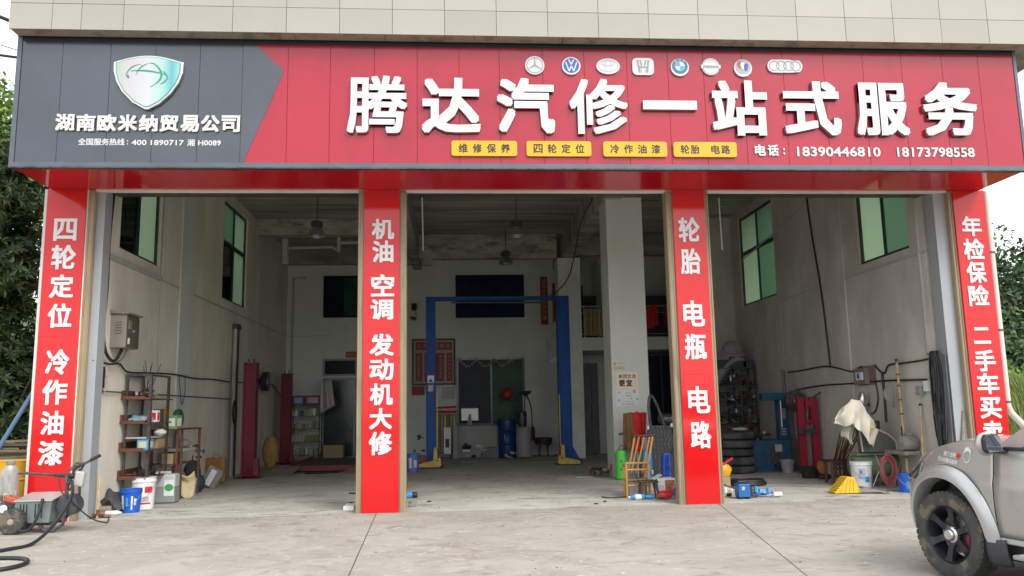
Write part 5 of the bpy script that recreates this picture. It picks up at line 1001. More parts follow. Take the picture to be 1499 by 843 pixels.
for k in range(5):
    z = k * .185; obj('tyre', M().lathe([(.25, z + .01), (.36, z), (.41, z + .03), (.425, z + .09), (.41, z + .15), (.36, z + .178), (.25, z + .17), (.23, z + .09)], (6.36 + .03 * math.sin(k * 2.1), 5.6 + .03 * math.cos(k * 3), 0), 28, cap=False), M_OLDT, t, smooth=True)
lumpy('pale_rag', (6.45, 5.5, .97), .13, M_PIPED, 'pale crumpled rag lying on top of the tyre stack', 'rag', (1.4, 1, .35), .2)
t = thing('tyre_changer', 'blue workshop tyre changer with upright column and round turntable', 'tyre changer', (7.3, 6, 0))
obj('cabinet', M().b2(6.82, 7.72, 5.75, 6.45, .06, .70), M_TEAL, t, bevel=.015); obj('base', M().b2(6.86, 7.9, 5.7, 6.6, 0, .08), M_TEAL, t); obj('turntable', M().lathe([(.10, .70), (.10, .78), (.30, .80), (.31, .83), (.27, .84)], (7.05, 6.05, 0), 24), M_STEELD, t, smooth=True)
for a in range(4): obj('jaw', M().box((7.05 + .22 * math.cos(a * 1.57 + .4), 6.05 + .22 * math.sin(a * 1.57 + .4), .87), (.09, .06, .06), rz=a * 1.57), M_STEEL, t, bevel=.008)
obj('column', M().b2(7.66, 7.90, 6.2, 6.42, .06, 1.72), M_TEAL, t, bevel=.01); obj('swing_arm', M().b2(7.28, 7.92, 6.16, 6.40, 1.60, 1.78), M_TEAL, t, bevel=.01); obj('hex_shaft', M().tube([(7.84, 6.2, 1.78), (7.84, 6.2, 2.34)], .035, 6), M_STEELD, t); obj('mount_shaft', M().tube([(7.7, 6.14, 1.6), (7.7, 6.14, .98)], .022, 8), M_STEEL, t)
obj('pedal_box', M().b2(7.3, 7.55, 5.66, 5.75, .05, .16), M_STEELD, t); obj('side_door', M().b2(7.20, 7.5, 5.742, 5.749, .16, .6), M_STEELD, t); obj('white_sticker', M().b2(7.34, 7.50, 5.735, 5.741, .44, .60), M_PIPED, t)
for k in range(3): obj('warning_label', M().b2(7.70, 7.82, 6.192, 6.199, .80 + k * .06, .83 + k * .06), M_PIPED, t)
obj('warning_label', M().b2(7.71, 7.83, 6.192, 6.199, 1.18, 1.42), mat('pinkish label', (.40, .28, .26), .6), t)
obj('lever', M().tube([(7.9, 6.1, .7), (7.98, 5.9, .62)], .02, 6), M_PBLACK, t)
# clutter rack at the far right-bay wall
t = thing('tall_parts_rack', 'tall dark steel rack crammed with greasy parts behind the tyre stack', 'rack', (7.6, 9.0, 0))
for x in (6.95, 7.62, 8.04):
    for y in (8.55, 9.05): obj('post', M().b2(x - .022, x + .022, y - .022, y + .022, 0, 2.62), M_STEELD, t)
for z in (.45, 1.0, 1.5, 2.0, 2.5): obj('shelf', M().b2(6.93, 8.06, 8.53, 9.07, z - .025, z), M_STEELD, t)
for i, (z, lb) in enumerate(((.45, 'lowest'), (1.0, 'second'), (1.5, 'third'), (2.0, 'fourth'))):
    junkpile((7.28, 8.75, z), (.62, .3, .46), 20, [M_STEELD, M_PBLACK, M_GREYM, M_STEEL, mat('dark violet grey', (.05, .045, .06), .6) if i == 0 else bpy.data.materials['dark violet grey']], 'greasy parts on the %s shelf of the tall rack, left half' % lb, 'parts', 40 + i)
    junkpile((7.83, 8.75, z), (.42, .3, .42), 12, [M_STEELD, M_GREYM, M_RUST], 'greasy parts on the %s shelf of the tall rack, right half' % lb, 'parts', 50 + i)
rnd = random.Random(77); M_DC = [mat('greasy box %d' % i, c_, .8, var=.2) for i, c_ in enumerate(((.06, .055, .06), (.09, .085, .085), (.04, .04, .05), (.12, .10, .085)))]
for zi, z in enumerate((.02, .45, 1.0, 1.5, 2.0)):
    for k in range(5):
        x_ = 7.0 + .22 * k; hh_ = rnd.uniform(.22, .42); boxthing('greasy_box', (x_ + .02, 8.93, z), (.20, .18, hh_), M_DC[rnd.randrange(4)], 'greasy box behind the parts on the tall rack, %s level, %s from left' % (('floor', 'lowest', 'second', 'third', 'fourth')[zi], ('first', 'second', 'third', 'fourth', 'fifth')[k]), 'box', bevel=0)
for i, (x, w, h) in enumerate(((7.15, .5, .22), (7.6, .46, .30), (7.9, .3, .2))): boxthing('dark_carton', (x, 8.78, 2.5), (w, .4, h), mat('dark greasy carton', (.07, .062, .07), .8) if i == 0 else bpy.data.materials['dark greasy carton'], ['left dark carton on top of the tall parts rack', 'middle dark carton on top of the tall parts rack, under the white bag', 'right dark carton on top of the tall parts rack'][i], 'carton')
single('white_bag', M().grid(lambda u, v: (6.98 + .82 * u, 8.62 + .05 * math.sin(v * 7), 2.62 + (.62 * math.sin(math.pi * (.08 + .84 * u)) ** .8 * u ** .5) * (1 - v) - .75 * v * (1 - u) ** 2), 18, 10), mat('dusty white film', (.27, .26, .25), .7), 'dusty white film bag draped over the cartons on the tall parts rack', 'bag', smooth=True, solid=.01)
lumpy('white_sack', (7.52, 8.75, 3.02), .26, bpy.data.materials['dusty white film'], 'dusty pale sack on top of the middle carton', 'sack', (1.05, .8, .85), .06)
boxthing('grey_cabinet', (7.15, 7.4, 0), (.5, .4, .85), M_STEELD, 'dark cabinet between tyre stack and tall parts rack', 'cabinet')
# press frame
t = thing('hydraulic_press', 'bright red shop press frame with dark table against the right wall', 'press', (7.85, 4.95, 0))
for x, y in ((7.66, 4.98), (7.93, 4.92)): obj('upright', M().b2(x - .075, x + .075, y - .06, y + .06, 0, 1.66), M_REDL, t, bevel=.004)
obj('head_beam', M().b2(7.74, 7.855, 4.87, 5.03, 1.44, 1.60), M_REDL, t); obj('cross_bar', M().b2(7.736, 7.86, 4.9, 5.0, 1.05, 1.15), M_REDL, t); obj('ram', M().tube([(7.8, 4.95, 1.44), (7.8, 4.95, 1.12)], .035, 10), M_STEELD, t); obj('table', M().b2(7.52, 7.92, 4.80, 4.86, .86, .96), M_STEELD, t)
obj('jack', M().lathe([(.05, .96), (.05, 1.08), (.025, 1.1)], (7.83, 4.83, 0), 12), M_STEELD, t); obj('pump_handle', M().tube([(7.95, 4.9, 1.66), (8.03, 4.7, 1.76)], .014, 6), M_PBLACK, t)
for s in (-1, 1): obj('foot', M().b2(7.6 + (s > 0) * .26, 7.74 + (s > 0) * .24, 4.7, 5.2, 0, .05), M_REDL, t)
t = thing('grinder_disc', 'dark round belt-wheel with yellow hub on the right wall left of the press', 'wheel', (7.75, 5.6, 1.5)); obj('disc', M().lathe([(.03, -.06), (.24, -.05), (.25, 0), (.24, .05), (.03, .06)], (7.80, 5.55, 1.58), 28, 'y'), M_STEELD, t, smooth=True); obj('hub', M().lathe([(.06, -.08), (.055, -.062)], (7.80, 5.55, 1.58), 16, 'y'), M_YELM, t); obj('bracket', M().tube([(7.8, 5.6, 1.58), (8.08, 5.6, 1.58)], .03, 8), M_STEELD, t)
for k in range(4): tag(rod('hanging_belt', smooth_path([(7.72 + k * .07, 5.62, 1.40), (7.70 + k * .08, 5.62, .95 - .06 * k), (7.74 + k * .08, 5.62, .62 - .05 * k), (7.79 + k * .07, 5.62, .95), (7.78 + k * .07, 5.62, 1.38)]), .010, M_CABLEG, n=6), 'dark belt hanging below the round wheel, %s from the left' % ('first', 'second', 'third', 'fourth')[k], 'belt', 'belts hanging by the press')
bucket('grey_bin', 7.42, 5.3, .11, .155, .28, M_PGREY, 'small pale grey bin on the floor before the tyre changer', handle=False); junkpile((7.7, 4.95, 0), (.25, .3, .22), 8, [M_RUST, M_PWHITE, M_PLANK], 'crumpled rags and scrap beside the small grey bin', 'scrap', 61, 'scrap')
t = thing('rubber_tub', 'black rubber tub on the floor before the red press', 'tub', (7.28, 3.9, 0)); obj('tub', M().lathe([(.15, 0), (.19, .22), (.2, .23), (.175, .22), (.14, .02)], (7.30, 3.9, 0), 24), M_RUBBER, t, smooth=True)
t = thing('straw_hat', 'round orange-brown wooden lid leaning on black shoes before the dark chair', 'lid', (7.45, 3.6, .1)); obj('disc', M().lathe([(.02, -.012), (.13, -.01), (.135, 0), (.12, .012)], (7.46, 3.6, .24), 24, 'y'), mat('orange brown wood', (.36, .17, .05), .6, var=.2), t, smooth=True); obj('shoe', M().ball((7.48, 3.5, .06), .08, 12, 7, .04, (1, 1.4, .7)), M_PBLACK, t, smooth=True); obj('shoe', M().ball((7.36, 3.52, .06), .07, 12, 7, .04, (1, 1.4, .7)), M_PBLACK, t, smooth=True)
# dark chair with bundled rods
t = thing('dark_wooden_chair', 'low dark brown wooden chair piled with sticks, before the right wall', 'chair', (7.4, 2.7, 0))
for x, y in ((7.14, 2.52), (7.55, 2.52), (7.17, 2.88), (7.58, 2.88)): obj('leg', M().tube([(x, y, 0), (x, y, .44)], .03, 8), M_WOODD, t, smooth=True)
obj('seat', M().b2(7.10, 7.60, 2.48, 2.92, .40, .44), M_WOODD, t, bevel=.008)
for z in (.12, .26, .34): obj('rail', M().b2(7.15, 7.55, 2.50, 2.53, z, z + .05), M_WOODD, t)
for k in range(5): obj('side_slat', M().b2(7.18 + k * .075, 7.22 + k * .075, 2.495, 2.515, .17, .4), M_WOODD, t)
for k in range(10): tag(rod('bundled_stick', [(7.20 + k * .026, 2.55 + .02 * (k % 3), .44), (7.00 + k * .042 + .03 * (k % 2), 1.80, .98 + .05 * (k % 4))], .014, [M_WOODD, M_RUST, M_BROWNC][k % 3], n=6), 'brown stick in the bundle on the dark wooden chair, %s from the left' % ('first', 'second', 'third', 'fourth', 'fifth', 'sixth', 'seventh', 'eighth', 'ninth', 'tenth')[k], 'stick', 'sticks bundled on the dark chair')
CLOTHP = [(6.82, 1.22, 1.14), (6.94, 1.44, 1.11), (7.11, 1.58, 1.13), (7.27, 1.55, 1.0), (7.37, 1.38, .80), (7.48, 1.20, .70), (7.56, 1.07, .99)]
def clothfn(u, v):
    t_ = CLOTHP
    q = u * 6; i = min(5, int(q)); f = q - i; f = f * f * (3 - 2 * f)
    x = t_[i][0] * (1 - f) + t_[i + 1][0] * f; zt = t_[i][1] * (1 - f) + t_[i + 1][1] * f; zb = t_[i][2] * (1 - f) + t_[i + 1][2] * f
    return (x + .02 * math.sin(v * 6 + u * 9), 1.60 + .06 * math.sin(u * 17) * (.3 + v) - .10 * math.sin(math.pi * u) + .03 * math.sin(v * 8 + u * 20), zt + (zb - zt) * v + .02 * math.sin(u * 26) * v)
single('cloth_net', M().grid(clothfn, 42, 20), M_CLOTH, 'ivory cloth draped high over sticks beside the white pail', 'cloth', smooth=True, solid=.008)
single('inner_cloth', M().grid(lambda u, v: (7.00 + .20 * u + .03 * math.sin(v * 6), 1.72 + .05 * math.sin(u * 9), 1.16 - v * (.26 + .12 * u) + .03 * math.sin(u * 6)), 14, 10), mat('greyish ivory cloth', (.52, .49, .42), .9), 'greyer fold of cloth hanging behind the draped ivory one', 'cloth', smooth=True, solid=.008)
lumpy('cloth_knot', (7.40, 1.5, 1.08), .07, M_STRAW, 'knotted straw-coloured bundle tied in the ivory cloth', 'knot', (1.2, .7, .8), .2)
bucket('paint_pail', 7.36, 1.85, .165, .19, .46, M_PWHITE, 'white paint pail with blue and red print under the draped cloth', prints=((228, 262, .16, .34, mat('pale blue label', (.35, .5, .72), .5)), (236, 246, .25, .31, M_PRED), (262, 288, .10, .20, M_PBLUEL)))
# wheel chock (yellow ribbed wedge)
t = thing('wheel_chock', 'yellow ribbed wheel chock on the floor in front of the white paint pail', 'wheel chock', (6.6, .95, 0))
obj('wedge', M().prism([(6.36, .01), (6.82, .01), (6.72, .27), (6.60, .28)], .84, 1.08), M_YELM if False else mat('chock yellow', (.66, .42, .02), .5, var=.1, vs=8), t, bevel=.008)
for k in range(7): u = k / 7; obj('rib', M().box((6.375 + .235 * u, .96, .035 + .25 * u), (.03, .25, .02), ry=-.85), bpy.data.materials['chock yellow'], t)
for k in range(4): obj('side_rib', M().prism([(6.46 + k * .075, .03), (6.475 + k * .075, .03), (6.575 + k * .045, .25), (6.56 + k * .045, .25)], .83, .8405), bpy.data.materials['chock yellow'], t)
t = thing('metal_ramp', 'small dark grey metal ramp lying right of the yellow chock', 'ramp', (7.0, .8, 0)); obj('plate', M().box((7.03, .85, .055), (.46, .24, .025), ry=.22), M_GREYM, t)
for k in range(4): obj('rung', M().box((6.88 + k * .10, .85, .10 - k * .023), (.025, .22, .02), ry=.22), M_STEELD, t)
obj('end', M().b2(7.22, 7.3, .72, .98, 0, .03), M_GREYM, t)
# compressor with belt guard
t = thing('air_compressor', 'dusty air compressor with big mesh belt guard and green tank by the right wall', 'compressor', (7.75, 2.1, 0))
obj('tank', M().lathe([(.05, -.5), (.18, -.46), (.21, -.38), (.21, .38), (.18, .46), (.05, .5)], (7.72, 2.0, .36), 24, 'x'), M_GREENB, t, smooth=True); obj('saddle', M().b2(7.3, 8.05, 1.85, 2.15, .56, .60), M_GREYM, t)
obj('belt_guard', M().prism([(7.36, .62), (7.98, .62), (8.01, .68), (8.0, .78), (7.95, .86), (7.86, .93), (7.70, 1.01), (7.52, 1.08), (7.42, 1.10), (7.35, 1.06), (7.33, .98)], 1.74, 1.90), mat('dusty mesh guard', (.10, .098, .090), .8, var=.2, vs=30), t, bevel=.01)
obj('guard_rim', M().tube([(7.36, 1.73, .63), (7.33, 1.73, .98), (7.36, 1.73, 1.06), (7.43, 1.73, 1.10), (7.52, 1.73, 1.08), (7.70, 1.73, 1.01), (7.86, 1.73, .93), (7.95, 1.73, .86), (8.0, 1.73, .78), (8.01, 1.73, .68), (7.98, 1.73, .62)], .018, 6), M_PIPED, t, smooth=True)
obj('pump_head', M().b2(7.50, 7.72, 1.92, 2.12, .60, 1.10), M_STEELD, t, bevel=.02); obj('cylinder_fin', M().lathe([(.08, 1.1), (.10, 1.12), (.10, 1.18), (.06, 1.22)], (7.6, 2.0, 0), 14), M_STEELD, t, smooth=True); obj('cylinder_fin', M().lathe([(.06, 1.0), (.08, 1.03), (.08, 1.16), (.05, 1.18)], (7.8, 2.05, 0), 14), M_STEELD, t, smooth=True)
obj('motor', M().lathe([(.06, -.16), (.13, -.14), (.135, .1), (.10, .15)], (7.92, 1.2, .80), 20, 'x'), M_GREYM, t, smooth=True); obj('motor_base', M().b2(7.78, 8.06, 1.1, 2.0, .60, .66), M_GREYM, t)
obj('motor_box', M().b2(7.88, 7.97, 1.15, 1.25, .93, .97), M_GREYM, t)
for x in (7.35, 8.0): obj('leg', M().b2(x - .02, x + .02, 1.9, 2.1, 0, .2), M_GREYM, t)
t = thing('spray_gun_filter', 'silver air filter unit with gauge hung on the right wall above the compressor', 'air filter', (7.98, 2.75, 1.3)); obj('bowl', M().lathe([(.03, 1.08), (.065, 1.12), (.07, 1.40), (.04, 1.46)], (7.93, 2.7, 0), 14), M_CHROME, t, smooth=True); obj('regulator', M().lathe([(.07, 1.46), (.095, 1.52), (.07, 1.64), (.035, 1.72)], (7.93, 2.7, 0), 14), M_CHROME, t, smooth=True); obj('gauge', M().lathe([(.04, -.03), (.042, .0)], (7.88, 2.7, 1.55), 14, 'y'), M_PBLACK, t); obj('bracket', M().b2(7.95, 8.09, 2.74, 2.77, 1.45, 1.49), M_STEELD, t); obj('elbow', M().tube([(7.88, 2.75, 1.48), (7.80, 2.72, 1.44), (7.78, 2.7, 1.34)], .025, 8), M_PBLACK, t)
m = M()
for k in range(15): m.tube([(7.64 + (.155 - .010 * (k % 9)) * math.cos(a * math.pi / 9) + .006 * (k % 5), 1.40 + .008 * k, .33 + (.27 - .018 * (k % 8)) * math.sin(a * math.pi / 9) + .01 * (k % 3)) for a in range(18)], .0065, 5, closed=True)
single('pink_hose_coil', m, M_MESH, 'oval coil of pinkish red hose leaning before the compressor', 'hose coil', smooth=True)
for i, (a, b) in enumerate((((7.38, 1.5, .05), (7.66, 1.5, .62)), ((7.62, 1.42, .04), (7.42, 1.42, .60)), ((7.7, 1.4, .03), (7.88, 1.4, .5)))): tag(rod('thin_rod', [a, b], .006, M_STEEL, n=5), ('thin steel rod leaning left to right before the pink coil', 'thin steel rod crossing the first behind the pink coil', 'thin steel rod right of the pink coil')[i], 'rod', 'thin rods before the compressor')
t = thing('bamboo_pole', 'tall jointed bamboo pole with taped grip leaning on the right wall', 'pole', (7.92, 1.3, 0)); obj('cane', M().tube([(7.92, 1.3, 0), (7.95, 1.4, 2.24)], [.028, .022], 8), M_BAMB, t, smooth=True)
for z in (.25, .55, 1.30, 1.55, 1.8, 2.0): obj('joint', M().lathe([(.029, -.012), (.033, 0), (.029, .012)], (7.92 + .03 * z / 2.24, 1.3 + .1 * z / 2.24, z), 10), M_WOODD, t)
obj('tape_grip', M().tube([(7.933, 1.345, .78), (7.936, 1.36, 1.08)], .033, 10), M_PBLACK, t); obj('tip', M().b2(7.93, 7.97, 1.38, 1.42, 2.2, 2.28), M_STEELD, t)
single('hand_net', M().grid(lambda u, v: (7.93 - .18 * math.sin(math.pi * (.1 + .8 * v)) * u - .02, 1.52 + .05 * u * math.sin(v * 5), 1.84 - .42 * v), 8, 12), mat('grey netting', (.20, .20, .19), .9), 'grey net bag hanging on the wall behind the bamboo pole', 'net', smooth=True, solid=.02)
t = thing('broom_stick', 'slanting wooden stick with pale cap leaning right of the compressor', 'stick', (7.7, .8, 0)); obj('stick', M().tube([(7.80, .62, .0), (8.05, .95, 1.42)], .019, 8), M_BAMB, t, smooth=True); obj('cap', M().tube([(8.026, .918, 1.28), (8.054, .955, 1.44)], .023, 8), M_PIPED, t); obj('knob', M().ball((8.056, .958, 1.45), .03, 8, 6), M_PBLACK, t)
t = bucket('blue_pail', 7.65, .9, .11, .135, .30, M_PBLUE, 'bright blue pail on the floor behind the nose of the silver car', prints=((240, 262, .06, .18, M_PBLUEL),))
tag(rod('leaning_board', [(8.05, .05, .0), (8.26, .09, 1.35)], .02, M_PLANK), 'brown stick leaning against the right jamb', 'stick')
# ---- right wall cables, panel
RW = 8.075
def rc(pts, r, mt, lb, n=6): return tag(rod('wall_cable', smooth_path([(RW, y, z) for y, z in pts], 4), r, mt, n=n), lb, 'cable')
rc([(6.5, 2.27), (5.6, 2.28), (4.55, 2.31), (3.9, 2.24), (3.3, 2.14), (2.9, 2.22)], .018, M_CABLE, 'upper black cable on the right wall left of the breaker panel')
rc([(2.4, 2.22), (2.2, 2.08), (2.05, 2.06), (1.9, 2.19), (1.4, 2.20), (.88, 2.21), (.6, 2.23)], .017, M_CABLE, 'upper black cable on the right wall right of the breaker panel')
rc([(6.1, 1.84), (4.79, 1.90), (3.2, 1.90), (2.18, 1.91), (.73, 1.88)], .018, M_CABLE, 'lower black cable running level along the right wall')
rc([(2.16, 2.05), (2.14, 1.6), (2.16, 1.15)], .024, M_CABLE, 'thick black cable dropping to the compressor'); rc([(2.45, 2.0), (2.38, 1.6), (2.52, 1.35), (2.68, 1.30)], .013, M_CABLE, 'thin cable looping beside the air filter')
rc([(4.85, 6.9), (4.7, 5.5), (4.4, 3.9), (4.25, 2.32)], .020, M_CABLE, 'long black cable dropping from the ceiling down the right wall')
obj('conduit', M().b2(8.085, 8.099, .42, 6.76, 4.04, 4.075), M_PIPED, B); obj('conduit', M().b2(8.085, 8.099, 6.74, 6.78, 2.0, 4.04), M_PIPED, B); obj('conduit', M().b2(8.06, 8.099, .60, .65, 2.3, 6.9), M_PIPED, B)
obj('conduit', M().tube([(8.09, 3.5, 6.20), (8.09, 9.2, 5.50)], .014, 6), M_PIPED, B)
t = thing('breaker_panel', 'open grey breaker panel with reddish board on the right wall', 'breaker panel', (8.05, 2.7, 1.85)); obj('backboard', M().b2(8.07, 8.098, 2.42, 3.1, 1.85, 2.22), mat('reddish board', (.22, .13, .11), .8), t); obj('enclosure', M().b2(7.98, 8.07, 2.62, 3.08, 1.87, 2.18), M_BOXM, t, bevel=.005); obj('breaker', M().b2(7.955, 7.98, 2.7, 2.95, 1.95, 2.1), M_PWHITE, t); obj('breaker_switch', M().b2(7.94, 7.955, 2.8, 2.86, 1.98, 2.08), M_BLUEP, t)
t = thing('wall_socket', 'white socket box with black adaptor beside the hanging cable bundle', 'socket', (8.05, .75, 1.65)); obj('box', M().b2(8.02, 8.098, .64, .76, 1.68, 1.86), M_PWHITE, t, bevel=.006); obj('adaptor', M().b2(7.98, 8.06, .80, .95, 1.62, 1.78), M_PGREY, t, bevel=.01)
t = thing('cable_bundle', 'big bundle of black cables hanging in loops on the right wall by the jamb', 'cables', (8.0, .45, 2.3)); obj('hook', M().tube([(8.09, .45, 2.33), (7.96, .45, 2.30)], .012, 6), M_STEELD, t)
rnd = random.Random(9)
for k in range(22):
    y0 = .36 + rnd.uniform(-.08, .08); w = rnd.uniform(.03, .10); zb_ = rnd.choice([.75, .9, 1.05, 1.3, 1.5]) ; xx = 7.97 + .09 * rnd.random()
    obj('cable_loop', M().tube([(xx + .012 * math.sin(a), y0 + w * math.cos(a) * (1.0 if math.sin(a) > 0 else .8), (zb_ + 2.34) / 2 + (2.34 - zb_) / 2 * math.sin(a)) for a in [2 * math.pi * q_ / 20 for q_ in range(20)]], .010, 5, closed=True), M_CABLE if k % 3 else M_CABLEG, t, smooth=True)
for k in range(5): obj('cable_strand', M().tube([(8.04, .16 - .02 * k, 2.28), (8.03, .15 - .02 * k, 1.2), (8.02, .16 - .02 * k, .55)], .012, 5), M_CABLEG, t, smooth=True)

# ============================================================ SILVER CAR (local: +x forward, +y its left, z up)
CAR = thing('silver_car', 'dusty silver off-road car parked nose-in at the right, its black-rimmed front wheel showing', 'car', (0, 0, 0))
def plan_y(x, z):
    xs_ = x + max(0, z - .80) * .75 + max(0, .55 - z) * .12
    t = max(0, (xs_ + .12) / .97)
    y = .90 * max(0, 1 - t ** 2.5) ** (1 / 2.5)
    rear = max(0, (-3.05 - x) / .75); y *= max(0, 1 - rear ** 3) ** .33
    return y - .05 * ((z - .72) / .42) ** 2 - .012 * math.sin(max(0, min(1, (z - .86) / .05)) * math.pi / 2) * (z > .86)
TOPX = [(-3.6, 1.02), (-2.4, 1.10), (-1.4, 1.11), (-.52, 1.13), (0, 1.125), (.3, 1.06), (.5, .99), (.62, .90), (.74, .80)]
def lerp(tab, x):
    for (a, b), (c, d) in zip(tab, tab[1:]):
        if x <= c: return b + (d - b) * max(0, (x - a)) / (c - a)
    return tab[-1][1]
HZ = .37
def fender(cx, xr, xf, side, zb=.38):
    """quarter panel as rings round the wheel arch; cx hub x, panel spans xr..xf"""
    def outer(a):
        dx, dz = math.cos(a), math.sin(a); best = 9
        if dx > 1e-4: best = min(best, (xf - cx) / dx)
        if dx < -1e-4: best = min(best, (xr - cx) / dx)
        t = .3
        while t < 1.6:
            x, z = cx + dx * t, HZ + dz * t
            if z > lerp(TOPX, x): break
            t += .004
        return min(best, t)
    m1, m2 = M(), M(); NA = 56
    def pt(a, r, o):
        x, z = cx + r * math.cos(a), HZ + r * math.sin(a); return (x, side * (plan_y(x, z) + o), z)
    def ri(a, k): return (.425 + .055 * abs(math.sin(a)) ** 2) + k
    A = [R(1) + (R(179) - R(1)) * i / NA for i in range(NA + 1)]
    prof = [(-.012, -.10), (-.006, .035), (.004, .055), (.035, .060), (.075, .050), (.10, .022), (.108, .006)]
    m2.grid(lambda u, v: pt(A[int(round(u * NA))], ri(A[int(round(u * NA))], prof[int(round(v * 6))][0]), prof[int(round(v * 6))][1]), NA, 6)
    def body(u, v):
        a = A[int(round(u * NA))]; r0 = ri(a, .108); r1 = max(r0 + .002, outer(a)); r = r0 + (r1 - r0) * v; x, z = cx + r * math.cos(a), HZ + r * math.sin(a); return (x, side * plan_y(x, z), z)
    m1.grid(body, NA, 8)
    return m1, m2
for s in (1, -1):
    a, b = fender(0, -.52, .76, s); obj('front_wing', a, M_CAR, CAR, smooth=True, solid=.004); obj('wheel_arch', b, M_FLARE, CAR, smooth=True)
    a, b = fender(-2.62, -3.55, -2.05, s); obj('rear_wing', a, M_CAR, CAR, smooth=True, solid=.004); obj('wheel_arch', b, M_FLARE, CAR, smooth=True)
    def panel(x0, x1, z0, z1f, o=0): return M().grid(lambda u, v: (x0 + (x1 - x0) * u, s * (plan_y(x0 + (x1 - x0) * u, z0 + (z1f(x0 + (x1 - x0) * u) - z0) * v) + o), z0 + (z1f(x0 + (x1 - x0) * u) - z0) * v), 14, 14)
    d1 = obj('front_door', panel(-.532, -1.48, .43, lambda x: 1.115), M_CAR, CAR, smooth=True, solid=.006); obj('rear_door', panel(-1.492, -2.04, .43, lambda x: 1.11), M_CAR, CAR, smooth=True, solid=.006)
    obj('door_handle', M().tube([(-1.30, s * .925, .93), (-1.32, s * .945, .935), (-1.42, s * .945, .935), (-1.44, s * .925, .93)], .012, 8), M_FLARE, d1, smooth=True)
    obj('sill', M().b2(-2.1, -.50, s * .78, s * .875, .375, .425), M_FLARE, CAR, bevel=.012); obj('under_sill', M().b2(-2.15, -.44, s * .62, s * .80, .24, .40), M_PBLACK, CAR)
    rb = obj('running_board', M().b2(-2.1, -.72, s * .80, s * .985, .29, .325), M_PGREY, CAR, bevel=.012); obj('tread_strip', M().b2(-2.0, -.78, s * .86, s * .975, .325, .333), mat('cream tread strip', (.50, .49, .38), .6) if s == 1 else bpy.data.materials['cream tread strip'], rb)
    obj('mud_flap', M().grid(lambda u, v: (-.42 - .16 * u - .02 * v, s * (.915 - .04 * u - .08 * max(0, v - .6)), .40 - .20 * v + .03 * (u - .5) ** 2), 6, 6), mat('dark grey flap', (.035, .037, .045), .5) if s == 1 else bpy.data.materials['dark grey flap'], CAR, smooth=True, solid=.03)
    obj('arch_liner', M().grid(lambda u, v: ((.43 + .01 * v) * math.cos(math.pi * u), s * (.75 - .35 * v), HZ + .485 * math.sin(math.pi * u)), 20, 2), M_PBLACK, CAR, smooth=True, solid=.01)
    obj('arch_liner', M().grid(lambda u, v: (-2.62 + (.46 + .02 * v) * math.cos(math.pi * u), s * (.86 - .42 * v), HZ + .5 * math.sin(math.pi * u)), 20, 2), M_PBLACK, CAR, smooth=True, solid=.01)
    hl = obj('headlight', M().grid(lambda u, v: (.30 + .36 * u - .03 * v * u, s * (plan_y(.30 + .36 * u - .03 * v * u, .78 + .17 * v) + .008), .80 + (.17 - .05 * u) * v), 10, 6), glassmat('headlight lens', (.75, .78, .8), body=(.5, .52, .54), bodyw=.5) if s == 1 else bpy.data.materials['headlight lens'], CAR, smooth=True, solid=.01)
    obj('lens_edge', M().tube([(.30, s * (plan_y(.30, .80) + .012), .80), (.31, s * (plan_y(.31, .88) + .014), .88), (.33, s * (plan_y(.33, .955) + .012), .955)], .007, 6), M_PWHITE, hl)
    # glasshouse
    def gy(z): return s * (.815 - (z - 1.11) * .36)
    def poly(pts, o=0, th=.012):
        m = M(); k = len(pts); m.add([(x, gy(z) + s * o, z) for x, z in pts] + [(x, gy(z) + s * (o - th), z) for x, z in pts], [tuple(range(k)), tuple(range(k, 2 * k))[::-1]] + [(i, (i + 1) % k, k + (i + 1) % k, k + i) for i in range(k)]); return m
    obj('window_line', M().tube([(-.62, s * .845, 1.122), (-2.9, s * .845, 1.122)], .014, 8), M_PBLACK, CAR)
    obj('side_window', poly([(-.84, 1.13), (-1.36, 1.60), (-1.62, 1.63), (-1.62, 1.13)], -.004), M_CGLASS, CAR); obj('side_window', poly([(-1.68, 1.13), (-1.68, 1.63), (-2.36, 1.63), (-2.42, 1.13)], -.004), M_CGLASS, CAR); obj('side_window', poly([(-2.50, 1.13), (-2.46, 1.62), (-3.05, 1.56), (-3.2, 1.13)], -.004), M_CGLASS, CAR)
    obj('roof_pillar', poly([(-.50, 1.12), (-.60, 1.12 + .07), (-1.28, 1.70), (-1.42, 1.70), (-1.36, 1.62), (-.80, 1.12)], .012, .07), M_CAR, CAR, bevel=.012); obj('pillar_seal', poly([(-.76, 1.125), (-.80, 1.125), (-1.36, 1.63), (-1.32, 1.63)], .016, .02), M_PBLACK, CAR)
    obj('roof_pillar', poly([(-1.62, 1.12), (-1.62, 1.7), (-1.68, 1.7), (-1.68, 1.12)], .002, .05), M_PBLACK, CAR); obj('roof_pillar', poly([(-2.42, 1.12), (-2.38, 1.7), (-2.46, 1.7), (-2.5, 1.12)], .002, .05), M_CAR, CAR); obj('roof_pillar', poly([(-3.2, 1.12), (-3.05, 1.7), (-3.2, 1.66), (-3.5, 1.12)], .002, .05), M_CAR, CAR)
    obj('shoulder', M().grid(lambda u, v: (-.52 - 2.95 * u, s * (plan_y(-.52 - 2.95 * u, 1.11) * (1 - v) + .80 * v), 1.112 + .012 * v), 12, 3), M_CAR, CAR, smooth=True)
    # mirror
    my = 1.0; mxx_ = .085
    mr = obj('door_mirror', M().ball((-.595, s * my, 1.160), .12, 24, 14, 0, (.48, .80, .78)), M_CAR, CAR, smooth=True)
    def mp(k): return [(s * (my + a_ * k), 1.163 + b_ * k) for a_, b_ in ((-.070, -.070), (.055, -.074), (.080, -.045), (.084, .035), (.062, .074), (-.062, .078), (-.086, .050), (-.088, -.050))]
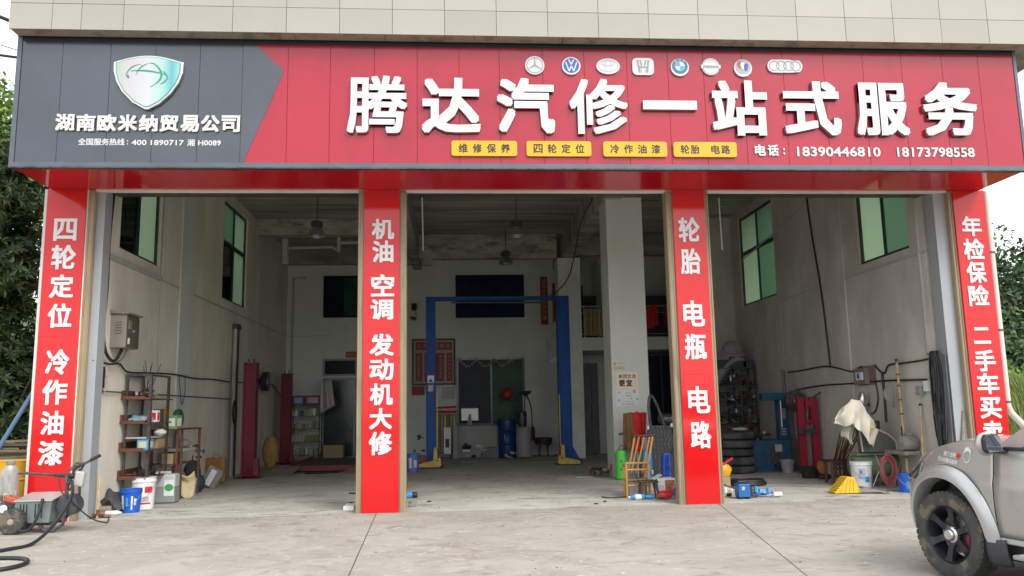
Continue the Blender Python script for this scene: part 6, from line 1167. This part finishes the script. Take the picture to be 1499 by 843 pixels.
    obj('mirror_rim', M().prism(mp(1.0), -.665, -.63, 'yz'), M_PBLACK, mr, bevel=.01)
    obj('mirror_glass', M().prism(mp(.86), -.672, -.666, 'yz'), M_MIRR, mr)
    obj('mirror_foot', M().b2(-.66, -.58, s * .82, s * .94, 1.085, 1.11), M_PBLACK, mr, bevel=.01)
# hood, roof, glass, front, rear
def hood(u, v):
    x = -.56 + 1.30 * u; w = plan_y(x, lerp(TOPX, x)) - .004; y = w * (2 * v - 1); return (x, y, lerp(TOPX, x) + .002 + .075 * (1 - abs(2 * v - 1) ** 3.2) * (1 - .3 * u))
obj('bonnet', M().grid(hood, 20, 24), M_CAR, CAR, smooth=True, solid=.006)
obj('cowl', M().b2(-.72, -.55, -.78, .78, 1.09, 1.135), M_PBLACK, CAR, bevel=.01)
def nose(y, z): return -.12 + .97 * max(0, 1 - (min(.9, abs(y) + .05 * ((z - .72) / .42) ** 2) / .9) ** 2.5) ** (1 / 2.5) - max(0, z - .80) * .75 - max(0, .55 - z) * .12
obj('front_bumper', M().grid(lambda u, v: (nose(.66 * (2 * u - 1), .38 + .50 * v) - .003, .66 * (2 * u - 1), .38 + .50 * v), 24, 8), M_CAR, CAR, smooth=True, solid=.02)
gr = obj('grille', M().grid(lambda u, v: (nose(.5 * (2 * u - 1), .68 + .20 * v) - .005, .5 * (2 * u - 1), .68 + .20 * v), 16, 3), M_PBLACK, CAR, smooth=True, solid=.01)
for k in range(3): obj('grille_bar', M().tube([(nose(y_ / 20, .71 + .055 * k) + .005, y_ / 20, .71 + .055 * k) for y_ in range(-9, 10)], .008, 6), M_CHROME, gr)
obj('roof', M().grid(lambda u, v: (-1.30 - 1.95 * u, (.62 - .03 * math.cos(u * 3)) * (2 * v - 1), 1.69 + .06 * (1 - (2 * v - 1) ** 4) + .03 * math.sin(math.pi * u)), 12, 12), M_CAR, CAR, smooth=True, solid=.02)
obj('windscreen', M().grid(lambda u, v: (-.62 - .70 * u - .06 * (2 * v - 1) ** 2 * -1, (.76 - .14 * u) * (2 * v - 1), 1.13 + .57 * u), 6, 10), M_CGLASS, CAR, smooth=True, solid=.008)
obj('tailgate', M().grid(lambda u, v: (-3.72 + (.45 * max(0, u - .5)), (.84 - .2 * max(0, u - .5)) * (2 * v - 1), .4 + 1.28 * u), 10, 6), M_CAR, CAR, smooth=True, solid=.02)
obj('rear_bumper', M().b2(-3.82, -3.45, -.82, .82, .38, .6), M_CAR, CAR, bevel=.05)
obj('underbody', M().b2(-3.5, .40, -.5, .5, .24, .5), M_PBLACK, CAR); obj('cabin_floor', M().b2(-3.4, -.6, -.76, .76, .5, .75), M_PBLACK, CAR)
obj('dashboard', M().b2(-1.0, -.75, -.7, .7, .9, 1.10), M_PBLACK, CAR, bevel=.04); obj('steering_wheel', M().tube([(-1.16 + .05 * math.sin(R(a)), .38 + .18 * math.cos(R(a)), 1.08 + .17 * math.sin(R(a))) for a in range(0, 360, 20)], .014, 6, closed=True), M_PBLACK, CAR)
for y in (-.38, .38): obj('seat', M().b2(-1.75, -1.35, y - .24, y + .24, .75, .9).box((-1.85, y, 1.15), (.14, .46, .62), ry=-.2), M_DARKC, CAR, bevel=.04)
# wheels
def wheel(cx, s, steer=0):
    T = Matrix.Translation((cx, s * .775, HZ)) @ Matrix.Rotation(steer, 4, 'Z')
    def tr(m): m.v = [tuple(T @ Vector(v)) for v in m.v]; return m
    w = .125
    m = M().lathe([(.235, s * w * .80), (.25, s * w * .95), (.285, s * w * 1.0), (.325, s * w * .98), (.352, s * w * .86), (.362, s * w * .66), (.365, 0), (.362, -s * w * .66), (.352, -s * w * .86), (.30, -s * w), (.235, -s * w * .8)], (0, 0, 0), 56, 'y', cap=False)
    ty = obj('tyre', tr(m), M_TYRE, CAR, smooth=True)
    tb = M()
    for k in range(44):
        a = 2 * math.pi * k / 44
        for yy in (-.085, -.03, .03, .085): tb.box((.3585 * math.cos(a + yy), yy, .3585 * math.sin(a + yy)), (.012, .044, .036), ry=-(a + yy))
    obj('tread_blocks', tr(tb), M_TYRE, ty, kind='stuff')
    m = M().lathe([(.236, s * w * .84), (.228, s * w * .92), (.220, s * w * .80), (.212, s * w * .2), (.20, -s * w * .6)], (0, 0, 0), 48, 'y', cap=False)
    rim = obj('rim', tr(m), M_RIM, CAR, smooth=True)
    for k in range(6):
        a = R(90 + 60 * k + 8); c, d = math.cos(a), math.sin(a); n = Vector((-d, 0, c)); e = Vector((c, 0, d))
        pts = [(.055, .030, .50), (.12, .026, .66), (.19, .030, .72), (.226, .046, .86)]
        vs = []
        for r_, hw, yy in pts: vs += [e * r_ - n * hw + Vector((0, s * w * yy, 0)), e * r_ + n * hw + Vector((0, s * w * yy, 0)), e * r_ + n * hw * .8 + Vector((0, s * w * (yy - .4), 0)), e * r_ - n * hw * .8 + Vector((0, s * w * (yy - .4), 0))]
        fs = [(0, 1, 2, 3), (12, 13, 14, 15)[::-1]]
        for i in range(3): fs += [(i * 4 + j, i * 4 + (j + 1) % 4, i * 4 + 4 + (j + 1) % 4, i * 4 + 4 + j) for j in range(4)]
        obj('spoke', tr(M().add(vs, fs)), M_RIM, rim, bevel=.004)
        obj('wheel_nut', tr(M().lathe([(.011, s * w * .5), (.011, s * w * .66), (.006, s * w * .68)], (.078 * math.cos(a + .52), 0, .078 * math.sin(a + .52)), 6, 'y')), M_STEELD, rim)
    obj('hub_cap', tr(M().lathe([(.072, s * w * .45), (.070, s * w * .62), (.052, s * w * .70), (.046, s * w * .86), (.038, s * w * .92), (.010, s * w * .93)], (0, 0, 0), 28, 'y')), M_CHROME, rim, smooth=True)
    obj('hub_badge', tr(M().lathe([(.022, s * w * .925), (.022, s * w * .945), (.016, s * w * .95)], (0, 0, 0), 16, 'y')), M_FLARE, rim)
    obj('brake_disc', tr(M().lathe([(.05, -.01), (.155, -.01), (.155, .012), (.05, .012)], (0, s * .0, 0), 32, 'y')), M_STEEL, CAR, smooth=True)
    obj('brake_caliper', tr(M().box((-.14, s * .012, -.03), (.06, .05, .10))), M_REDL, CAR, bevel=.01)
M_RIM = mat('matt black rim', (.022, .024, .030), .42, .2, var=.2, vs=9)
for cx, s in ((0, 1), (0, -1), (-2.62, 1), (-2.62, -1)): wheel(cx, s)
# vinyl stickers on the left wing: built flat on the curved panel
def sticker(s, cx, cz, w, h, ang, mt, name='sticker_text', bold=.0016):
    m = M(); lettering(m, s, 0, 0, w, h, 0, bold)
    ca, sa = math.cos(ang), math.sin(ang); out = []
    for v in m.v:
        a, b = -v[0], v[2]; x = cx + a * ca + b * sa; z = cz - a * sa + b * ca; out.append((x, plan_y(x, z) + .0045 - v[1], z))
    m.v = out; return obj(name, m, mt, CAR)
sticker('除了也吧', -.07, 1.050, .15, .042, -.10, M_PRINTW); sticker('巴火的懂车都停', -.045, .998, .24, .042, -.13, M_PRINTW)
m = M()
def onpanel(pts, o=.006): return [(x, plan_y(x, z) + o, z) for x, z in pts]
m.add(onpanel([(-.165, 1.015), (-.195, 1.045), (-.188, 1.06), (-.172, 1.056), (-.163, 1.065), (-.147, 1.058), (-.145, 1.04)]), [tuple(range(7))]); obj('sticker_heart', m, M_PRED, CAR)
m = M()
for k in range(18):
    a, b = R(20 * k), R(20 * k + 20)
    m.add(onpanel([(-.262 + r_ * .040 * math.cos(t), 1.045 + r_ * .058 * math.sin(t)) for r_, t in ((1, a), (1, b), (.84, b), (.84, a))]), [(0, 1, 2, 3)])
m.add(onpanel([(-.225, 1.06), (-.24, 1.112), (-.275, 1.118), (-.305, 1.09), (-.30, 1.06), (-.28, 1.085), (-.25, 1.08)], .0065), [tuple(range(7))])
obj('sticker_face', m, M_PRINTW, CAR)
hx, hy = -.21, .978
CAR.location = (4.21 + .978 * .90, -5.76 + .21 * .90, 0); CAR.rotation_euler = (0, 0, math.atan2(hy, hx))

# ============================================================ LEFT OUTSIDE: washer, bottle, drum, planks, pole
t = thing('pressure_washer', 'wheeled grey pressure washer with slatted motor cover and lance across its handle', 'pressure washer', (-5.65, -1.0, 0))
M_WBODY = mat('grey green sheet metal', (.17, .22, .20), .42, .4, var=.15, vs=4, col3=(.34, .35, .34), m3=(.6, .8), s3=4)
obj('motor_cover', M().prism([(-5.90, .13), (-5.42, .13), (-5.39, .43), (-5.86, .43)], -1.22, -.84), M_WBODY, t, bevel=.012)
obj('cover_top', M().add([(-5.87, -1.24, .43), (-5.38, -1.24, .43), (-5.36, -.82, .50), (-5.85, -.82, .50), (-5.87, -1.24, .415), (-5.38, -1.24, .415), (-5.36, -.82, .485), (-5.85, -.82, .485)], [(0, 1, 2, 3), (4, 7, 6, 5), (0, 4, 5, 1), (1, 5, 6, 2), (2, 6, 7, 3), (3, 7, 4, 0)]), mat('bare bright sheet', (.55, .55, .55), .35, .6), t)
for x in (-5.79, -5.75, -5.71, -5.60, -5.56, -5.52): obj('vent_slot', M().b2(x - .008, x + .008, -1.224, -1.219, .20, .38), M_BLK, t)
def small_wheel(x, y, r, w):
    wh = obj('wheel', M().lathe([(r * .55, -w / 2), (r * .9, -w / 2), (r, -w * .3), (r, w * .3), (r * .9, w / 2), (r * .55, w / 2)], (x, y, r), 28, 'y'), M_TYRE, t, smooth=True)
    obj('wheel_rim', M().lathe([(r * .56, -w * .48), (r * .5, -w * .35), (r * .2, -w * .52), (r * .18, -w * .6), (.005, -w * .6)], (x, y, r), 22, 'y'), M_GOLDW if False else mat('muddy rim', (.30, .26, .20), .7, var=.2), wh, smooth=True)
    for k in range(18): a = 2 * math.pi * k / 18; obj('lug', M().box((x + r * 1.01 * math.cos(a), y, r + r * 1.01 * math.sin(a)), (.012, w * .9, .02), ry=-a), M_TYRE, wh)
small_wheel(-5.86, -1.27, .165, .09); small_wheel(-5.93, -.78, .158, .09); small_wheel(-5.30, -.86, .09, .06) if False else None
obj('chassis', M().tube([(-6.2, -1.16, .12), (-5.4, -1.16, .11), (-5.22, -1.16, .30), (-5.26, -1.16, .74)], .018, 8), M_STEELD, t, smooth=True); obj('chassis', M().tube([(-6.2, -.9, .12), (-5.4, -.9, .11), (-5.18, -.9, .30), (-5.20, -.9, .80)], .018, 8), M_STEELD, t, smooth=True)
obj('front_foot', M().tube([(-5.55, -1.18, .10), (-5.48, -1.2, .04), (-5.36, -1.2, .035), (-5.26, -1.18, .10), (-5.24, -1.16, .3)], .024, 8), M_STEELD, t, smooth=True)
obj('electric_motor', M().lathe([(.06, -.14), (.135, -.12), (.14, .08), (.10, .12)], (-5.25, -1.0, .34), 24, 'y'), mat('dark motor paint', (.055, .06, .065), .5, var=.2), t, smooth=True)
obj('pump', M().box((-6.02, -1.0, .34), (.2, .2, .16)), M_STEELD, t, bevel=.02); obj('red_pump_head', M().box((-5.98, -1.05, .43), (.16, .16, .08), ry=.3), mat('orange red casting', (.35, .07, .03), .6, var=.2), t, bevel=.02); obj('gauge', M().lathe([(.052, -.02), (.055, 0), (.05, .02)], (-5.99, -1.24, .33), 18, 'y'), M_PWHITE, t, smooth=True); obj('gauge_ring', M().lathe([(.056, -.022), (.062, 0), (.056, .02)], (-5.99, -1.238, .33), 18, 'y', cap=False), M_STEELD, t)
for k in range(3): obj('pump_cap', M().lathe([(.022, .42), (.024, .47), (.014, .49)], (-6.12 + k * .06, -1.08, 0), 10), M_RUST, t)
obj('lance', M().tube([(-5.95, -1.02, .765), (-5.86, -1.02, .77), (-5.30, -1.02, .72)], [.012, .018, .018], 8), M_STEELD, t, smooth=True); obj('lance_grip', M().tube([(-5.48, -1.02, .735), (-5.20, -1.02, .715)], [.024, .036], 10), M_PBLACK, t, smooth=True)
obj('handle', M().tube([(-5.22, -1.0, .82), (-5.0, -1.0, .93), (-4.93, -1.0, .97)], [.018, .018, .022], 8), M_STEELD, t, smooth=True); obj('handle_grip', M().tube([(-5.02, -1.0, .925), (-4.90, -1.0, .985)], .024, 8), M_PBLACK, t, smooth=True)
obj('switch_box', M().box((-5.13, -1.04, .68), (.12, .1, .2), ry=.15), M_PIPED, t, bevel=.02); obj('handle_post', M().tube([(-5.35, -1.0, .40), (-5.22, -1.0, .84)], .018, 8), M_STEELD, t, smooth=True); obj('handle_post', M().tube([(-5.30, -.95, .52), (-5.12, -.95, .88)], .015, 8), M_STEELD, t, smooth=True)
for k in range(4): obj('hose_wrap', M().tube([(-5.26 + .035 * k + .05 * math.cos(a * .6), -1.0 + .06 * math.sin(a * .6), .80 + .03 * k) for a in range(10)], .011, 6), M_RUST if k == 1 else M_STEELD, t, smooth=True)
t.location.x += .08
tag(rod('black_hose', smooth_path([(-5.22, -1.05, .70), (-5.1, -1.15, .62), (-4.98, -1.45, .45), (-4.97, -1.85, .20), (-5.0, -2.3, .03), (-5.10, -2.65, .022), (-5.3, -2.95, .022), (-5.6, -3.1, .022), (-5.9, -3.0, .022)], 6), .022, M_CABLE), 'thick black hose curving from the pressure washer down onto the yard', 'hose')
tag(rod('black_hose', smooth_path([(-5.9, -3.2, .022), (-5.3, -3.25, .022), (-4.87, -3.25, .022), (-4.58, -3.34, .022), (-4.42, -3.62, .022), (-4.46, -3.9, .022), (-4.7, -4.05, .022), (-5.1, -4.05, .022), (-5.5, -3.9, .022)], 6), .022, M_CABLE), 'second loop of black hose lying flat on the yard in the lower left corner', 'hose')
tag(rod('power_wire', smooth_path([(-5.3, -1.1, .72), (-5.22, -1.2, .55), (-5.1, -1.2, .42), (-4.95, -.9, .15), (-4.9, -.5, .03), (-5.1, .1, .02)], 5), .009, M_CABLE), 'thin black wire hanging from the pressure washer to the foot of the jamb', 'wire')
tag(rod('black_tube', smooth_path([(-5.42, -1.25, .45), (-5.46, -1.3, .2), (-5.55, -1.3, .06), (-5.68, -1.3, .06), (-5.75, -1.27, .13)], 5), .02, M_CABLE), 'short rubber tube bent under the pressure washer', 'tube')
t = thing('gas_bottle', 'tall scratched grey gas bottle standing behind the pressure washer', 'gas bottle', (-6.37, -.25, 0)); obj('cylinder', M().lathe([(.11, 0), (.118, .02), (.118, .68), (.105, .77), (.06, .83), (.035, .85)], (-6.37, -.25, 0), 24), mat('scratched grey paint', (.30, .29, .27), .5, var=.2, vs=10, col3=(.52, .52, .50), m3=(.52, .66), s3=8, stretch=(2, 2, .5)), t, smooth=True); obj('valve_collar', M().lathe([(.045, .84), (.06, .86), (.06, .90), (.04, .91)], (-6.37, -.25, 0), 16), M_GREYM, t, smooth=True)
t = thing('yellow_drum', 'yellow steel drum with raised rings, rusty streaks, left of the leftmost banner', 'drum', (-6.75, .35, 0)); obj('drum_body', M().lathe([(.32, 0), (.33, .02), (.325, .30), (.345, .32), (.325, .34), (.325, .58), (.345, .60), (.325, .62), (.325, .86), (.335, .875), (.31, .875), (.30, .86)], (-6.75, .35, 0), 32), mat('faded yellow drum', (.62, .34, .02), .5, var=.1, vs=4, col3=(.22, .12, .03), m3=(.64, .78), s3=4, stretch=(1, 1, .6)), t, smooth=True)
lb_ = ['topmost', 'second', 'third', 'fourth', 'fifth', 'lowest', 'short rear', 'thin rear']
for k in range(8):
    x0 = -8.3 - .1 * (k % 3); tag(obj('plank', M().box((x0 + .98, .95 + .10 * (k % 3), 1.14 - .045 * k), (2.0, .15, .035), rz=.03 * ((k * 7) % 5 - 2), ry=.01 * ((k * 3) % 5 - 2)), M_PLANK if k % 3 else mat('brown plank %d' % k, (.20, .13, .08), .85, var=.2)), 'weathered plank in the stack behind the yellow drum, %s one' % lb_[k], 'plank')
for x in (-8.6, -7.0): single('trestle', M().b2(x - .04, x + .04, .9, 1.25, 0, .80), M_PLANK, 'wooden post under the plank stack, %s side' % ('far left' if x < -8 else 'drum'), 'post')
tag(rod('blue_pole', [(-7.05, -.15, .25), (-6.35, .25, 1.95)], .032, mat('blue grey pole', (.06, .12, .22), .45)), 'blue-grey pole leaning across the planks beside the leftmost banner', 'pole')
lumpy('bottle_cap', (-6.86, .15, 1.13), .045, M_PBLUEL, 'small bright blue cap on the planks at the far left', 'cap')
tag(rod('bamboo_stick', [(-5.33, .25, 0), (-5.36, .33, .62)], .018, M_BAMB), 'short bamboo stick standing at the foot of the left jamb', 'stick')
junkpile((-5.30, .3, 0), (.3, .2, .12), 6, [M_RUST, M_PLANK], 'reddish scraps on the floor at the foot of the left jamb', 'scraps', 71, 'scraps')

# ============================================================ OVERHEAD WIRES
for pts, r_, lb in (([(-14, -1.9, 9.9), (-6.42, -.3, 7.45), (-6.19, 1.5, 7.3)], .03, 'upper black power line meeting the building at the top left'), ([(-12, -1.0, 7.25), (-6.9, -.7, 6.9), (-6.19, -.5, 6.78)], .022, 'lower black power line running to the left end of the sign'), ([(-12, -.9, 8.5), (-7, -.6, 7.15), (-6.05, -.3, 6.9)], .008, 'thin pale line between the two power lines at the top left')):
    tag(rod('power_line', smooth_path(pts, 6), r_, M_CABLE if r_ > .01 else M_CABLEG), lb, 'power line')
for k, (z, y) in enumerate(((15.5, 42), (14.6, 42))): tag(rod('power_line', smooth_path([(10, y, z), (40, y, z - .9), (75, y, z)], 6), .03, M_CABLEG), 'distant %s wire crossing the sky at the right edge' % ('higher', 'lower')[k], 'power line')
# street wires across the road behind the photographer, mirrored in the glossy sign
for k, (a, b) in enumerate((((-16, -9, 10.5), (3, -20, 7.0)), ((-16, -7.5, 9.0), (0, -20, 5.4)))): tag(rod('street_wire', smooth_path([a, ((a[0] + b[0]) / 2, (a[1] + b[1]) / 2, (a[2] + b[2]) / 2 - .4), b], 6), .04, M_CABLE), 'street wire over the yard, %s one' % ('higher', 'lower')[k], 'wire')

# ============================================================ TREES AND GRASS
def crown_mesh(name, c, rad, n, leaf, mt, parent, seed=0, blobs=7, rosette=0):
    rnd = random.Random(seed); vs = []; fs = []
    B_ = []
    for i in range(blobs):
        d = Vector((rnd.gauss(0, 1), rnd.gauss(0, 1), rnd.gauss(0, .8))).normalized() * rnd.uniform(.25, .72)
        B_.append((Vector((c[0] + d.x * rad[0], c[1] + d.y * rad[1], c[2] + d.z * rad[2])), rnd.uniform(.30, .52)))
    def leafq(p, dr, nr, L, wd):
        s_ = dr.cross(nr)
        s_ = s_.normalized() * wd * L if s_.length > 1e-6 else Vector((wd * L, 0, 0)); o = len(vs)
        up_ = nr * L * .10
        vs.extend([tuple(p), tuple(p + dr * L * .45 + s_ + up_), tuple(p + dr * L), tuple(p + dr * L * .45 - s_ + up_)]); fs.append((o, o + 1, o + 2, o + 3))
    k = 0
    while k < n:
        b, br = rnd.choice(B_); d = Vector((rnd.gauss(0, 1), rnd.gauss(0, 1), rnd.gauss(0, 1))).normalized() * (rnd.random() ** .35)
        p = b + Vector((d.x * rad[0] * br, d.y * rad[1] * br, d.z * rad[2] * br)); out = Vector((d.x, d.y, d.z + .35)).normalized()
        if rosette:
            ax = (out + Vector((rnd.uniform(-.3, .3), rnd.uniform(-.3, .3), .3))).normalized(); t1 = ax.orthogonal().normalized(); t2 = ax.cross(t1); ph = rnd.uniform(0, 6)
            for j in range(rosette):
                a = ph + 2 * math.pi * j / rosette; dr = ((t1 * math.cos(a) + t2 * math.sin(a)) * .92 + ax * rnd.uniform(-.1, .55)).normalized(); leafq(p, dr, ax, leaf * rnd.uniform(.7, 1.2), .17)
            k += rosette
        else:
            dr = Vector((rnd.gauss(0, 1), rnd.gauss(0, 1), rnd.gauss(-.1, .8))).normalized(); leafq(p, dr, out, leaf * rnd.uniform(.6, 1.3), .30); k += 1
    me = bpy.data.meshes.new(name); me.from_pydata(vs, [], fs); me.materials.append(mt)
    o = link(bpy.data.objects.new(name, me)); o.parent = parent; off = WP[parent]
    me.transform(Matrix.Translation(-off)); return o
def tree(x, y, h, rad, n, leaf, mt, label, seed, rosette=0, blobs=8, cz=None, name='broadleaf_tree', group='trees around the workshop', tr=None):
    t = thing(name, label, 'tree', (x, y, 0), group); rnd = random.Random(seed); cz = cz or h - rad[2] * .9; r0 = tr or h * .022 + .05
    pts = [Vector((x, y, 0))]
    for i in range(1, 6): pts.append(Vector((x + rnd.uniform(-.12, .12) * i * .5, y + rnd.uniform(-.12, .12) * i * .5, cz * i / 5)))
    m = M().tube(pts, [r0 * (1 - .13 * i) for i in range(6)], 9)
    for i in range(7):
        st = pts[2 + i % 3]; a = i * 2.4 + seed; e = Vector((x + rad[0] * .7 * math.cos(a), y + rad[1] * .7 * math.sin(a), cz + rad[2] * rnd.uniform(-.3, .6))); md = (st + e) / 2 + Vector((0, 0, -.15)); m.tube([st, md, e], [r0 * .42, r0 * .28, r0 * .10], 6)
    obj('trunk', m, M_BARK, t, smooth=True); crown_mesh('crown', (x, y, cz), rad, n, leaf, mt, t, seed, blobs, rosette); return t
tree(-9.9, 4.2, 7.6, (2.3, 1.9, 3.0), 24000, .21, M_LEAF, 'big dark glossy-leaved tree left of the building, nearest to the sign', 11, rosette=7, blobs=30, cz=4.9)
tree(-8.6, 3.2, 3.8, (1.6, 1.0, 1.7), 9000, .20, M_LEAF, 'low dark shrub-like tree behind the planks at the left', 12, rosette=7, blobs=16, cz=2.0)
tree(-12.6, 7.5, 8.5, (3.0, 2.0, 4.0), 13000, .24, M_LEAF, 'dark tree behind the big glossy-leaved tree on the left', 13, rosette=6, blobs=24, cz=4.4)
tree(-15.4, 14.0, 13.2, (2.4, 2.4, 4.5), 9000, .26, M_LEAF2, 'tall light green tree rising behind the dark trees on the left', 14, blobs=12, cz=9.0)
tree(-19.0, 16.0, 11.5, (3, 3, 4.5), 6000, .32, M_LEAF2, 'second light green tree farther left beyond the frame of dark leaves', 15, blobs=9)
# seen through the side windows
tree(-9.2, 10.2, 8.4, (1.6, 2.0, 2.6), 4000, .30, M_LEAF2, 'light green tree outside the near left window', 16, blobs=9)
tree(-8.9, 18.0, 10.0, (2.0, 2.4, 3.2), 4000, .30, M_LEAF2, 'light green tree outside the rear left window', 19, blobs=9)
tree(12.8, 10.6, 9.4, (2.2, 2.2, 2.9), 4500, .32, M_LEAF2, 'green tree outside the near right window', 17, blobs=9)
tree(12.5, 19.0, 10.5, (2.4, 2.8, 3.4), 4500, .34, M_LEAF2, 'green tree outside the far right window', 18, blobs=9)
# hillside wood at the right
for i, (x, y, h, r_, mt) in enumerate(((36.5, 38, 12.6, 4.2, M_LEAF3), (43, 41, 14, 4.6, M_LEAF), (49, 42, 12.6, 4.6, M_LEAF3), (31.5, 31.5, 8.8, 3.4, M_LEAF), (38.5, 33, 9.4, 3.7, M_LEAF3), (27.3, 25.5, 5.6, 2.5, M_LEAF3), (31.5, 26, 6.6, 2.6, M_LEAF2), (23.3, 20.5, 3.6, 1.7, M_LEAF2), (25.6, 21, 4.3, 1.8, M_LEAF3), (57, 44, 13, 5, M_LEAF), (46, 33, 10, 4, M_LEAF3))):
    lbs = ['tallest', 'broad dark', 'rear rounded', 'middle dark', 'middle pale', 'lower left', 'lower yellowish', 'small bushy', 'small darker', 'farthest right', 'right middle']
    tree(x, y, h, (r_, r_, h * .50), 5200, .42, mt, '%s tree in the wood beyond the downpipe at the right edge' % lbs[i], 30 + i, blobs=20, cz=h * .56, group='trees of the wood at the right')
tree(26, 150, 12, (60, 8, 9), 16000, 1.5, M_LEAF3, 'far belt of woodland behind the workshop', 90, blobs=60, cz=6.0, tr=.5)
struct('hill', M().grid(lambda u, v: (24 + 60 * u, 30 + 30 * v, -.2 + 13.0 * math.sin(math.pi / 2 * v) * (.75 + .25 * math.sin(u * 9 + v * 3))), 24, 14), mat('wooded slope', (.05, .085, .03), .95, var=.5, vs=.8, col2=(.025, .045, .018), ms=.5), smooth=True)
struct('hill', M().grid(lambda u, v: (-44 + 32 * u, 17 + 22 * v, -.2 + 8.5 * math.sin(math.pi / 2 * v)), 14, 10), bpy.data.materials['wooded slope'], smooth=True)
def grass(name, x0, x1, y0, y1, n, h, label, seed, zf):
    rnd = random.Random(seed); vs = []; fs = []
    for i in range(n):
        x, y = rnd.uniform(x0, x1), rnd.uniform(y0, y1); a = rnd.uniform(0, 6.28); hh = h * rnd.uniform(.5, 1.3); w = .012; z = zf(x, y)
        dx, dy = math.cos(a), math.sin(a); lean = rnd.uniform(.1, .5) * hh; o = len(vs)
        vs += [(x - dy * w, y + dx * w, z), (x + dy * w, y - dx * w, z), (x + dx * lean * .4 + dy * w, y + dy * lean * .4 - dx * w, z + hh * .6), (x + dx * lean * .4 - dy * w, y + dy * lean * .4 + dx * w, z + hh * .6), (x + dx * lean, y + dy * lean, z + hh)]
        fs += [(o, o + 1, o + 2, o + 3), (o + 3, o + 2, o + 4)]
    me = bpy.data.meshes.new(name); me.from_pydata(vs, [], fs); me.materials.append(M_GRASS); o = link(bpy.data.objects.new(name, me)); o['kind'] = 'stuff'; o['label'] = label; o['category'] = 'grass'; return o
bank = lambda x, y: max(0, min(1.6, (y - 3) * .16 + (x - 11) * .10))
struct('grass_bank', M().grid(lambda u, v: (9.2 + 22 * u, 3.2 + 18 * v, bank(9.2 + 22 * u, 3.2 + 18 * v) - .03), 22, 18), M_EARTH, smooth=True)
grass('tall_grass', 11.0, 22, 3.4, 15, 16000, .65, 'tall yellow-green grass on the bank beyond the right end of the building', 5, bank)
grass('tall_grass', -12.5, -6.6, 1.6, 4.5, 3000, .5, 'rough grass at the foot of the dark trees on the left', 6, lambda x, y: 0)

m = M(); rnd = random.Random(15)
for k in range(220):
    x, y = rnd.uniform(-6.5, 8), rnd.uniform(-6.5, 6) if k % 2 else rnd.uniform(-1.5, 3); q_ = rnd.uniform(.003, .009) * (1.8 if k % 17 == 0 else 1)
    m.box((x, y, .004), (q_ * 2, q_, .008), rz=rnd.uniform(0, 3))
o = obj('floor_grit', m, mat('dark grit', (.14, .12, .09), .9, var=.4, vs=3), None, kind='stuff'); o['label'] = 'scattered dark grit and crumbs on the concrete'; o['category'] = 'grit'
